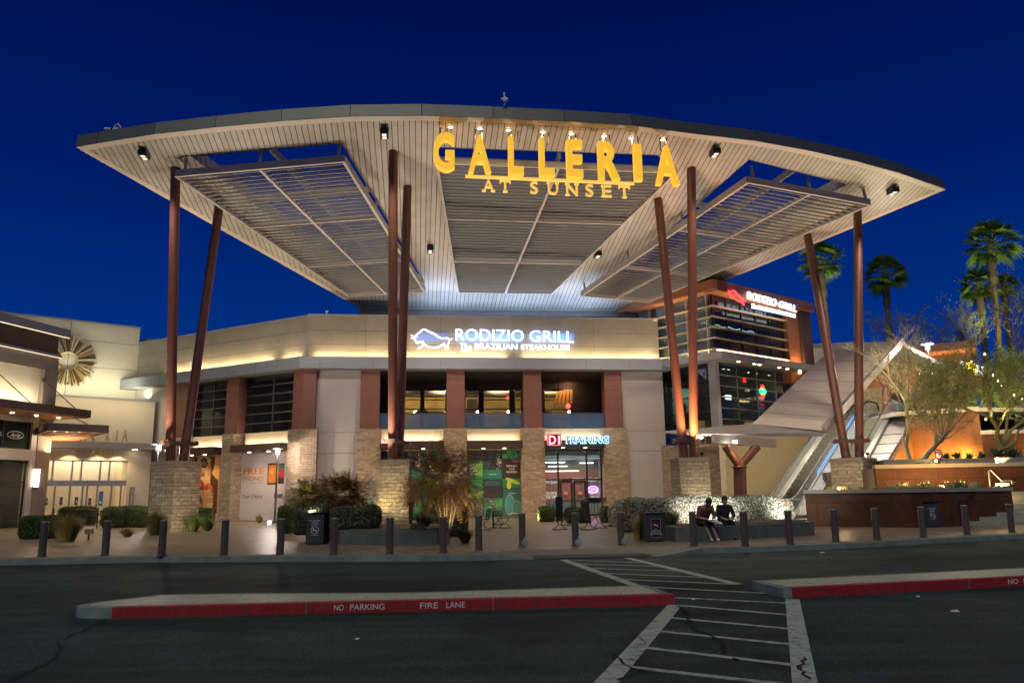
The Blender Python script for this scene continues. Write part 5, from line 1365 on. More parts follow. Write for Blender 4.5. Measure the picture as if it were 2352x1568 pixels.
t2_ = thing('planter_wall', 'middle corten planter wall, its long concrete coping running out of frame', 'retaining wall', (r1.x+2, r1.y, 1.2))
wallpath([(r1.x, r1.y), (r2.x, r2.y)], 1.1, H2-.15, .3, corten, t2_, 'wall', cap=.17)
so = MB(); so.prism([(r1.x,r1.y+.28),(r2.x,r2.y+.28),(r2.x+1,44),(r1.x+.4,44)], 1.5, H2-.15); struct(so.build('terrace_soil', mulch))
e1 = ES.pt(.6, -4.78, 0); e2 = ES.pt(run-1.2, -4.78, 0)
v1_ = at_y(2094, 1060, 45.5); v2_ = at_y(2262, 1060, 43.5); v3_ = at_y(2600, 1060, 41.6)
t3_ = thing('retaining_wall', 'tall corten wall glowing amber from ground lights behind the palo verde trees', 'retaining wall', (v1_.x, v1_.y, 0))
e2 = Vector((v1_.x, v1_.y, 0))
m = MB(); m.hexa([(e1.x,e1.y,0),(e2.x,e2.y,0),(e2.x+.3,e2.y+.1,0),(e1.x+.3,e1.y-.1,0),(e1.x,e1.y,.9),(e2.x,e2.y,5.0),(e2.x+.3,e2.y+.1,5.0),(e1.x+.3,e1.y-.1,.9)]); m.build('side_wall', corten, t3_)
wallpath([xy(v1_), xy(v2_)], 1.2, UP-.25, .35, corten, t3_, 'wall', cap=.25)
wallpath([xy(v2_), xy(v3_)], 1.2, 4.35, .35, corten, t3_, 'wall', cap=.22)
dk = MB(); dk.prism([(e2.x-.5,e2.y+.35),(v2_.x,v2_.y+.35),(v3_.x+30,v2_.y+6),(v3_.x+60,110),(11,110),(19,66),(22.5,57)], UP-.25, UP-.02); struct(dk.build('upper_terrace', conc), 'upper walkway level')
dk = MB(); dk.prism([(v2_.x,v2_.y+.35),(v3_.x+10,v3_.y+.35),(v3_.x+10,v2_.y+6),(v2_.x+.5,v2_.y+5)], 3.9, 4.3); struct(dk.build('terrace_soil', mulch))
# filler wall beyond the escalators (tan wall under the upper level)
tan = mat('tan_wall', (.36,.27,.14), .85, var=.08, bump=.15)
w1_ = at_y(1600, 1100, 49.5); w2_ = at_y(1960, 1100, 54)
t4_ = thing('link_wall', 'plain tan wall under the upper walkway behind the escalators', 'wall', (w1_.x, w1_.y, 0))
wallpath([xy(w1_), (w2_.x, w2_.y)], -.02, UP-.02, .4, tan, t4_, 'wall')
st1 = at_y(1522, 1100, 44.6); st2 = at_y(1656, 1100, 43.6)
m = MB(); fq = Fr(st1.x, st1.y, math.degrees(math.atan2(st2.y-st1.y, st2.x-st1.x))); wq_ = (st2-st1).xy.length
m.box(0, wq_, 0, 5.5, -.02, 4.05, fr=fq); m.build('stone_base', stone, t4_)
# steps at far right with stone wall, rail and lamp
S0_ = at_z(2290, 1206, 0)
t5_ = thing('stair', 'broad pale concrete steps climbing beside the planter wall', 'steps', (S0_.x, S0_.y, 0))
sf_ = Fr(S0_.x, S0_.y, -4)
m = MB()
for k in range(8): m.box(-1.6+(.9 if k > 1 else 0)+(1.2 if k > 2 else 0), 9, k*.42, 6, k*.16-.01, (k+1)*.16, fr=sf_)
m.build('steps', conc, t5_)
t6_ = thing('handrail', 'dark slanting handrail beside the steps', 'handrail', (S0_.x, S0_.y, 0))
m = MB(); a = at_y(2196,1152,31.2); b = at_y(2296,1113,33.8); m.tube([a-Vector((0,0,.25)), a, b, b-Vector((0,0,.25))], .025, 8)
for f in (.05,.5,.95): p = a+(b-a)*f; m.tube([p, Vector((p.x,p.y,.0))], .022, 6)
m.build('rail', black, t6_)
t7_ = thing('handrail', 'pale bent metal handrail above the steps near the round lamp', 'handrail', at_y(2280,1118,34.2))
for pts in ([(2273,1118),(2271,1080),(2275,1079),(2300,1104),(2322,1103),(2330,1108)], [(2300,1104),(2300,1118)], [(2322,1103),(2325,1112)]):
    m = MB(); m.tube([at_y(x,y,34.2) for x,y in pts], .028, 8); m.build('rail', alus, t7_)
t8_ = thing('step_lamp', 'low disc lamp glowing amber on the planter wall above the steps', 'lamp', at_y(2302,1116,33.9))
L = at_y(2302,1113,33.9); m = MB(); m.lathe(L, [(0,.06),(.24,.05),(.24,-.02),(0,-.03)], 20); m.build('lamp_head', emat('step_lamp_glow', (1,.7,.25), 16), t8_); m = MB(); m.tube([L-Vector((0,0,.2)), L-Vector((0,0,.03))], .04, 8); m.build('stem', black, t8_)
point('step_lamp_light', L+Vector((0,-.5,.0)), (1,.66,.3), 14, .1)

# far right building with glowing sign
fa = at_y(2163, 940, 56); fb_ = at_y(2240, 940, 56)
t = thing('far_restaurant', 'orange lit flat roofed restaurant behind the palo verde trees, with glowing yellow sign panels', 'building', (fa.x, fa.y, UP))
RF = Fr(fa.x, fa.y, -30)   # front runs right and nearer
u1_ = RF.u(*Z5(1050,230)); 
zt1 = RF.z(*Z5(1050,165)); zt0 = RF.z(*Z5(1050,240))
m = MB(); m.box(-6, u1_, -1.5, 7, zt0, zt1, fr=RF); m.build('roof', brownp, t)
m = MB(); m.box(-6, u1_-.1, -1.45, 6.9, zt0-.08, zt0-.004, fr=RF); m.build('roof_soffit', cop_w, t)
m = MB(); m.box(-6, u1_-.4, .5, .7, UP, zt0-.08, fr=RF); m.build('front_wall', mat('far_wall_brown', (.14,.09,.06), .7, var=.4, bump=0), t)
area('far_soffit_wash', RF.pt(u1_/2-2, -.6, UP+2.4), (0,0,1), 7, .3, (1,.55,.22), 260, rot=RF.U)
# glowing sign panels: receding side face
sg1 = emat('sign_yellow_glow', (1,.72,.05), 2.2); sg2 = emat('sign_white_glow', (.9,1,.95), 2.6); sg3 = emat('sign_red_script', (1,.03,.02), 3); sg4 = mat('sign_green_dark', (.05,.10,.02), .5, bump=0)
fs = thing('glowing_sign', 'bright yellow and white lit panels with red script on the far restaurant', 'sign', at_y(2230,850,52))
def FSp(x, y, d=0): return at_y(*Z5(x, y), 52.0 + (x-870)*.004 + d)
cols = [(870,908,360,450,sg2),(912,950,366,480,sg1),(955,1005,375,500,sg1),(1010,1046,392,508,sg1),(1050,1085,405,515,sg2),(1092,1130,420,525,sg2)]
for x0, x1, y0, y1, mt in cols:
    m = MB(); m.hexa([FSp(x0,y1), FSp(x1,y1+8), FSp(x1,y1+8,.1), FSp(x0,y1,.1), FSp(x0,y0), FSp(x1,y0+8), FSp(x1,y0+8,.1), FSp(x0,y0,.1)]); o = m.build('lit_panel', mt, fs)
    if mt is sg1:
        m = MB()
        for k in range(4):
            yc = y0+18+k*30; xc = (x0+x1)/2+random.uniform(-8,8)
            m.add([FSp(xc-12,yc,-.02), FSp(xc,yc-12,-.02), FSp(xc+12,yc+3,-.02), FSp(xc+2,yc+12,-.02)], [(0,1,2,3)])
        m.build('panel_mark', sg4, o)
m = MB(); a = FSp(1015,560); b = FSp(1165,610); c = FSp(1015,515); put_text(m, 'Bar & Grill', a, b-a, c-a, (b-a).length, (c-a).length, .05, .04, .2); m.build('script_lettering', sg3, fs)
for k in range(3): point('far_sign_spill', FSp(920+k*90, 470, -1.2), (1,.8,.3), 18, .3)
# blue lights by the far restaurant
m = MB()
for (x,y,x2,y2) in ((1145,735,1180,820),(1010,605,1165,640)):
    m.tube([FSp(x,y), FSp(x2,y2)], .05, 6)
m.build('blue_tube_light', emat('blue_tube', (.15,.4,1), 2.5), fs)

# ================================================================== LEFT SIDE BUILDINGS
# sunburst hall
hb = thing('sunburst_hall', 'tall cream hall with a slanting parapet behind the shop, carrying the gold sunburst', 'building', (-30, 60, 0))
we = WING.pt(WL+.0, 0, 0)
HF = Fr(we.x-.15, we.y-.3, 39.5)
hz = HF.z(*K4(862,205)); hz2 = HF.z(*K4(880,160)); zl_ = HF.z(*K4(50,58)); ul = HF.u(*K4(50,58)); u_r = HF.u(*K4(880,160))
print('hall', hz, hz2, zl_, ul)
m = MB(); m.box(-26, u_r, 0, .5, 0, hz2, fr=HF); m.build('wall', stucco_c, hb)
m = MB(); m.box(-26.1, u_r+.03, -.08, .6, hz2, hz2+.12, fr=HF); m.build('coping', ledge_m, hb)
m = MB()
for z in (hz2-1.3, hz2-3.2, hz2-6): m.box(-26, u_r-.01, -.004, .01, z, z+.03, fr=HF)
for px in (430,): u = HF.u(*K4(px,300)); m.box(u, u+.03, -.005, .01, 5, hz2-.02, fr=HF)
m.build('wall_joint', seam, hb)
m = MB(); m.box(0, 9, .1, .5, CT, hz2-.6, fr=Fr(we.x, we.y+.6, 5)); m.build('rear_parapet', stucco_d, hb)
# sunburst
sc_ = HF.hit(*K4(425,362), v=-.15); ro = HF.u(*K4(614,362), v=-.15)-sc_[0]; ri_ = (HF.u(*K4(487,362), v=-.15)-sc_[0])
sb = thing('sunburst_sculpture', 'round gold sunburst of flat metal rays on the cream hall wall', 'wall sculpture', HF.pt(sc_[0], -.15, sc_[1]))
goldm = mat('sunburst_gold', (.54,.39,.17), .35, metal=.6, var=.25, bump=0); goldl = mat('sunburst_gold_light', (.78,.66,.42), .35, metal=.4, var=.2, bump=0); goldd = mat('sunburst_bronze', (.14,.08,.025), .4, metal=.6, var=.2, bump=0)
rays = [MB(), MB(), MB()]
nr = 34
for k in range(nr):
    a0 = 2*pi*k/nr; L1 = ro*random.uniform(.86, 1.0)
    for j, wd in enumerate((.0, .07, -.065)):
        aa = a0+wd*.9; w0, w1 = ri_*.045, L1*.027; dpt = -.15-.12*random.random()-.06*j
        ca, sa = cos(aa), sin(aa); LL = L1*random.uniform(.88,1) if j else L1; r0 = ri_*1.04
        pts = [(r0*ca+w0*sa, r0*sa-w0*ca), (LL*ca+w1*sa, LL*sa-w1*ca), (LL*ca-w1*sa, LL*sa+w1*ca), (r0*ca-w0*sa, r0*sa+w0*ca)]
        rays[(k+j+random.randint(0,1)) % 3].flat([(sc_[0]+x, sc_[1]+y) for x, y in pts], lambda u, z, d, dp=dpt: HF.pt(u, dp+d, z), .03)
for r_, mt in zip(rays, (goldm, goldl, goldd)): r_.build('rays', mt, sb)
m = MB(); m.tube([HF.pt(sc_[0]+ri_*1.03*cos(k*2*pi/40), -.17, sc_[1]+ri_*1.03*sin(k*2*pi/40)) for k in range(41)], .05, 6, cap=False); m.build('inner_ring', goldl, sb)
area('sunburst_wash', HF.pt(sc_[0]+1.5, -1.6, 8.7), HF.V*.40+Vector((0,0,1)), 8, .3, (.95,1,.72), 80, rot=HF.U)
area('hall_wash', HF.pt(-3, -2.0, 8.8), HF.V*.35+Vector((0,0,1)), 6, .3, (1,.92,.62), 90, rot=HF.U)
# entrance block
e_r = HF.hit(*K4(975,620), v=-2.5)
EF = Fr(*xy(HF.pt(0,-3.0,0)), 39.5)
er = EF.u(*K4(975,620)); ez = EF.z(*K4(975,620))
eb = thing('mall_entrance', 'low cream entrance block with glowing glass doors, gold letters and a slim canopy', 'building', EF.pt(er-6, 0, 0))
print('entr', er, ez)
du0 = EF.u(*K4(300,1000)); du1 = EF.u(*K4(805,1000)); dzt = EF.z(*K4(640,985)); dzm = EF.z(*K4(560,1110)); dzm2 = EF.z(*K4(560,1145))
m = MB(); m.box(du1, er, 0, .4, 0, dzt, fr=EF); m.box(-22, er, 0, .4, dzt, ez, fr=EF); m.box(-22, du0, 0, .4, 0, dzt, fr=EF); m.box(er-.3, er, .4, 8, 0, ez, fr=EF)
m.build('wall', stucco_c, eb)
m = MB(); m.box(-22, er+.08, -.1, .5, ez, ez+.13, fr=EF); m.build('coping', ledge_m, eb)
cz0, cz1 = EF.z(*K4(700,912), v=-1.0), EF.z(*K4(700,872), v=-1.0)
m = MB(); m.box(du0-3, EF.u(*K4(1040,900), v=-1.0), -1.0, 0, cz0, cz1, fr=EF); m.build('entrance_ledge', steel_g, eb)
# glazing and interior
ew = mat('entrance_interior', (.60,.47,.30), .7, var=.15, scale=.6, bump=0)
m = MB(); m.box(du0, du1, 6.5, 6.6, 0, dzt+.4, fr=EF); m.box(du0-.1, du0, .4, 6.5, 0, dzt+.4, fr=EF); m.box(du1, du1+.1, .4, 6.5, 0, dzt+.4, fr=EF); m.box(du0, du1, .4, 6.5, dzt+.4, dzt+.5, fr=EF); m.build('lobby_wall', ew, eb)
m = MB(); m.box(du0, du1, .0, 6.5, .0, .03, fr=EF); m.build('lobby_floor', mat('lobby_floor', (.45,.36,.24), .25, var=.1, bump=0), eb)
m = MB()
for k in (1.6, 4.6): m.box(du0+k, du0+k+.9, 3.5, 4.4, 0, dzt+.3, fr=EF)
m.build('lobby_column', mat('lobby_column', (.62,.50,.33), .6, bump=0), eb)
for k in range(3): area('lobby_light', EF.pt(du0+(du1-du0)*(k+.5)/3, 3.2, dzt+.25), (0,0,-1), 2.2, 3, (1,.80,.52), 120)
m = MB()
for x in (333,455,513,632,690,805): u = EF.u(*K4(x,1050)); m.box(u-.05, u+.05, .1, .25, dzm, dzt, fr=EF)
m.box(du0, du1, .08, .3, dzm2, dzm, fr=EF); m.box(du0, du1, .1, .25, dzt-.08, dzt, fr=EF)
for x in (345,440,520,548,612,700,760): u = EF.u(*K4(x,1200)); m.box(u-.045, u+.045, .12, .24, 0, dzm2, fr=EF)
m.build('door_frame', alu, eb)
m = MB(); m.box(du0, du1, .17, .18, 0, dzt-.09, fr=EF); m.build('pane', glass_c, eb)
shopb = mat('lobby_shopfronts', (.28,.16,.08), .5, var=.5, scale=1.5, bump=0)
m = MB()
for k, (a_, b_3, h_) in enumerate(((.3,1.3,2.6),(3.0,4.2,3.0),(5.8,7.0,2.4),(7.4,8.6,3.2))):
    if du0+b_3 < du1: m.box(du0+a_, du0+b_3, 5.6, 6.4, 0.03, h_, fr=EF)
m.build('lobby_stands', shopb, eb)
m = MB()
for k in range(6): m.box(du0+.6+k*1.35, du0+1.1+k*1.35, 2.5+(k%2)*1.5, 2.6+(k%2)*1.5, dzt+.1, dzt+.3, fr=EF)
m.build('lobby_fittings', darkbr, eb)
# open door leaf + notices
m = MB(); u = EF.u(*K4(815,1200)); m.box(u-.04,u+.04,-1.0,-.02,0,.1,fr=EF); m.box(u-.04,u+.04,-1.0,-.02,dzm2-.2,dzm2-.1,fr=EF); m.box(u-.04,u+.04,-1.0,-.93,.1,dzm2-.2,fr=EF); m.box(u-.04,u+.04,-.1,-.02,.1,dzm2-.2,fr=EF); m.build('open_door', alu, eb)
pur = mat('notice_purple', (.06,.03,.10), .5, bump=0); blu = mat('notice_blue', (.04,.12,.35), .5, bump=0)
for x, w_, mt, y0, y1 in ((382,24,pur,1215,1265),(478,24,pur,1215,1265),(562,22,pur,1222,1265),(292,18,pur,1222,1265),(632,34,blu,1178,1270)):
    a = EF.hit(*K4(x-w_/2,y1), v=.1); b = EF.hit(*K4(x+w_/2,y0), v=.1); m = MB(); m.box(a[0],b[0],.06,.09,a[1],b[1],fr=EF); m.build('door_notice', mt, eb)
    m = MB(); m.box(a[0]+.08,b[0]-.08,.05,.058,a[1]+.15,a[1]+.3,fr=EF); m.build('notice_line', signwhite, eb)
# entrance letters
et = thing('entrance_letters', 'gold letters GALLERIA AT SUNSET on the entrance ledge behind the trellis awning', 'sign', EF.pt(du0+2, -1, cz1))
def EL(s, x0, x1, y0, y1, v, mt, z=None):
    a = EF.hit(*K4(x0,y1), v=v); b = EF.hit(*K4(x1,y0), v=v); m = MB(); put_text(m, s, EF.pt(a[0], v, z if z else a[1]), EF.U, (0,0,1), b[0]-a[0], b[1]-a[1], .15, .03); m.build('letter', mt, et)
for s, x0, x1, y0, y1 in (('G',345,375,812,868),('A',392,422,812,868),('L',440,460,811,868),('L',480,500,810,868),('E',520,543,809,868),('R',662,690,800,862),('I',727,738,798,866),('A',763,802,797,870)):
    EL(s, x0, x1, y0, y1, -.9, goldm)
EL('R', 575,600,805,868,-.9,goldm)
EL('AT', 440,497,920,942,-1.02,goldm); EL('SUNSET', 560,715,922,948,-1.02,goldm)
for f in (.25,.6,.85): spot('entrance_down', EF.pt(du0+(du1-du0)*f, -.6, cz0-.05), EF.pt(du0+(du1-du0)*f, -.6, 0), 120, WARM, 160); 
m = MB(); c_ = EF.hit(*K4(845,922), v=-.5); m.box(c_[0]-.15,c_[0]+.15,-.6,-.45,cz0-.014,cz0-.004,fr=EF); m.build('downlight', glow, eb)

# near shop on the far left
base_ = at_z(43/1.06293, 1288/1.06293, 0)
SF = Fr(base_.x, base_.y, 77)
s_e = SF.u(148/1.06293, 1150/1.06293)
st = SF.z(*K4(418,165)); print('shop', base_, s_e, st)
s_e = SF.u(*K4(355,500)); st = SF.z(*K4(410,170))
sh = thing('corner_shop', 'taupe shop with lit slot bands, dark windows and a bronze awning at the frame edge', 'building', SF.pt(0,2,0))
pw = SF.u(*K4(240,800))
m = MB(); m.box(-14, s_e, .0, 12, SF.z(*K4(300,420)), st-1.6, fr=SF); m.box(pw, s_e, -.05, 12, 0, SF.z(*K4(300,420))-.004, fr=SF); m.build('wall', stucco_d, sh)
m = MB(); m.box(-14, pw, .25, .5, SF.z(*K4(150,640)), SF.z(*K4(300,420)), fr=SF); m.build('recessed_panel', stucco_c, sh)
zb0, zb1 = SF.z(*K4(400,240)), SF.z(*K4(400,206))
m = MB(); m.box(-14, s_e+.3, -.35, 12, st-.5, st, fr=SF); m.build('parapet_band', ledge_m, sh)
m = MB(); m.box(-14, s_e+.05, .2, 11.8, st-1.62, st-.5, fr=SF); m.build('parapet_recess', darkbr, sh)
m = MB(); m.box(-14, s_e+.1, -.12, 11.9, st-1.75, st-1.6, fr=SF); m.build('lower_band', ledge_m, sh)
slot = emat('slot_glow', (1,.8,.55), 1.0)
m = MB(); m.box(-14, s_e+.29, -.36, -.30, st-.535, st-.505, fr=SF); m.box(-14, s_e+.09, -.13, -.08, st-1.785, st-1.755, fr=SF); m.build('slot_light', slot, sh)
# glazing
zw0, zw1, zw2 = SF.z(*K4(185,918)), SF.z(*K4(185,745)), SF.z(*K4(150,985))
m = MB(); m.box(-14, pw-.4, .0, .4, zw2, zw0, fr=SF); m.box(-14, pw-.4, .0, .4, zw1, SF.z(*K4(150,640)), fr=SF); m.box(pw-.4, pw, 0, .4, 0, SF.z(*K4(150,640)), fr=SF); m.build('window_surround', stucco_g, sh)
window_grid(SF, -14, pw-.4, .05, zw2, 3, 8, v=.2, glass=glass_w, parent=sh); window_grid(SF, -14, pw-.4, zw0, zw1, 1, 8, v=.2, glass=glass_w, parent=sh)
m = MB(); m.box(-14, pw, 3.0, 3.1, 0, zw1+.5, fr=SF); m.box(pw-.3,pw-.2,.5,3,0,zw1+.5,fr=SF); m.build('shop_room', mat('shop_room_dark', (.06,.05,.04), .8, var=.5, scale=1.5, bump=0), sh)
m = MB()
for k in range(40):
    m.ball(SF.pt(random.uniform(-5, pw-.8), random.uniform(1.0, 2.2), random.uniform(.8, 3.2)), .03, .03, .03, 6, 4)
m.build('shop_fairy_lights', emat('fairy_glow', (1,.75,.35), 6), sh)
m = MB()
for k in range(14):
    u = random.uniform(-5, pw-.8); m.box(u, u+.3, 1.2, 1.8, 0, random.uniform(.6,2.6), fr=SF)
m.build('shop_display', mat('shop_display', (.22,.13,.06), .6, var=.6, scale=5, bump=0), sh)
area('shop_light', SF.pt(-2, 1.6, 3.6), (0,0,-1), 4, 1.5, (1,.75,.4), 60)
u_, z_ = SF.hit(*K4(97,826), v=.14); el_ = [SF.pt(u_+.55*cos(k*2*pi/24), .14, z_+.2*sin(k*2*pi/24)) for k in range(25)]
m = MB(); m.tube(el_, .018, 6, cap=False); put_text(m, 'Ariz', SF.pt(u_-.36,.14,z_-.1), SF.U, (0,0,1), .72, .2, .01, .0, .3); put_text(m, 'ESE', SF.pt(u_-1.9,.14,z_-.1), SF.U, (0,0,1), 1.0, .2, .01); m.build('window_lettering', signwhite, sh)
# wall sconce
u_, z_ = SF.hit(*K4(238,1098), v=-.2)
m = MB(); h1_ = SF.z(*K4(238,1040), v=-.2); h0_ = SF.z(*K4(238,1150), v=-.2); m.box(u_-.13, u_+.13, -.16, -.06, h0_, h1_, fr=SF); m.build('wall_light', emat('sconce_glow', (1,.82,.6), 10), sh)
m = MB(); m.box(u_-.17, u_+.17, -.2, -.05, h1_, h1_+.08, fr=SF); m.box(u_-.17, u_+.17, -.2, -.05, h0_-.08, h0_, fr=SF); m.build('wall_light_cap', steel_g, sh)
area('shop_cove', SF.pt(-2.5, -.3, SF.z(*K4(150,632))+.12), SF.V*.4+Vector((0,0,1)), 6, .15, (1,.85,.55), 90, rot=SF.U)
# bronze awning with tie rods
az = SF.z(*K4(340,700), v=-2.6)
a_l = SF.u(*K4(-60,640), v=-2.6); a_r = SF.u(*K4(572,690), v=-2.6)
az1 = SF.z(*K4(572,672), v=-2.6); az0 = SF.z(*K4(572,718), v=-2.6)
aw = thing('shop_awning', 'flat dark bronze awning held by slanting tie rods on the corner shop', 'awning', SF.pt(0,-1,az0))
m = MB(); m.box(-14, a_r, -2.6, -.06, az0, az1, fr=SF); m.build('slab', darkbr, aw)
m = MB(); m.box(-14, a_r-.1, -2.5, -.07, az0-.05, az0-.004, fr=SF); m.build('soffit', cop_w, aw)
for k in range(2):
    p = SF.pt(s_e-1.0-k*3.2, -.05, SF.z(*K4(200,470))); q_ = SF.pt(a_r-.7-k*3.2, -2.2, az1); m = MB(); m.tube([p, q_], .03, 8); m.lathe(p, [(0,-.12),(.12,-.1),(.12,.1),(0,.12)], 10); m.build('tie_rod', darkbr, aw)
for k in range(4): m = MB(); m.lathe(SF.pt(a_r-1.0-k*1.6, -1.3, az0-.06), [(0,-.004),(.1,-.004),(.1,.0)], 12); m.build('downlight', glow, aw); spot('awning_down', SF.pt(a_r-1.0-k*1.6,-1.3,az0-.12), SF.pt(a_r-1.0-k*1.6,-1.3,0), 110, WARM, 90)
# second awning: trellis over the mall entrance
TV0 = -10.5
tz = EF.z(*K4(680,812), v=TV0); tu = EF.u(*K4(683,795), v=TV0)
tr = thing('trellis_awning', 'slatted bronze trellis awning glowing underneath in front of the entrance letters', 'awning', EF.pt(tu-3, TV0, tz))
m = MB(); m.box(tu-3.0, tu, TV0, TV0+.14, tz, tz+.42, fr=EF); m.box(tu-3.0, tu-.15, -1.4, -1.26, tz, tz+.42, fr=EF); m.box(tu-.14, tu, TV0+.15, -1.2, tz, tz+.42, fr=EF); m.box(tu-3.0,tu-2.86,TV0+.15,-1.42,tz,tz+.42,fr=EF); m.build('frame', darkbr, tr)
m = MB()
for k in range(5): m.box(tu-2.7+k*.6, tu-2.58+k*.6, TV0+.15, -1.42, tz+.02, tz+.2, fr=EF)
for k in range(7): m.box(tu-2.9, tu-.15, TV0+.9+k*1.15, TV0+1.02+k*1.15, tz-.05, tz+.015, fr=EF)
m.build('slats', cop_w, tr)
m = MB(); m.box(tu-2.9,tu-.16,TV0+.16,-1.43,tz+.3,tz+.34,fr=EF); m.build('cover', mat('trellis_cover', (.6,.52,.4), .7, bump=0), tr)
for k in range(1): area('trellis_glow', EF.pt(tu-1.5-k*2.8, -5.5, tz-.9), (0,0,1), 1.6, 3.5, (1,.8,.5), 220)
for k in range(2):
    m = MB(); q_ = EF.pt(tu-1.0-k*2.0, TV0+.3, tz+.42); m.tube([q_, EF.pt(tu-2.6-k*2.0, -.1, tz+3.0)], .03, 8); m.build('tie_rod', darkbr, tr)

area('entrance_wall_wash', EF.pt(er-3.5, -1.6, ez+.2), EF.V*.9+Vector((0,0,-1)), 6, .2, (1,.80,.5), 60, rot=EF.U)

# ================================================================== SMALL OBJECTS
ORD = ['first','second','third','fourth','fifth','sixth','seventh','eighth','ninth','tenth','eleventh','twelfth','thirteenth','fourteenth','fifteenth','sixteenth','seventeenth','eighteenth','nineteenth','twentieth']
def gz(px, py): return at_z(px, py, 0)
b0 = thing('bollard', '', 'bollard', (0,0,0), group='bronze bollards along the kerb')
m = MB(); m.tube([(0,0,-.02),(0,0,.915)], .098, 24); m.build('post', bronze, b0)
m = MB(); m.lathe((0,0,.90), [(.101,0),(.101,.02),(.092,.034),(0,.036)], 24); m.build('cap', steel_g, b0)
m = MB(); m.lathe((0,0,0), [(.13,0.0),(.13,.012),(.1,.016)], 20); m.build('foot_plate', darkbr, b0)
bl_px = [(96,1278),(241,1275),(371,1277),(514,1275),(643,1273),(766,1273),(895,1272),(1018,1270),(1100,1262),(1200,1253),(1322,1252),(1427,1250),(1594,1252),(1712,1254),(1815,1250),(1920,1244),(2015,1240),(2122,1234),(2222,1228),(2325,1222)]
bl_lab = ['bronze bollard at the far end, in front of the clipped hedge below the corner shop',
 'bronze bollard in front of the tall grass clump','bronze bollard in front of the stone pedestal by the hedges','bronze bollard below the stone pier between the two tall posters',
 'bronze bollard in front of the street lamp by the phone poster','bronze bollard beside the bin at the long planter','bronze bollard in front of the long planter and its stone pedestal',
 'bronze bollard at the far end of the long planter','bronze bollard beside the rust leaved tree','bronze bollard with a clear jug at its foot, nearest the wire table',
 'bronze bollard with a clear jug at its foot, middle of three at the ramp','bronze bollard with a clear jug at its foot, nearest the dry yellow grass',
 'bronze bollard between the bin and the two seated people','bronze bollard just beside the person in black','bronze bollard before the tapered end of the curved bench planter',
 'bronze bollard before the lit end of the corten planter wall','bronze bollard before the middle of the corten planter wall','bronze bollard beside the dark bin at the corten wall',
 'bronze bollard at the foot of the dark handrail','last bronze bollard, in front of the concrete steps']
BP = []
for i, (p, lab) in enumerate(zip(bl_px, bl_lab)):
    q_ = gz(*p); q_.z = 0; BP.append(q_)
    if i == 0: b0.location = q_; b0['label'] = lab
    else: dup(b0, q_, random.random()*6, lab)
# clear jugs at three bollards
JS = .78
j0 = thing('water_jug', '', 'jug', (0,0,0), group='clear round jugs at the bollards')
jug = glassmat('jug_plastic', (.45,.52,.5), .45, .08, .9)
m = MB(); m.ball((0,0,.10), .10, .06, .10, 18, 12); m.build('bottle', jug, j0)
m = MB(); m.lathe((0,0,.195), [(.03,0),(.03,.05),(.025,.055),(0,.056)], 12); m.build('lid', steel_g, j0)
m = MB(); m.lathe((0,0,0), [(0,0),(.06,0),(.06,.01),(0,.012)], 12)
m.build('foot', steel_g, j0)
for i, k in enumerate((9, 10, 11)):
    q_ = BP[k] + Vector((.06, -.24, 0)); lab = ['clear round jug by the bollard nearest the wire table','clear round jug by the middle bollard at the ramp','dull round jug by the bollard nearest the dry grass'][i]
    if i == 0: j0.location = q_; j0['label'] = lab
    else: dup(j0, q_, 0, lab)
# bins -------------------------------------------------------------------
def ring(mb, c, rx, u, v, r=.008, mi=0): mb.tube([c + u*rx*cos(a) + v*rx*sin(a) for a in [k*2*pi/24 for k in range(25)]], r, 6, mi, cap=False)
def litter_bin(loc, rz, label, w=.58, h=.95, panel=False):
    t = thing('litter_bin', label, 'bin', loc, group='square bins by the kerb'); f = Fr(loc.x, loc.y, rz)
    m = MB(); m.box(-w/2, w/2, 0, w, 0.02, h, fr=f); m.build('bin_body', bin_m, t, bevel=.015)
    m = MB(); m.box(-w/2-.02, w/2+.02, -.02, w+.02, h, h+.035, fr=f); m.box(-w/2+.12, w/2-.12, .12, w-.12, h+.036, h+.04, fr=f); m.build('lid', black, t)
    m = MB(); c = f.pt(0, -.008, h*.47 if not panel else h*.60); U_, Z_ = f.U, Vector((0,0,1)); R_ = .12 if not panel else .10
    if panel:
        pl = MB(); pl.box(-.16, .16, -.006, .0, h*.14, h*.84, fr=f); o = pl.build('notice_plate', black, t)
        ring(m, c, R_, U_, Z_, .011, 0); o2 = m.build('no_smoking_ring', mat('sign_red', (.35,.02,.02), .5, bump=0) if 'sign_red' not in MATS else MATS['sign_red'], t); m = MB()
    else: ring(m, c, R_, U_, Z_, .009)
    m.beam(c - U_*R_*.7 + Z_*R_*.7, c + U_*R_*.7 - Z_*R_*.7, .016, .008, up=f.V)
    m.beam(c - U_*R_*.6, c + U_*R_*.35, .03, .008, up=f.V); m.beam(c + U_*R_*.42 , c + U_*R_*.55, .03, .008, up=f.V)
    rows = (('NO SMOKING', h*.76), ('WITHIN', h*.70), ('20 FEET', h*.64)) if not panel else (('NO', h*.44), ('SMOKING', h*.38), ('WITHIN 20 FEET', h*.31), ('OF ENTRANCE', h*.25))
    for s, z in rows:
        wd = .036*len(s) if len(s) < 12 else .27; put_text(m, s, f.pt(-wd/2, -.010, z), f.U, (0,0,1), wd, .035, .004, .01)
    if not panel: m.box(-.13,.13,-.011,-.007,h*.30,h*.307,fr=f)
    if panel:
        for a,b,c_,d in ((-.15,.15,h*.15,h*.157),(-.15,.15,h*.823,h*.83),(-.15,-.143,h*.157,h*.823),(.143,.15,h*.157,h*.823)): m.box(a,b,-.011,-.007,c_,d,fr=f)
    m.build('bin_lettering', signwhite, t)
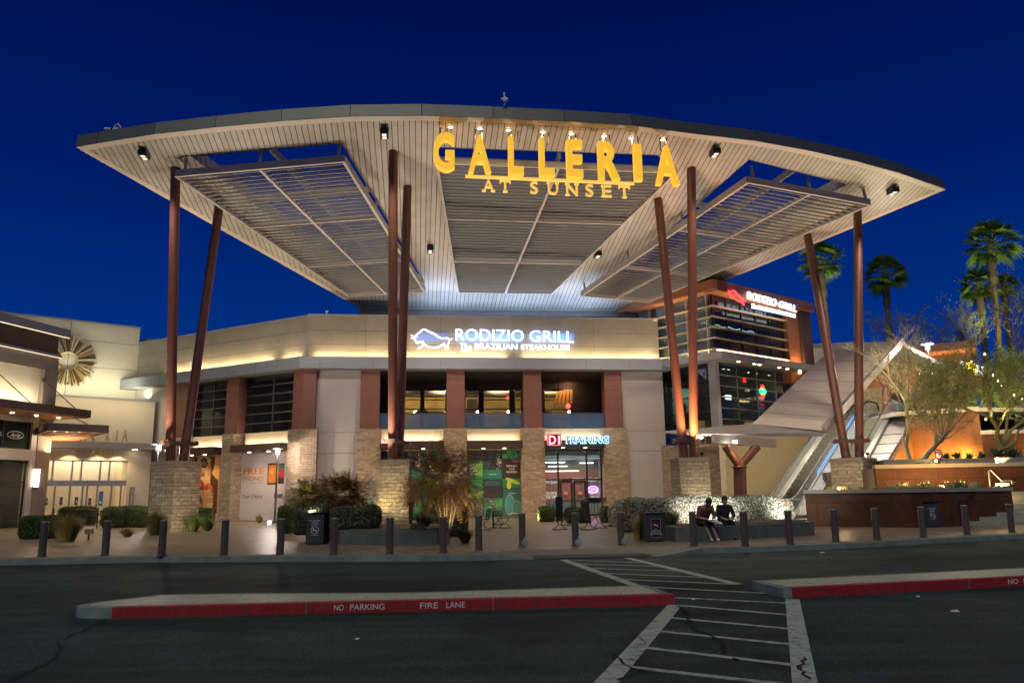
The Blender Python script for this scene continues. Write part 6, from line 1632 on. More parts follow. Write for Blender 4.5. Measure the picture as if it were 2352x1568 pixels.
q_ = gz(722,1250); litter_bin(q_, -4, 'dark square bin with a no smoking mark at the end of the long planter')
q_ = gz(1508,1243); litter_bin(q_, 10, 'grey bin with a framed red no smoking notice beside the curved planter', panel=True, h=.82, w=.6)
q_ = gz(2148,1210); litter_bin(q_+Vector((0,.1,0)), 12, 'dark bin with a no smoking mark in the shadow of the corten wall', h=.92)

# planters ----------------------------------------------------------------
def planter(pts, h, label, thick=.22, depth=1.3, soil=True):
    P_ = [gz(*p) for p in pts]; t = thing('bench_planter', label, 'planter', (sum(p.x for p in P_)/len(P_), sum(p.y for p in P_)/len(P_), 0))
    bk = [p + Vector((0, depth, 0)) for p in P_]
    m = MB(); ins = inward(P_, thick); mid = (P_[0]+P_[-1])/2
    outer_ = [xy(p) for p in P_] + [xy(p) for p in bk[::-1]]
    m.prism(outer_, -.02, h); m.build('wall', conc_g, t, bevel=.012)
    m = MB(); q0 = [xy(p) for p in inward(P_, .32)]; q1 = [xy(p - Vector((0,.1,0))) for p in bk[::-1]]
    m.prism(q0+q1, h+.001, h+.03); m.build('soil', mulch, t)
    return P_
PLl = planter([(743,1237),(780,1250),(880,1251),(1004,1250)], .44, 'long low grey green concrete planter around the stone pedestal', depth=4.6)
PLr = planter([(1534,1240),(1552,1243.5),(1600,1244),(1656,1241),(1722,1237),(1872,1228)], .43, 'curved grey green concrete bench planter in front of the silvery hedge', depth=2.4)
PLf = None

# vegetation ---------------------------------------------------------------
def leafmat(name, cols, rough=.6, trans=.25, scale=5):
    m, t, b = base(name)
    g = _n(t, 'ShaderNodeNewGeometry'); cr = _n(t, 'ShaderNodeValToRGB')
    n = len(cols)
    while len(cr.color_ramp.elements) < n: cr.color_ramp.elements.new(.5)
    for i, c in enumerate(cols): cr.color_ramp.elements[i].position = i/(n-1); cr.color_ramp.elements[i].color = (*c, 1)
    no = _n(t, 'ShaderNodeTexNoise'); no.inputs['Scale'].default_value = scale; t.links.new(g.outputs['Position'], no.inputs['Vector'])
    mx = _n(t, 'ShaderNodeMath', operation='MULTIPLY_ADD'); mx.inputs[1].default_value = .6; t.links.new(g.outputs['Random Per Island'], mx.inputs[0])
    m2 = _n(t, 'ShaderNodeMath', operation='MULTIPLY_ADD'); m2.inputs[1].default_value = .9; m2.inputs[2].default_value = -.25; t.links.new(no.outputs['Fac'], m2.inputs[0]); t.links.new(m2.outputs[0], mx.inputs[2])
    t.links.new(mx.outputs[0], cr.inputs[0]); t.links.new(cr.outputs[0], b.inputs['Base Color']); b.inputs['Roughness'].default_value = rough
    return m
lf_green = leafmat('leaf_dark_green', [(0.03, 0.055, 0.012), (0.07, 0.125, 0.025), (0.14, 0.19, 0.045)])
lf_grey  = leafmat('leaf_grey_green', [(0.055, 0.06, 0.035), (0.13, 0.14, 0.085), (0.23, 0.23, 0.15)])
lf_silver= leafmat('leaf_silver', [(0.16, 0.16, 0.12), (0.38, 0.38, 0.29), (0.6, 0.6, 0.5)], scale=3)
lf_rust  = leafmat('leaf_rust', [(0.1, 0.045, 0.012), (0.26, 0.13, 0.03), (0.38, 0.23, 0.06)])
lf_gold  = leafmat('leaf_gold', [(0.14, 0.1, 0.02), (0.3, 0.23, 0.05), (0.42, 0.34, 0.09)])
lf_palo  = leafmat('leaf_palo_verde', [(.07,.11,.014),(.17,.24,.035),(.33,.38,.08)])
lf_white = leafmat('leaf_pale_cream', [(.30,.28,.20),(.5,.48,.36),(.62,.6,.5)])
gr_green = leafmat('grass_green', [(0.06, 0.085, 0.02), (0.13, 0.18, 0.04), (0.22, 0.25, 0.08)])
gr_dry   = leafmat('grass_dry', [(0.2, 0.14, 0.05), (0.42, 0.32, 0.12), (0.6, 0.5, 0.22)])
gr_mix   = leafmat('grass_mixed', [(0.09, 0.09, 0.03), (0.2, 0.18, 0.06), (0.34, 0.27, 0.11)])
agv      = leafmat('agave_green', [(0.04, 0.07, 0.045), (0.09, 0.15, 0.09), (0.18, 0.23, 0.15)])
twig     = mat('twig_brown', (.12,.085,.05), .8, var=.3, bump=0)
bark_p   = mat('bark_palo_verde', (.26,.24,.10), .6, var=.25, scale=6, bump=.2)
bark_palm= mat('bark_palm', (.13,.095,.06), .9, var=.5, scale=14, bump=1.0, bscale=12)
palm_lf  = leafmat('palm_frond', [(.04,.08,.014),(.11,.21,.03),(.22,.34,.06)], rough=.45)
def leaves(mb, pts, size, asp=.5, up=0.0):
    vs, fs = mb.v, mb.f
    for p in pts:
        d = Vector((random.gauss(0,1), random.gauss(0,1), random.gauss(0,1)+up)); d.normalize()
        s_ = d.cross(Vector((random.gauss(0,1), random.gauss(0,1), random.gauss(0,1)))); s_.normalize()
        L_ = size*random.uniform(.6,1.3); w_ = L_*asp*.5; b = len(vs)
        vs += [p - d*L_*.5, p + s_*w_, p + d*L_*.5, p - s_*w_]; fs.append([b,b+1,b+2,b+3]); mb.m.append(0); mb.sm.append(False)
def hedge_obj(name, label, cat, fr, u0, u1, v0, v1, z0, z1, mt, n, size=.06, round_=.25, group=None, asp=.5, corecol=None):
    """clipped hedge: leaves crowd towards a wavy rounded surface around a twiggy core"""
    t = thing(name, label, cat, fr.pt((u0+u1)/2, (v0+v1)/2, z0), group=group)
    cu_, cv_, cz_ = (u0+u1)/2, (v0+v1)/2, (z0+z1)/2; a, b, c = (u1-u0)/2, (v1-v0)/2, (z1-z0)/2
    m = MB(); pts = []
    ph = [random.uniform(0,6) for _ in range(6)]
    while len(pts) < n:
        x, y, z = random.uniform(-1,1), random.uniform(-1,1), random.uniform(-1,1)
        k = random.random()
        ax = random.random()
        if ax < .42: y = -1
        elif ax < .66: z = 1
        elif ax < .78: x = random.choice((-1,1))
        elif ax < .84: y = 1
        d = 1 - abs(random.gauss(0,.09))
        X, Y, Z = x*a, y*b, z*c
        # round the corners with a superellipsoid
        l_ = (abs(x)**5+abs(y)**5+abs(z)**5)**.2
        X, Y, Z = X/l_*d, Y/l_*d, Z/l_*d
        w_ = 1 + round_*.055*(sin(X*2.3+ph[0])+sin(X*5.1+ph[1])*.6+sin(Y*4+ph[2]))
        Z2_ = (Z+c)*w_*(1+random.gauss(0,.015)) - c
        pts.append(fr.pt(cu_+X, cv_+Y*(1+.1*sin(X*3+ph[3])), cz_+Z2_))
    leaves(m, pts, size, asp); m.build('foliage', mt, t)
    cm = MB(); cm.box(u0+(u1-u0)*.05+.03, u1-(u1-u0)*.05-.03, v0+.14*min(1,2*b), v1-.12*min(1,2*b), z0, z1-.1-(z1-z0)*.06, fr=fr); 
    o = cm.build('inner_twigs', twig, t, bevel=.08); return t
def tuft(label, p, h, r, n, mt, lean=.5, name='grass_clump', cat='grass clump', w=.02):
    m = MB(); p = Vector(p)
    for k in range(n):
        a = random.uniform(0, 2*pi); s_ = random.random()**.6; rr = r*s_; hh = h*random.uniform(.55,1.08)*(1-.25*s_)
        base_ = p + Vector((cos(a)*rr*.35, sin(a)*rr*.35, 0)); d = Vector((cos(a), sin(a), 0)); sd_ = Vector((-sin(a+.7), cos(a+.7), 0))*w*.5
        p1 = base_ + d*rr*.35*lean*2 + Vector((0,0,hh*.6)); p2 = base_ + d*rr*lean*2 + Vector((0,0,hh*random.uniform(.85,1.0)))
        m.add([base_-sd_, base_+sd_, p1+sd_*.8, p1-sd_*.8, p2], [(0,1,2,3),(3,2,4)])
    o = m.build(name, mt, None); return tag(o, label, cat)
W0 = Fr(0,0,0)
def hz_(px0, px1, Y, pyt, zb=0.0, dv=1.0, tilt=6.84, **k):
    a = at_y(px0, pyt, Y); b = at_y(px1, pyt, Y); f = Fr(a.x, a.y, tilt); return f, (b-a).length, (a.z+b.z)/2
def hedge_px(label, px0, px1, pyt, pyb, mt, n, dv=1.0, size=.06, tilt=6.84, zb=0.0, Y=None, **k):
    if Y is None: Y = at_z((px0+px1)/2, pyb, zb).y
    f, L_, zt = hz_(px0, px1, Y, pyt, zb, dv, tilt)
    return hedge_obj(k.pop('name','hedge'), label, 'hedge', f, 0, L_, 0, dv, zb, zt, mt, n, size, **k)
# left side planting
hedge_px('dark clipped hedge at the frame edge below the corner shop', 36, 118, 1184, 1238, lf_green, 9000, 1.2, .07)
hedge_px('dark clipped hedge behind the low fence of the mall entrance', 226, 338, 1163, 1212, lf_green, 12000, 1.2, .07)
hedge_px('dark hedge between the low fence and the corner shop pier', 128, 214, 1163, 1205, lf_green, 7000, .9, .07)
hedge_px('dark clipped hedge under the amber fashion poster', 437, 486, 1165, 1205, lf_green, 7000, 1.0, .06)
def tuft_px(label, px, pyb, pyt, rpx, n, mt, **k):
    p = gz(px, pyb); Y = p.y; h = at_y(px, pyt, Y).z; r = rpx/FPX*Y
    return tuft(label, p, h, r, n, mt, **k)
tuft_px('tall olive grass clump beside the hedge below the corner shop', 152, 1243, 1168, 46, 1500, gr_mix, lean=.28)
tuft_px('tall dry edged grass clump beside the pedestal near the sunburst', 356, 1228, 1160, 34, 1100, gr_mix, lean=.26)
tuft_px('small dry grass tuft before the entrance hedge', 292, 1232, 1205, 18, 400, gr_dry)
tuft_px('green grass clump at the foot of the pedestal near the poster', 443, 1220, 1172, 22, 800, gr_green)
tuft_px('green grass clump below the small hedge by the poster', 476, 1218, 1180, 18, 600, gr_green)
tuft_px('small dry tuft on the paving before the phone poster', 596, 1200, 1176, 10, 260, gr_dry)
tuft_px('dry yellow grass clump at the bin with the framed notice', 1466, 1241, 1172, 20, 700, gr_dry, lean=.35)
tuft_px('low olive grass tuft beside the rust leaved tree', 1068, 1247, 1208, 19, 700, gr_green)
tuft('bright green grass clump on the long planter beside the pedestal', Vector((gz(975,1240).x, gz(975,1245).y+1.0, .46)), .55, .38, 700, gr_green)
tuft('pale green strappy tuft on the curved planter beside the bin', Vector((gz(1553,1240).x, gz(1553,1240).y+.8, .45)), .55, .4, 260, gr_green, w=.03)
# bushes on and behind the long planter
pz = .46
def bush(label, px, py, rpx, hpx, Y, mt, n, size=.06, name='shrub', zb=None, flat=.8, group=None):
    c = at_y(px, py, Y); r = rpx/FPX*Y; h = hpx/FPX*Y
    t = thing(name, label, 'shrub', (c.x, c.y, zb if zb is not None else max(0, c.z-h)), group=group)
    m = MB(); pts = []; ph = random.uniform(0,9)
    for _ in range(n):
        d = Vector((random.gauss(0,1), random.gauss(0,1), random.gauss(0,1))).normalized()
        k = 1-abs(random.gauss(0,.16)); w_ = 1+.12*sin(d.x*5+ph)+.10*sin(d.z*7+ph*2)+.08*sin(d.y*9+ph)
        pts.append(c + Vector((d.x*r*k*w_, d.y*r*k*w_*flat, d.z*h*k*w_)))
    leaves(m, pts, size); m.build('foliage', mt, t)
    m = MB(); zb_ = t.location.z
    for k in range(7):
        a = k*.9; m.tube([Vector((c.x+cos(a)*.05, c.y+sin(a)*.05, zb_)), Vector((c.x+cos(a)*r*.45, c.y+sin(a)*r*.35, c.z))], [.02,.008], 5)
    m.build('stems', twig, t); return t
def spray_plant(label, px, py, rpx, hpx, Y, mt, n, name='shrub', zb=None, ls=.075, L_=.5, stems=9, stem_mat=None, base_xy=None, cat='shrub', droop=.25, inner=.25, lean=0):
    c = at_y(px, py, Y); r = rpx/FPX*Y; h = hpx/FPX*Y; z0 = zb if zb is not None else max(0, c.z-h)
    b = Vector((base_xy[0], base_xy[1], z0)) if base_xy else Vector((c.x, c.y, z0))
    t = thing(name, label, cat, b); tw_ = MB(); lv = MB()
    for k in range(stems):
        a = 2*pi*k/stems+random.uniform(-.3,.3); e = c + Vector((cos(a)*r*.75, sin(a)*r*.5, h*random.uniform(-.1,.75))); mid_ = b.lerp(e, .5) + Vector((0,0,.15*h)) - Vector((cos(a)*r*.12, sin(a)*r*.1, 0))
        tw_.tube([b+Vector((cos(a)*.05, sin(a)*.05, 0)), mid_, e], [.022,.014,.006], 5, cap=False)
        for q in range(5):
            f = random.uniform(.45,1); p = (mid_ if f < .7 else mid_.lerp(e, (f-.7)/.3)); e2 = p + Vector((random.gauss(0,.35)*r, random.gauss(0,.3)*r, random.uniform(.05,.6)*h)); tw_.tube([p, p.lerp(e2,.5)+Vector((0,0,.04)), e2], [.009,.006,.003], 4, cap=False)
    ph = random.uniform(0,9)
    for k in range(n):
        d = Vector((random.gauss(0,1), random.gauss(0,1), random.gauss(0,1)+.15)).normalized(); kk = inner + (1-inner)*random.random()**.6
        lump = 1+.32*sin(d.x*4+ph)*sin(d.z*5+ph)+.16*sin(d.y*7+ph)+.12*sin(d.z*11+ph)
        p = c + Vector((d.x*r, d.y*r*.8, d.z*h))*kk*lump; o = (d + Vector((random.gauss(0,.5), random.gauss(0,.5), random.gauss(0,.35)-droop*.3))).normalized()
        LL = L_*random.uniform(.5,1.1); q = p.copy(); dd = o.copy(); sd_ = dd.cross(Vector((0,0,1))).normalized() if abs(dd.z) < .97 else Vector((1,0,0)); n_ = 7
        for j in range(n_):
            dd = (dd + Vector((0,0,-droop*.22))).normalized(); q = q + dd*LL/n_
            if q.z < z0+.03: break
            s_ = ls*(1-.5*j/n_)*random.uniform(.7,1.2)
            for sg in (-1, 1):
                tip = q + sd_*sg*s_ + dd*s_*.55; w_ = dd*s_*.16
                lv.add([q-w_, q+w_, tip], [(0,1,2)])
                lv.v[-1] = lv.v[-1] + Vector((0,0,-s_*.2)); b_i = len(lv.v)
                lv.v.append(q + sd_*sg*s_*.5 + dd*s_*.55+Vector((0,0,.01))); lv.f[-1] = [b_i-3, b_i-2, b_i, b_i-1][:4] if False else lv.f[-1]
    tw_.build('stems' if name != 'tree' else 'trunk', stem_mat or twig, t, fix=False); lv.build('foliage' if cat == 'shrub' else 'crown', mt, t, fix=False); return t
hedge_px('rounded grey green clipped bush beside the bin of the long planter', 668, 748, 1163, 1222, lf_grey, 9000, 1.5, .085, zb=.25, Y=26.2, round_=.9, name='clipped_bush')
hedge_px('wide grey green clipped bush in the middle of the long planter', 754, 872, 1164, 1217, lf_grey, 13000, 1.6, .085, zb=.45, Y=25.4, round_=.8, name='clipped_bush')
bush('small round bush at the foot of the pedestal on the long planter', 960, 1214, 18, 14, 25, lf_grey, 2500, .04)
hedge_px('low dark bush beyond the street lamp of the phone poster', 634, 668, 1164, 1200, lf_green, 4500, 1.2, .07, Y=33, round_=.8, name='clipped_bush')
spray_plant('golden leaved shrub behind the clipped planter bushes', 706, 1142, 42, 24, 27.5, lf_gold, 620, zb=.4, ls=.11)
spray_plant('rust coloured shrub dome above the clipped planter bushes', 786, 1134, 56, 32, 28, lf_rust, 1300, zb=.4, ls=.11)
spray_plant('pale cream leaved shrub lit white beside the pedestal', 849, 1132, 20, 28, 29.5, lf_white, 420, zb=.4, ls=.07, L_=.4)
spray_plant('orange leaved shrub behind the rust tree, close by the pedestal', 944, 1130, 17, 28, 30, lf_rust, 340, zb=.3, L_=.4)
hedge_px('dark olive bush behind the rust leaved tree', 965, 1078, 1158, 1208, lf_grey, 9000, 1.4, .09, Y=29, round_=.9, name='clipped_bush')
hedge_px('low dark hedge at the stone pier left of the gym door'.replace('left of','beside'), 1238, 1278, 1163, 1198, lf_green, 4500, .9, .06)
hedge_px('low dark hedge in front of the gym window', 1300, 1345, 1165, 1190, lf_green, 3500, .8, .06, Y=40)
hedge_px('low dark hedge by the stone pier next to the silvery hedge', 1382, 1424, 1163, 1188, lf_green, 4000, .8, .06, Y=40)
# silvery hedge in two clipped lengths
hd = Fr(gz(1530,1225).x-1.7, gz(1530,1225).y+1.2, 7)
hedge_obj('hedge', 'long silvery clipped hedge lit white from below behind the curved planter', 'hedge', hd, 0, 7.4, 0, 1.5, 0.02, 1.30, lf_silver, 26000, .075, round_=.35)
# rust leaved tree and other branching trees -----------------------------
def grow(mb, p, d, L_, r, depth, tips, spread=.5, up=.15, kids=(2,3), wob=.12):
    pts = [p]; q = p.copy(); dd = d.copy(); n = 4
    for k in range(n):
        dd = (dd + Vector((random.gauss(0,wob), random.gauss(0,wob), random.gauss(0,wob)+up*.3))).normalized(); q = q + dd*L_/n; pts.append(q.copy())
    mb.tube(pts, [r*(1-.35*i/n) for i in range(n+1)], 5 if r < .03 else 8, cap=False)
    if depth <= 0: tips.append((q, dd)); return
    for k in range(random.choice(kids)):
        a = random.uniform(0, 2*pi); o = dd.orthogonal().normalized(); o2 = dd.cross(o); sp = spread*random.uniform(.6,1.3)
        nd = (dd + (o*cos(a)+o2*sin(a))*sp + Vector((0,0,up))).normalized()
        st_ = random.choice(pts[2:]); grow(mb, st_, nd, L_*random.uniform(.6,.9), r*.62, depth-1, tips, spread, up, kids, wob)
def twigs_leaves(tips, mtl, parent, per=26, L_=.3, size=.035, tw_mat=None, droop=-.1):
    m = MB(); t_ = MB()
    for p, d in tips:
        for k in range(3):
            e = (d + Vector((random.gauss(0,.5), random.gauss(0,.5), random.gauss(0,.4)+droop))).normalized()*L_*random.uniform(.6,1.3)
            t_.tube([p, p+e*.5, p+e+Vector((0,0,droop*.2))], [.006,.004,.002], 3, cap=False)
            leaves(m, [p + e*random.random() + Vector((random.gauss(0,.035), random.gauss(0,.035), random.gauss(0,.035))) for _ in range(per//3)], size, .4)
    m.build('crown', mtl, parent, fix=False); t_.build('twigs', tw_mat or twig, parent, fix=False)
tb = gz(1024,1250)
wht = mat('bark_pale', (.34,.27,.18), .7, var=.2, bump=.1)
spray_plant('slender many stemmed small tree with feathery rust leaves beside the long planter', 1022, 1098, 88, 62, tb.y, lf_rust, 1250, name='rust_tree', zb=0, ls=.11, L_=.62, stems=10, stem_mat=wht, base_xy=(tb.x, tb.y), cat='tree', droop=.3, inner=.2)
def palo(label, paths, Y, crown_tips, name='palo_verde_tree', leaf=lf_palo, rad=.12, depth=3, L0=1.0, per=18, bark=None, spread=.55):
    t = None; m = MB(); tips = []
    P0_ = at_y(*paths[0][0], Y)
    t = thing(name, label, 'tree', P0_)
    for pi_, path in enumerate(paths):
        pts = []
        for k, (x, y) in enumerate(path): pts.append(at_y(x, y, Y+.25*sin(k*1.7+pi_)))
        n = len(pts); r0 = rad if pi_ == 0 else rad*.6
        m.tube(pts, [r0*(1-.55*i/(n-1)) for i in range(n)], 9, cap=False)
        d = (pts[-1]-pts[-2]).normalized()
        for _ in range(4): grow(m, pts[-1], (d+Vector((random.gauss(0,.5), random.gauss(0,.5), random.gauss(0,.3)+.2))).normalized(), L0, r0*.4, depth, tips, spread, .1)
        if n > 2: grow(m, pts[-2], (d+Vector((random.gauss(0,.8), random.gauss(0,.5), .2))).normalized(), L0*.8, r0*.3, depth-1, tips, spread, .1)
    m.build('trunk', bark or bark_p, t, fix=False)
    random.shuffle(tips); twigs_leaves(tips[:crown_tips], leaf, t, per, .5, .095, tw_mat=bark or bark_p, droop=0); return t
zz = lambda L: [Z5(*p) for p in L]
palo('bare palo verde tree with a white lit trunk, next to the escalator side panel', [zz([(318,1440),(275,1290),(300,1180),(305,1050),(285,900),(260,780)]), zz([(260,780),(200,680),(90,540)]), zz([(285,800),(300,620),(320,470)]), zz([(290,850),(360,700),(420,620)]), zz([(275,1270),(240,1220),(265,1090),(285,1075)])], 40.2, 420, rad=.12, per=5, L0=.85, bark=mat('bark_lit_pale', (.40,.37,.20), .6, var=.2, bump=.15))  # bark colour made paler to hold the spotlit look
palo('leaning palo verde tree with a white lit trunk behind the small sign', [zz([(430,1490),(520,1370),(600,1290),(660,1215)]), zz([(655,1215),(670,1130),(690,960),(740,820)]), zz([(660,1215),(760,1120),(830,1030),(950,920)]), zz([(660,1200),(655,1000),(640,830)]), zz([(605,1280),(600,1150),(580,1000)])], 39.6, 700, rad=.16, L0=.9, per=30, bark=mat('bark_lit_pale2', (.38,.34,.22), .6, var=.25, bump=.15))  # spotlit look of the trunk put into this paler bark
palo('big spreading palo verde tree at the frame edge above the agaves', [zz([(1330,1340),(1270,1200),(1280,1100),(1200,980)]), zz([(1330,1340),(1370,1150),(1390,960),(1400,800)]), zz([(1340,1330),(1420,1120),(1568,1020),(1660,960)]), zz([(1345,1330),(1480,1240),(1500,1120),(1640,1060)]), zz([(1390,960),(1450,800),(1568,730)]), zz([(1400,850),(1300,700),(1200,640)])], 38.0, 800, rad=.15, L0=1.1, per=30)
# hazy willowy trees further up
def far_tree(label, px, py, Y, rpx, hpx, n):
    c = at_y(px, py, Y); r = rpx/FPX*Y; h = hpx/FPX*Y; t = thing('willowy_tree', label, 'tree', (c.x, c.y, UP))
    m = MB(); tips = []
    m.tube([Vector((c.x, c.y, UP-.1)), Vector((c.x+.1, c.y, c.z-h*.5))], [.16,.1], 8)
    for k in range(7): a = k*.9; grow(m, Vector((c.x+.1, c.y, c.z-h*.5)), Vector((cos(a)*.55*r/h, sin(a)*.4, 1)).normalized(), h*.55, .05, 3, tips, .5, .12)
    m.build('trunk', twig, t, fix=False); random.shuffle(tips); twigs_leaves(tips[:n], lf_palo, t, 26, .8, .11, tw_mat=bark_p, droop=.1); return t
far_tree('fine twigged tree rising between the palm trunks', 2215, 800, 58, 60, 110, 260)
far_tree('tall feathery olive tree at the frame edge behind the string lights', 2330, 790, 52, 75, 170, 520)
far_tree('fine bare twigged tree above the peak of the escalator roof', 2070, 790, 60, 50, 90, 150)
far_tree('low feathery tree between the far restaurant and the amber lamps', 2310, 930, 48, 80, 80, 420)
# palms
def palm(label, px, py, Y, rpx, bx, by, rt=.22):
    c = at_y(px, py, Y); r = rpx/FPX*Y; bb = at_y(bx, by, Y); dirv = (bb-c); bb = c + dirv*((UP-c.z)/dirv.z)
    t = thing('fan_palm', label, 'palm tree', bb)
    m = MB(); n = 26; pts = []; rad = []
    for k in range(n+1):
        f = k/n; pts.append(bb+(c-bb)*f + Vector((.12*sin(f*4), 0, 0))); rad.append(rt*(1.12 if k % 2 else .92)*(1-.25*f) + (.10 if f > .8 else 0))
    m.tube(pts, rad, 10, smooth=False)
    for k in range(150):
        f = random.random(); a = random.uniform(0,2*pi); p = bb+(c-bb)*f; d = Vector((cos(a), sin(a), 0)); rr = rt*(1-.25*f)+(.08 if f > .8 else 0)
        m.add([p+d*rr+Vector((-d.y,d.x,0))*.06, p+d*rr-Vector((-d.y,d.x,0))*.06, p+d*(rr+.10)+Vector((0,0,.22))], [(0,1,2)])
    m.build('trunk', bark_palm, t, fix=False)
    m = MB(); nf = 36
    for k in range(nf):
        a = k*2.399+random.uniform(-.2,.2); el_ = R(84 - 140*(k/nf)**.9)
        d = Vector((cos(a)*cos(el_), sin(a)*cos(el_), sin(el_))); pl = r*random.uniform(.42,.55)
        q = c + d*pl + Vector((0,0,-.10*pl)); m.tube([c, c+d*pl*.5+Vector((0,0,.03)), q], [.025,.02,.012], 4, cap=False)
        sd_ = d.cross(Vector((0,0,1))).normalized() if abs(d.z) < .98 else Vector((1,0,0)); nrm = sd_.cross(d).normalized()
        nl = 26; tw_ = random.uniform(-.5,.5); sd2 = sd_*cos(tw_)+nrm*sin(tw_); nr2 = nrm*cos(tw_)-sd_*sin(tw_)
        for j in range(nl):
            b_ = R(-78 + 156*j/(nl-1)); ld = (d*cos(b_)+sd2*sin(b_)).normalized(); LL = r*random.uniform(.50,.64)*(1-.12*abs(sin(b_)))
            w_ = (sd2*cos(b_)-d*sin(b_))*.036*r/1.9; e1_ = q+ld*LL*.55; e2_ = q+ld*LL+Vector((0,0,-.20*LL*random.uniform(.5,1.6)))
            m.add([q-w_*.3, q+w_*.3, e1_+w_, e1_-w_, e2_], [(0,1,2,3),(3,2,4)])
    m.build('crown', palm_lf, t, fix=False)
palm('fan palm half hidden behind the slanting column nearest the tower', 1886, 598, 62, 60, 1905, 840)
palm('fan palm standing clear above the sloping escalator roof', 2034, 628, 62, 56, 2042, 790)
palm('tallest fan palm, its big crown highest in the sky', 2278, 560, 58, 72, 2292, 800)
palm('shorter fan palm just in front of the tallest palm', 2250, 655, 60, 52, 2262, 820)
palm('palm mostly hidden behind the trunk of the tallest palm', 2308, 655, 66, 34, 2318, 830)
for x, y, Y in ((1890,760,58),(2030,760,60),(2270,740,56)):
    p = at_y(x, y, Y); spot('palm_fill', Vector((p.x, p.y-2.5, UP+1.5)), at_y(x+4, 600, Y+1.5), 60, (1,.95,.6), 5000, .1, .9)  # spots added to brighten the palm crowns, no fixtures
# agaves, barrel cacti on the terraces
ag0 = thing('agave', '', 'agave', (0,0,0), group='agaves on the terraces')
m = MB()
for k in range(26):
    a = k*2.4; el_ = R(25+50*random.random()); L_ = .42*random.uniform(.8,1.1); d = Vector((cos(a)*cos(el_), sin(a)*cos(el_), sin(el_))); s_ = Vector((-sin(a), cos(a), 0))*.045; n_ = d.cross(s_).normalized()*.015
    m.add([-s_*.8, s_*.8, d*L_*.5+s_, d*L_*.5-s_, d*L_+Vector((0,0,.02)), d*L_*.5-n_*2], [(0,1,2,3),(3,2,4),(0,5,1),(1,5,2),(0,3,5),(3,4,5),(2,5,4)])
m.build('leaves', agv, ag0, fix=False)
cc0 = thing('barrel_cactus', '', 'cactus', (0,0,0), group='round cacti on the lowest terrace')
m = MB(); vs = []; nu, nv = 32, 8
for j in range(nv+1):
    t_ = pi*j/nv
    for i in range(nu):
        rr = 1+(.10 if i % 2 else -.04); vs.append((.2*sin(t_)*cos(2*pi*i/nu)*rr, .2*sin(t_)*sin(2*pi*i/nu)*rr, .16+.17*cos(t_)))
m.add(vs, [(j*nu+i, (j+1)*nu+i, (j+1)*nu+(i+1) % nu, j*nu+(i+1) % nu) for j in range(nv) for i in range(nu)], 0, False)
m.build('body', leafmat('cactus_gold_green', [(.07,.08,.02),(.16,.15,.04),(.25,.2,.07)]), cc0)
def onT(px, zt, Y): p = at_y(px, 1100, Y); return Vector((p.x, p.y, zt))
ag = [(2015,2.4,39.0,1.1,'agave next to the escalator side, at the end of the middle terrace'),(2085,2.4,38.6,1.25,'agave at the foot of the bare lit palo verde'),(2180,2.9,40.5,1.0,None),(2205,2.9,40.6,1.1,None),(2232,2.9,40.6,1.0,None),(2262,2.9,40.3,1.0,None),(2300,2.9,39.4,1.5,'big agave beneath the spreading tree'),(2335,2.9,39.0,1.4,None),(2352,2.5,38.2,1.5,'large agave cut by the frame edge'),(2320,2.4,38.0,1.3,None),
      (2045,1.28,34.6,1.1,None),(2073,1.28,34.4,1.2,None),(2123,1.28,34.0,1.3,None),(2180,1.28,33.8,1.3,None),(2205,1.28,33.8,1.4,None)]
first = True
for i, (px, zt, Y, s_, lb) in enumerate(ag):
    lb = lb or ('agave rosette behind the cacti of the lowest terrace, '+ORD[i-10]+' from the escalators' if zt < 2 else 'agave rosette below the amber wall, '+ORD[i]+' along the upper row from the escalators')
    if first: ag0.location = onT(px, zt, Y); ag0.scale = (s_,)*3; ag0['label'] = lb; first = False
    else: dup(ag0, onT(px, zt, Y), i*1.3, lb, scale=s_)
cc = [(1902,1.28,33.6,1.0,'golden round cactus nearest the escalators on the lowest wall'),(1937,1.28,33.2,1.15,'golden round cactus before the terrace pedestal'),(1972,1.28,33.0,1.0,None),(2005,1.28,32.8,1.0,None),(2040,1.28,32.6,1.05,None),(2072,1.28,32.4,1.0,None),(2098,1.28,32.6,1.0,None),(2130,1.28,32.8,1.0,None),(2155,1.28,33.0,1.0,None),(2238,1.28,33.2,1.3,'golden round cactus beside the glowing step lamp'),(2120,2.45,37.6,.8,None),(2145,2.45,37.4,.8,None),(2172,2.45,37.4,.8,None)]
first = True
for i, (px, zt, Y, s_, lb) in enumerate(cc):
    lb = lb or ('small round cactus on the lowest planter wall, '+ORD[i]+' from the escalators' if zt < 2 else 'tiny round cactus on the middle terrace by the small sign, '+ORD[i-10]+' of three')
    if first: cc0.location = onT(px, zt, Y); cc0.scale = (s_,)*3; cc0['label'] = lb; first = False
    else: dup(cc0, onT(px, zt, Y), i*1.3, lb, scale=s_)
# raised bed kerb on the middle terrace
a_, b_2 = at_y(2030, 1060, 37.9), at_y(2560, 1060, 36.9)
t = thing('bed_kerb', 'low concrete kerb behind the middle terrace coping', 'kerb', (a_.x+2, a_.y, 2.4)); wallpath([xy(a_), (b_2.x, b_2.y)], 2.3, 2.85, .2, conc, t, 'wall')
so = MB(); so.prism([(a_.x,a_.y+.2),(b_2.x,b_2.y+.2),(b_2.x,44),(a_.x+1.5,44)], 2.3, 2.84); struct(so.build('terrace_soil', mulch))
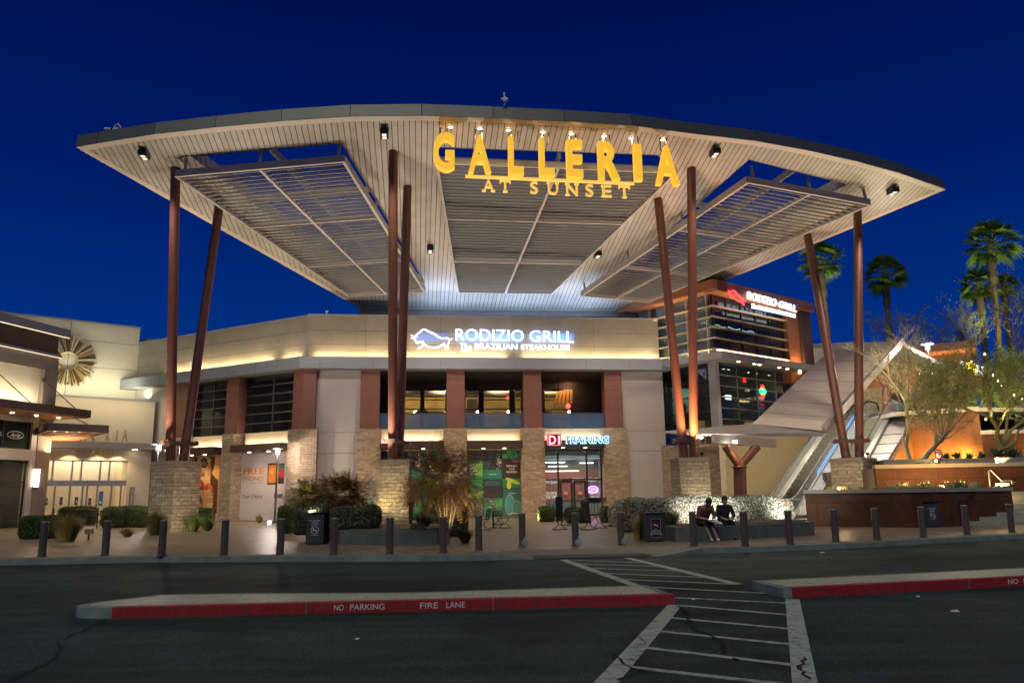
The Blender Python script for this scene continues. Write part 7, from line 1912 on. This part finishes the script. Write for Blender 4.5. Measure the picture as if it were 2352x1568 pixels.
# small no smoking sign on a post
t = thing('no_smoking_sign', 'small maroon no smoking sign on a post before the leaning tree', 'sign', (0,0,0))
c = at_y(2155,1043,37.2); t.location = (c.x, c.y, 2.4); f = Fr(c.x, c.y, 5)
m = MB(); m.box(-.17,.17,-.015,.015,c.z-.24,c.z+.24,fr=f); m.build('plate', mat('sign_maroon', (.10,.015,.03), .5, bump=0), t)
m = MB(); m.box(-.02,.02,.016,.05,2.4,c.z+.2,fr=f); m.build('post', black, t)
m = MB(); q_ = f.pt(0,-.02,c.z-.04); ring(m, q_, .11, f.U, Vector((0,0,1)), .012); m.beam(q_-f.U*.08+Vector((0,0,.08)), q_+f.U*.08-Vector((0,0,.08)), .02, .01, up=f.V); m.beam(q_-f.U*.07, q_+f.U*.05, .025, .01, up=f.V); put_text(m, 'NO SMOKING', f.pt(-.13,-.018,c.z+.13), f.U, (0,0,1), .26, .045, .004); m.build('sign_lettering', signwhite, t)

# street lamps ---------------------------------------------------------------
lampg = emat('lamp_head_glow', (1,.84,.82), 160)
def street_lamp(hx, hy, bx, by, label, Y=None, zb=0.0, e=420, sc=1.0):
    if Y is None: Y = at_z(bx, by, zb).y
    h = at_y(hx, hy, Y); b = Vector((h.x, h.y, zb)); t = thing('street_lamp', label, 'street lamp', b, group='disc headed street lamps'); z = h.z-zb
    m = MB(); m.lathe(b, [(.14*sc,0),(.14*sc,.06),(.06*sc,.10),(.055*sc,z-.35),(.05*sc,z-.3)], 14); m.build('pole', black, t)
    m = MB(); m.lathe(b, [(0,z+.12),(.09,z+.11),(.36*sc,z+.05),(.37*sc,z+.035),(.34*sc,z+.03),(.08,z+.02)], 24); m.build('disc_shade', steel_g, t)
    m = MB(); m.lathe(b, [(.055*sc,z-.22),(.075*sc,z-.02),(.07*sc,z+.02)], 16); m.lathe(b, [(0,z-.225),(.055*sc,z-.22)], 16); m.build('lamp_glass', lampg, t)
    for k in range(4):
        a = k*pi/2; m = MB(); m.tube([b+Vector((cos(a)*.055,sin(a)*.055,z-.34)), b+Vector((cos(a)*.14,sin(a)*.14,z-.3)), b+Vector((cos(a)*.16,sin(a)*.16,z+.03))], .012, 5); m.build('bracket', black, t)
    point('street_lamp_light', h+Vector((0,-.35,-.25)), (1,.84,.74), e, .12)
street_lamp(207,1042,199,1192,'disc headed street lamp before the glowing mall entrance', e=170)
street_lamp(365,1022,372,1190,'street lamp tucked behind the columns near the sunburst', Y=41, e=170)
street_lamp(638,1032,632,1200,'street lamp in front of the phone poster', e=200)
street_lamp(2130,792,2140,960,'street lamp on the upper walkway beside the escalator roof', Y=47, zb=UP, e=420)
# canopy lights ---------------------------------------------------------------
fixt = black; lens = emat('flood_lens_glow', (1,.9,.8), .7)
fl0 = None
fl_px = [((331,356),'boxy twin flood light under the soffit tip nearest the sunburst building'),((883,307),'boxy twin flood light above the tall front columns beside the letter G'),((988,573),'small boxy flood light low on the soffit beside the middle louvres, nearer the sunburst building'),
         ((1373,585),'small boxy flood light low on the soffit beside the middle louvres, nearer the palms'),((1642,351),'boxy twin flood light on the soffit past the last letter A'),((2051,439),'boxy flood light under the soffit tip nearest the palms')]
for (px, lab) in fl_px:
    c = CP(*px, -.22); t = thing('flood_light', lab, 'flood light', c, group='boxy flood lights under the canopy'); f = Fr(c.x, c.y, 6.84)
    m = MB(); m.box(-.19,.19,-.3,.3,c.z-.13,c.z+.15,fr=f); m.build('housing', fixt, t, bevel=.01)
    m = MB(); m.box(-.05,.05,-.1,.1,c.z+.15,c.z+.3,fr=f); m.build('mount', fixt, t)
    for s in (-.14,.14): m = MB(); m.box(-.09,.09,s-.09,s+.09,c.z-.15,c.z-.131,fr=f); m.build('lens', lens, t)
    spot('flood_lamp', (c.x, c.y, c.z-.25), (c.x, c.y+1, 0), 95, (1,.82,.60), 1500, .15, .8)
for i, p in enumerate([(540,298),(735,308),(922,318),(1150,332),(1337,343),(1553,357),(1732,369),(1942,382)]):
    c = CP(*c2(*p), -.01); t = thing('recessed_downlight', 'round recessed downlight above the gold letters, ' + ORD[i] + ' from the letter G end', 'downlight', c, group='recessed downlights above the letters')
    m = MB(); m.lathe(c-up*.012, [(0,0),(.10,0)], 18); m.build('lens', emat('letter_downlight_glow', (1,.88,.6), 9) if 'letter_downlight_glow' not in MATS else MATS['letter_downlight_glow'], t)
    m = MB(); m.lathe(c-up*.03, [(.105,0),(.15,0),(.15,.04)], 18); m.build('ring', white_m, t)
    spot('letter_lamp', c-up*.1-MAIN.V*.15, (c.x+.1, c.y+1.3, c.z-2.6), 120, (1,.80,.42), 110, .05, .8)
# soft wash from lamps on the pedestals up to the soffit
for i, (c, e, col) in enumerate(((peds[0],2300,(1,.84,.64)),(peds[1],2300,(1,.84,.70)),(peds[2],2200,(1,.82,.66)),(peds[3],1800,(1,.82,.70)))):
    for dx, dy in ((-.6,-1.15),(.7,1.1)):
        p = Vector((c.x+dx, c.y+dy, c.z-.1)); q_ = p + Vector((-.15*c.x*.2+ (2 if dx>0 else -2), -2 if dy < 0 else 5, 12)); spot('column_uplight', p, q_, 110, col, e, .12, .9)
for i in range(4):
    c = peds[i]; t = thing('pedestal_lamp', ['small uplight on the pedestal near the sunburst','small uplight on the planter pedestal','bright little uplight at the orange lit column pair','small uplight on the terrace pedestal'][i], 'lamp', c+Vector((.55,-.45,0)), group='uplights on the stone pedestals')
    p = c+Vector((.55,-.45,.0)); m = MB(); m.tube([p, p+Vector((0,0,.14))], .03, 8); m.build('stem', black, t); m = MB(); m.lathe(p+Vector((0,0,.14)), [(0,0),(.07,.0),(.09,.12)], 14); m.build('housing', black, t); m = MB(); m.lathe(p+Vector((0,0,.235)), [(0,0),(.08,0)], 14); m.build('lens', emat('uplight_lens', (1,.85,.65), 12) if 'uplight_lens' not in MATS else MATS['uplight_lens'], t)
# strong orange uplight on the third pair
c = peds[2]
spot('orange_uplight', c+Vector((.1,-.85,.8)), c+Vector((0,0.1,4.2)), 90, (1,.40,.10), 1500, .08, .8); spot('orange_uplight', c+Vector((-.1,-1.0,.4)), c+Vector((0,0.0,9)), 40, (1,.42,.12), 1500, .08, .8)
L = c+Vector((.55,-.45,1.0)); t = thing('column_lamp', 'bright star like lamp on the tie of the orange lit columns', 'lamp', L); m = MB(); m.ball(L, .1,.1,.05); m.build('lamp_head', emat('column_lamp_glow', (1,.92,.8), 60), t); m = MB(); m.beam(L, L+Vector((-.15,.2,-.1)), .04, .04); m.build('arm', black, t)
# cool lamps unseen behind the parapet, aimed up at the rear of the soffit
for u, e in ((-4,120),(0.5,120),(5,120)):
    area('roof_wash', MAIN.pt(u, 1.3, ROOF-.3), Vector((0,-.55,1)), 4, .8, (.45,.65,1), e, rot=MAIN.U)
# cameras on the canopy roof
c = c1(290,285); p = CP(262,334)+up*(TH+.02)
t = thing('roof_camera', 'white twin camera on a curved arm at the canopy tip', 'camera', p)
m = MB(); m.tube([p+Vector((.18,0,0)), p+Vector((.18,0,.35)), p+Vector((.05,0,.5)), p+Vector((-.1,0,.4)), p+Vector((-.12,0,.25))], .035, 8); m.build('arm', white_m, t)
m = MB()
for s in (-1,1): m.tube([p+Vector((-.12+.1*s,-.1,.2)), p+Vector((-.12+.34*s,-.22,.14))], [.06,.07], 10)
m.ball(p+Vector((-.12,0,.18)), .08,.08,.08); m.build('camera_head', white_m, t)
p = CP(*c2(900,232))+up*(TH+.04)
t = thing('roof_camera', 'white dome camera with a rod above the middle of the canopy edge', 'camera', p)
m = MB(); m.tube([p, p+Vector((0,0,.62))], .04, 8); m.build('rod', white_m, t); m = MB(); m.ball(p+Vector((.05,-.08,.2)), .13,.12,.14); m.box(p.x-.16,p.x+.16,p.y-.05,p.y+.05,p.z+.26,p.z+.34); m.build('camera_head', white_m, t)
# patio furniture ---------------------------------------------------------------
wire = mat('wire_dark', (.03,.028,.026), .35, metal=.7, bump=0)
ch0 = thing('wire_chair', '', 'chair', (0,0,0), group='wire chairs on the forecourt')
def gridpanel(P00, P10, P11, P01, nu, nv, r=.006):
    m = MB(); P00, P10, P11, P01 = map(Vector, (P00, P10, P11, P01)); bi = lambda a, b: (P00*(1-a)+P10*a)*(1-b)+(P01*(1-a)+P11*a)*b
    for i in range(nu+1): m.tube([bi(i/nu,0), bi(i/nu,.5), bi(i/nu,1)], r, 4, cap=False)
    for j in range(nv+1): m.tube([bi(0,j/nv), bi(.5,j/nv), bi(1,j/nv)], r, 4, cap=False)
    m.tube([P00,P10,P11,P01,P00], .013, 6, cap=False); return m
gridpanel((-.24,-.22,.46),(.24,-.22,.46),(.22,.22,.43),(-.22,.22,.43),8,8).build('seat', wire, ch0)
gridpanel((-.22,.22,.45),(.22,.22,.45),(.23,.33,.86),(-.23,.33,.86),8,8).build('backrest', wire, ch0)
for sx_, sy_ in ((-1,-1),(1,-1),(-1,1),(1,1)):
    m = MB(); m.tube([(sx_*.2,sy_*.18,.44),(sx_*-.06,sy_*.05,.22),(sx_*.28,sy_*.26,.01)], .012, 6); m.build('leg', wire, ch0)
m = MB(); m.tube([(-.28,-.26,.01),(.28,-.26,.01),(.28,.26,.01),(-.28,.26,.01),(-.28,-.26,.01)], .012, 6, cap=False); m.build('stretcher', wire, ch0)
tb0 = thing('patio_table', '', 'table', (0,0,0), group='dark cafe tables on the forecourt')
m = MB(); m.lathe((0,0,.72), [(0,0),(.37,0),(.38,.012),(.37,.025),(0,.025)], 24); m.build('tabletop', wire, tb0)
m = MB(); m.tube([(0,0,.02),(0,0,.72)], .035, 10); m.build('leg', wire, tb0); m = MB(); m.lathe((0,0,0), [(0,.0),(.24,0),(.23,.02),(.04,.05)], 20); m.build('base', wire, tb0)
tabs = [(1133,1212,'dark cafe table in front of the green collage poster'),(1325,1212,'dark cafe table behind the middle ramp bollard'),(1402,1208,'dark cafe table nearest the silvery hedge')]
for i, (x, y, lb) in enumerate(tabs):
    p = gz(x, y)
    if i == 0: tb0.location = p; tb0['label'] = lb
    else: dup(tb0, p, 0, lb)
chs = [(1108,1217,-1.2,'wire chair beside the rust tree at the table before the collage poster'),(1160,1212,1.6,'wire chair between the collage table and the first jug bollard'),(1145,1204,2.9,'wire chair pushed behind the table before the collage poster'),
       (1286,1216,-1.4,'wire chair left on its own before the low gym hedge'.replace('left on its own','standing apart')),(1306,1206,-2.6,'wire chair beside the tall black board'),(1352,1216,1.2,'wire chair turned to the middle table, just past the ramp bollard'),(1378,1212,-1.5,'wire chair on the gym side of the table nearest the silvery hedge'),(1428,1208,1.5,'wire chair pressed against the silvery hedge end')]
for i, (x, y, rz, lb) in enumerate(chs):
    p = gz(x, y)
    if i == 0: ch0.location = p; ch0.rotation_euler = (0,0,rz); ch0['label'] = lb
    else: dup(ch0, p, rz, lb)
p = gz(1285,1196); f = Fr(p.x, p.y, 5); t = thing('sandwich_board', 'tall plain black board standing before the gym window', 'board', p)
m = MB(); m.box(-.2,.2,-.02,.02,0.05,1.3,fr=f); m.build('panel', black, t, bevel=.01); m = MB(); m.box(-.24,.24,-.2,.2,0,.05,fr=f); m.build('base', black, t)
p = gz(1370,1196); f = Fr(p.x, p.y, 8); t = thing('host_stand', 'black box shaped stand on a leg before the gym door', 'stand', p)
m = MB(); m.box(-.55,.55,-.2,.2,.95,1.22,fr=f); m.build('box_top', black, t, bevel=.01)
for s in (-.4,.4): m = MB(); m.box(s-.03,s+.03,-.03,.03,0,.95,fr=f); m.build('leg', black, t)
p = gz(1345,1200); t = thing('covered_heater', 'dark draped upright shape between the cafe tables', 'heater', p)
m = MB(); m.lathe(p, [(.28,0),(.30,.05),(.24,.4),(.20,.9),(.26,1.05),(.1,1.15),(0,1.16)], 14); m.build('cover', dark, t)
# entrance fence with hoops and bench rail
fa_, fb2 = gz(120,1216), gz(352,1210)
t = thing('low_fence', 'low black iron fence with crossed hoops before the mall entrance', 'fence', (fa_+fb2)/2)
d = (fb2-fa_); L_ = d.length; d.normalize(); n = 7
for k in range(n+1):
    q_ = fa_+d*L_*k/n; m = MB(); m.tube([q_, q_+Vector((0,0,1.0))], .025, 6); m.ball(q_+Vector((0,0,1.03)), .04,.04,.04,8,6); m.build('post', black, t)
m = MB()
for z in (.15,.9): m.tube([fa_+Vector((0,0,z)), fb2+Vector((0,0,z))], .015, 5)
m.build('rail', black, t)
for k in range(n):
    q_ = fa_+d*L_*(k+.5)/n+Vector((0,0,.52)); m = MB(); ring(m, q_, .33, d, Vector((0,0,1)), .011); m.tube([q_-d*.5-Vector((0,0,.36)), q_+d*.5+Vector((0,0,.36))], .01, 5); m.tube([q_-d*.5+Vector((0,0,.36)), q_+d*.5-Vector((0,0,.36))], .01, 5); m.build('hoop', black, t)
p = gz(203,1240); t = thing('ground_spotlight', 'small pale box spotlight in the bed before the low fence', 'spotlight', p)
m = MB(); m.box(p.x-.13,p.x+.13,p.y-.1,p.y+.1,.22,.42); m.build('housing', steel_g, t, bevel=.02); m = MB(); m.tube([p,p+Vector((0,0,.25))], .03, 6); m.build('stake', black, t)
p = gz(620,1203); t = thing('ground_spotlight', 'small lit ground spotlight at the foot of the lamp by the phone poster', 'spotlight', p)
m = MB(); m.box(p.x-.15,p.x+.15,p.y-.1,p.y+.1,.02,.2); m.build('housing', steel_g, t, bevel=.02); m = MB(); m.box(p.x-.1,p.x+.1,p.y-.11,p.y-.101,.05,.17); m.build('lens', emat('spot_lens', (1,.95,.85), 14), t)
for px, py, rp, hp, Y, n, lab in ((2205,905,44,34,47,420,'low feathery green shrub behind the coping of the amber wall'),(2290,900,52,46,46,560,'broad green shrub on the upper terrace under the string bulbs'),(2345,860,46,60,45,520,'tall green shrub on the upper terrace at the frame edge'),(2140,900,30,30,48.5,260,'bright green lit shrub behind the top of the bare palo verde')):
    spray_plant(lab, px, py, rp, hp, Y, lf_palo, n, zb=UP-.1, ls=.15, L_=.8)
for px, Y in ((2140,47.2),(2250,45.2),(2330,44.2)): p = at_y(px, 930, Y); spot('shrub_glow', Vector((p.x, p.y-1.2, UP+.2)), Vector((p.x, p.y+1.5, UP+2.2)), 110, (.9,1,.5), 160)
# string light bulbs ------------------------------------------------------------
sb0 = None; bulbm = emat('bulb_glow', (1,.62,.25), 12)
for i, (x, y) in enumerate([(1140,290),(1230,520),(1280,580),(1325,628),(1460,735),(1550,772),(1150,1000),(855,435),(995,370),(425,500),(285,470),(565,500)]):
    p = at_y(*Z5(x,y), 43); 
    if sb0 is None:
        sb0 = thing('light_bulb', 'warm string bulb by the far restaurant roof corner, highest near the palms', 'light bulb', p, group='string light bulbs among the trees')
        m = MB(); m.ball((0,0,0), .045,.045,.055,8,6)
        for k in range(len(m.v)): m.v[k] = m.v[k]+p
        m.build('bulb', bulbm, sb0); m = MB(); m.tube([p+Vector((0,0,.06)), p+Vector((0,0,.15))], .02, 6); m.build('socket', black, sb0)
    else: dup(sb0, p - sb0.location*0, 0, 'warm string bulb over the upper terrace, '+ORD[i]+' in order along the cord')
for (x, y), e in (((1230,520),60),((1325,628),60),((1150,1000),60),((425,500),30),((1550,772),50)): point('bulb_light', at_y(*Z5(x,y+25), 42.6), (1,.78,.42), e, .1)
# ground lights in the terraces
def tl(px, py, Y, tgt, deg, col, e): spot('terrace_uplight', at_y(px,py,Y), at_y(*tgt), deg, col, e, .06, .8)
AMB = (1,.56,.09)
area('amber_wash', at_y(2178,1064,43.9), Vector((-.05,.30,1)), 2.6, .2, AMB, 480, rot=(1,-.3,0)); area('amber_wash', at_y(2076,1064,43.0), Vector((-.4,.35,1)), 1.4, .2, AMB, 220, rot=(1,1,0))
area('amber_wash', at_y(2355,1064,42.3), Vector((0.05,.3,1)), 2.0, .2, AMB, 420, rot=(1,0,0))
area('amber_low_wash', at_y(2165,1108,34.0), Vector((0,.9,1)), 3.6, .12, (1,.55,.18), 150, rot=(1,0,0))
tl(2083,1066,39.2,(2098,960,40.3),50,(1,.95,.92),900); tl(2112,1070,38.4,(2150,1010,39.6),60,(1,.93,.95),900); tl(2160,1068,38.6,(2220,900,40),80,(.92,1,.42),2600); tl(2100,1066,38.8,(2130,850,40),80,(.95,1,.42),2800)
tl(2290,1068,37.4,(2330,940,38),80,(1,.86,.35),2200); spot('tree_glow', at_y(2190,960,44), at_y(2180,820,41.5), 75, (.80,1,.55), 900)
point('tree_spot', at_y(2168,966,42.5), (.85,1,.72), 60, .3)
for px, Y, zt in ((1925,32.9,1.5),(2163,33.0,1.5),(2155,37.0,2.7)):
    p = onT(px, zt, Y); t = thing('garden_spotlight', 'tiny warm garden spotlight among the cacti near ' + {1925:'the escalators', 2163:'the step lamp', 2155:'the small sign'}[px], 'spotlight', p)
    m = MB(); m.tube([p-Vector((0,0,.2)), p], .015, 6); m.build('stake', black, t); m = MB(); m.ball(p+Vector((0,0,.03)), .06,.06,.05,8,6); m.build('lamp_head', emat('garden_lamp', (1,.75,.4), 22) if 'garden_lamp' not in MATS else MATS['garden_lamp'], t); point('garden_light', p+Vector((0,-.1,.15)), (1,.72,.35), 16, .05)
# hedge and stone uplights by the curved planter
for px, e in ((1545,110),(1600,150),(1640,70),(1795,190)):
    p = gz(px, 1215); uu = (p-hd.o).dot(hd.U); p = hd.pt(uu, -.75, .5); spot('hedge_uplight', p, hd.pt(uu+.2, .1, 1.0), 125, (1,.97,.92), e, .05, .9)
spot('pedestal_wash', peds[2]+Vector((.6,-1.8,-2.6)), peds[2]+Vector((.2,0,-.8)), 80, (1,.9,.7), 90); spot('stone_wash', peds[1]+Vector((-.6,-1.5,-2.5)), peds[1]+Vector((0,0,-1.0)), 80, (1,.72,.3), 60)
for x, e in ((1235,260),(1450,260),(1060,200),(840,160)): p = gz(x, 1198); spot('pier_wash', Vector((p.x, p.y, .15)), Vector((p.x-.5 if x > 1300 else p.x-.2, MAIN.pt((p.x),0,0).y, 2.6)), 75, (1,.68,.34), e)
for x, y, e in ((849,1165,26),(940,1165,26)): p = at_y(x,y,28.6); spot('shrub_uplight', p, p+Vector((0,.8,1.0)), 100, (1,.95,.85) if x < 900 else (1,.7,.3), e)
p = gz(905, 1236); spot('tree_fill', Vector((tb.x+.6, tb.y-.8, .3)), Vector((tb.x, tb.y+.3, 2.6)), 100, (1,.84,.5), 90)  # spot added to brighten the rust tree, no fixture
for x, y in ((790,1190),(715,1180)): p = at_y(x,y,26.2); spot('planter_lamp', p, p+Vector((0,1.2,1.0)), 110, (1,.85,.5), 60)
for x in (150, 285, 360): p = gz(x, 1250); spot('garden_wash', Vector((p.x, p.y-.3, .25)), Vector((p.x+.2, p.y+1.6, .5)), 110, (1,.85,.5), 26)
p = peds[0]; spot('stone_wash', Vector((p.x+2.2, p.y-3.2, .3)), Vector((p.x, p.y, 1.6)), 70, (1,.84,.62), 170); p = peds[1]; spot('stone_wash', Vector((p.x+.6, p.y-2.6, .6)), Vector((p.x, p.y, 1.9)), 70, (1,.84,.55), 110); p = peds[3]; spot('stone_wash', Vector((p.x-1.6, p.y-3.6, 1.5)), Vector((p.x, p.y, 2.2)), 70, (1,.82,.62), 140)
p = gz(1672, 1262); spot('bench_fill', CP(1640,360,-.5), Vector((p.x, p.y+1.0, .8)), 24, (1,.86,.68), 1300, .2, .9)  # fill added on the bench and the seated people
# unseen facade washes set under the canopy, without fixtures
for u, e in ((-13,130),(-2,130),(8.5,130)): spot('facade_fill', MAIN.pt(u, -11, 14.9), MAIN.pt(u, 0, 3.5), 85, (1,.82,.72), e*9, .2, .9)

# people --------------------------------------------------------------------------
def skin_mesh(name, verts, edges, radii, mt, parent, root=0, sub=2):
    me = bpy.data.meshes.new(name); off = parent.location
    me.from_pydata([tuple(Vector(v)-off) for v in verts], edges, []); me.materials.append(mt)
    o = bpy.data.objects.new(name, me); COL.objects.link(o); o.parent = parent
    md = o.modifiers.new('skin', 'SKIN'); md.use_smooth_shade = True
    for i, r in enumerate(radii): me.skin_vertices[0].data[i].radius = (r, r) if not hasattr(r, '__len__') else r
    for i in range(len(verts)): me.skin_vertices[0].data[i].use_root = (i == root)
    s = o.modifiers.new('sub', 'SUBSURF'); s.levels = s.render_levels = sub
    return o
skin_t = mat('skin', (.52,.33,.25), .55, var=.06, bump=0)
def seated(label, base_, fr, top_m, leg_m, shoe_m, hair_m, lean=.25, headtilt=.5, hands=(( -.12,-.42,.72),(.14,-.40,.72)), feet=((-.02,-.42),(.10,-.46)), hand_r=.018):
    """fr: u to the person's left as seen (image right), v away from the viewer"""
    t = thing('person', label, 'person', base_)
    F = lambda u, v, z: fr.pt(u, v, z) + Vector((0,0,0))
    s = .45; pel = (0,.05,s+.09); sp1 = (0,.02-lean*.25,s+.30); ch = (0,-.02-lean*.8,s+.50); nk = (0,-.06-lean*1.05,s+.60); hd_ = (0,-.10-lean*1.3-headtilt*.08,s+.74-headtilt*.05)
    V = [pel, sp1, ch, nk, hd_]; E = [(0,1),(1,2),(2,3),(3,4)]; Rr = [.145,.135,(.165,.12),.058,.085]
    def add(prev, p, r): V.append(p); Rr.append(r); E.append((prev, len(V)-1)); return len(V)-1
    head_top = add(4, (0, hd_[1]-.01, hd_[2]+.10), .072)
    for sgn_, hand, ft in ((-1, hands[0], feet[0]), (1, hands[1], feet[1])):
        sh = add(2, (sgn_*.19, ch[1]+.01, ch[2]+.05), .062); el_ = add(sh, (sgn_*.27, (ch[1]+hand[1])/2+.08, s+.26), .045)
        wr = add(el_, (hand[0], hand[1], hand[2]), .028); pa = add(wr, (hand[0]-sgn_*.03, hand[1]-.06, hand[2]-.005), .026)
        for k in range(4): a = add(pa, (hand[0]-sgn_*(.055-.022*k), hand[1]-.10, hand[2]-.008), .009); add(a, (hand[0]-sgn_*(.06-.022*k), hand[1]-.125-.006*(k % 2), hand[2]-.025), .008)
        a = add(wr, (hand[0]-sgn_*.065, hand[1]-.035, hand[2]+.012), .010); add(a, (hand[0]-sgn_*.08, hand[1]-.06, hand[2]+.012), .009)
        hp = add(0, (sgn_*.10, 0, s+.08), .095); kn = add(hp, (sgn_*.11, -.43, s+.10), .065); an = add(kn, (ft[0]+sgn_*.03, ft[1], .10), .04); add(an, (ft[0]+sgn_*.03, ft[1]-.15, .045), .035)
    body = skin_mesh('body', [F(*v) for v in V], E, Rr, skin_t, t)
    # clothes
    def sub(idx_pts, rad, nm, mt): return skin_mesh(nm, [F(*p) for p in idx_pts[0]], idx_pts[1], rad, mt, t)
    TV_ = [(0,.05,s+.06),(0,sp1[1],sp1[2]),(0,ch[1],ch[2]),(0,nk[1]+.02,nk[2]-.03)]; TE = [(0,1),(1,2),(2,3)]; TR_ = [.165,.155,(.185,.14),.08]
    for sgn_, hand in ((-1, hands[0]), (1, hands[1])):
        TV_ += [(sgn_*.19, ch[1]+.01, ch[2]+.05), (sgn_*.27, (ch[1]+hand[1])/2+.08, s+.26), (hand[0]*.93+sgn_*.02, hand[1]+.05, hand[2]+.0)]; n = len(TV_); TE += [(2,n-3),(n-3,n-2),(n-2,n-1)]; TR_ += [.08,.062,.042]
    sub((TV_, TE), TR_, 'jacket', top_m)
    LV = [(0,.05,s+.08)]; LE = []; LR = [.15]
    for sgn_, ft in ((-1, feet[0]), (1, feet[1])):
        LV += [(sgn_*.10,0,s+.08),(sgn_*.11,-.43,s+.10),(ft[0]+sgn_*.03,ft[1]+.02,.16)]; n = len(LV); LE += [(0,n-3),(n-3,n-2),(n-2,n-1)]; LR += [.105,.075,.048]
    sub((LV, LE), LR, 'trousers', leg_m)
    for sgn_, ft in ((-1, feet[0]), (1, feet[1])):
        m = MB(); c = F(ft[0]+sgn_*.03, ft[1]-.08, .04); m.ball(c, .05, .135, .045, 12, 8); m.build('shoe', shoe_m, t)
    # face and hair
    hc = F(0, hd_[1], hd_[2]+.03); 
    m = MB(); m.ball(hc+Vector((0,.02,.035)), .098, .105, .105, 14, 10); m.ball(hc+Vector((0,.07,-.05)), .085,.06,.10, 12, 8); 
    m.build('hair', hair_m, t)
    m = MB(); fc = hc+Vector((0,-.085,-.02)); m.ball(fc+Vector((0,-.012,.0)), .012,.018,.02,8,6)
    m.build('nose', skin_t, t)
    m = MB()
    for s_ in (-1,1): m.ball(fc+Vector((s_*.032,.004,.02)), .011,.006,.006,8,6)
    m.build('eyes', black, t); m = MB(); m.ball(fc+Vector((0,.004,-.045)), .022,.006,.006,8,6); m.build('mouth', mat('lips', (.3,.09,.08), .5, bump=0) if 'lips' not in MATS else MATS['lips'], t)
    return t, F
p1 = at_z(1655, 1213, .45); pf = Fr(p1.x, PLr[3].y+.12, 4)
t, F1 = seated('person in a brown top and torn black trousers hunched over papers, white shoes', Vector((pf.o.x, pf.o.y, .45)), pf, mat('top_brown', (.28,.11,.085), .9, var=.2), mat('jeans_black', (.02,.02,.024), .85, var=.2), mat('shoe_white', (.7,.7,.68), .6), mat('hair_dark', (.03,.016,.01), .6, bump=0), lean=.36, headtilt=1.3, hands=((-.04,-.40,.66),(.16,-.42,.68)), feet=((.10,-.40),(.22,-.44)))
m = MB(); m.ball(F1(.0,.0-.3,1.30-.02), .04,.04,.04,8,6)
pp = thing('papers', 'white papers held on the lap of the hunched person', 'papers', F1(.1,-.5,.64)); m = MB(); m.hexa([F1(-.02,-.60,.60),F1(.28,-.58,.57),F1(.30,-.40,.625),F1(.0,-.42,.645),F1(-.02,-.60,.606),F1(.28,-.58,.576),F1(.30,-.40,.631),F1(.0,-.42,.651)]); m.build('sheet', white_m, pp); m = MB(); m.hexa([F1(.18,-.62,.55),F1(.42,-.56,.50),F1(.42,-.40,.56),F1(.22,-.44,.60),F1(.18,-.62,.556),F1(.42,-.56,.506),F1(.42,-.40,.566),F1(.22,-.44,.606)]); m.build('sheet', white_m, pp)
p2 = at_z(1697, 1208, .45); pf2 = Fr(p2.x, PLr[4].y+.22, 2)
t, F2 = seated('person dressed all in black sitting upright beside the hunched one', Vector((pf2.o.x, pf2.o.y, .45)), pf2, mat('top_black', (.022,.022,.026), .95, var=.2), mat('trousers_black', (.012,.012,.013), .9, var=.2), black, mat('hair_brown', (.07,.03,.02), .6, bump=0), lean=.03, headtilt=.1, hands=((-.10,-.36,.62),(.08,-.38,.62)))

# litter on the asphalt
for i, (x, y, sz, lb) in enumerate(((1888,1269,.07,'white paper scrap on the asphalt near the far kerb'),(2193,1404,.06,'white paper scrap alone on the dark asphalt beyond the crossing'),(2108,1370,.03,'tiny pale chip beside the red kerb beyond the crossing'),(820,1468,.025,'tiny pale fleck on the asphalt below the island'),(1592,1376,.03,'small pale stone on the crossing by the island corner'))):
    p = gp(x, y); m = MB(); z_ = ROADZ+.004
    m.hexa([(p.x-sz,p.y-sz*.6,z_),(p.x+sz*.8,p.y-sz*.8,z_),(p.x+sz,p.y+sz*.5,z_),(p.x-sz*.6,p.y+sz*.8,z_),(p.x-sz*.9,p.y-sz*.5,z_+.012),(p.x+sz*.8,p.y-sz*.7,z_+.006),(p.x+sz*.9,p.y+sz*.5,z_+.02),(p.x-sz*.6,p.y+sz*.7,z_+.01)])
    tag(m.build('paper_scrap' if i < 2 else 'stone_chip', white_m), lb, 'litter', 'litter on the asphalt')
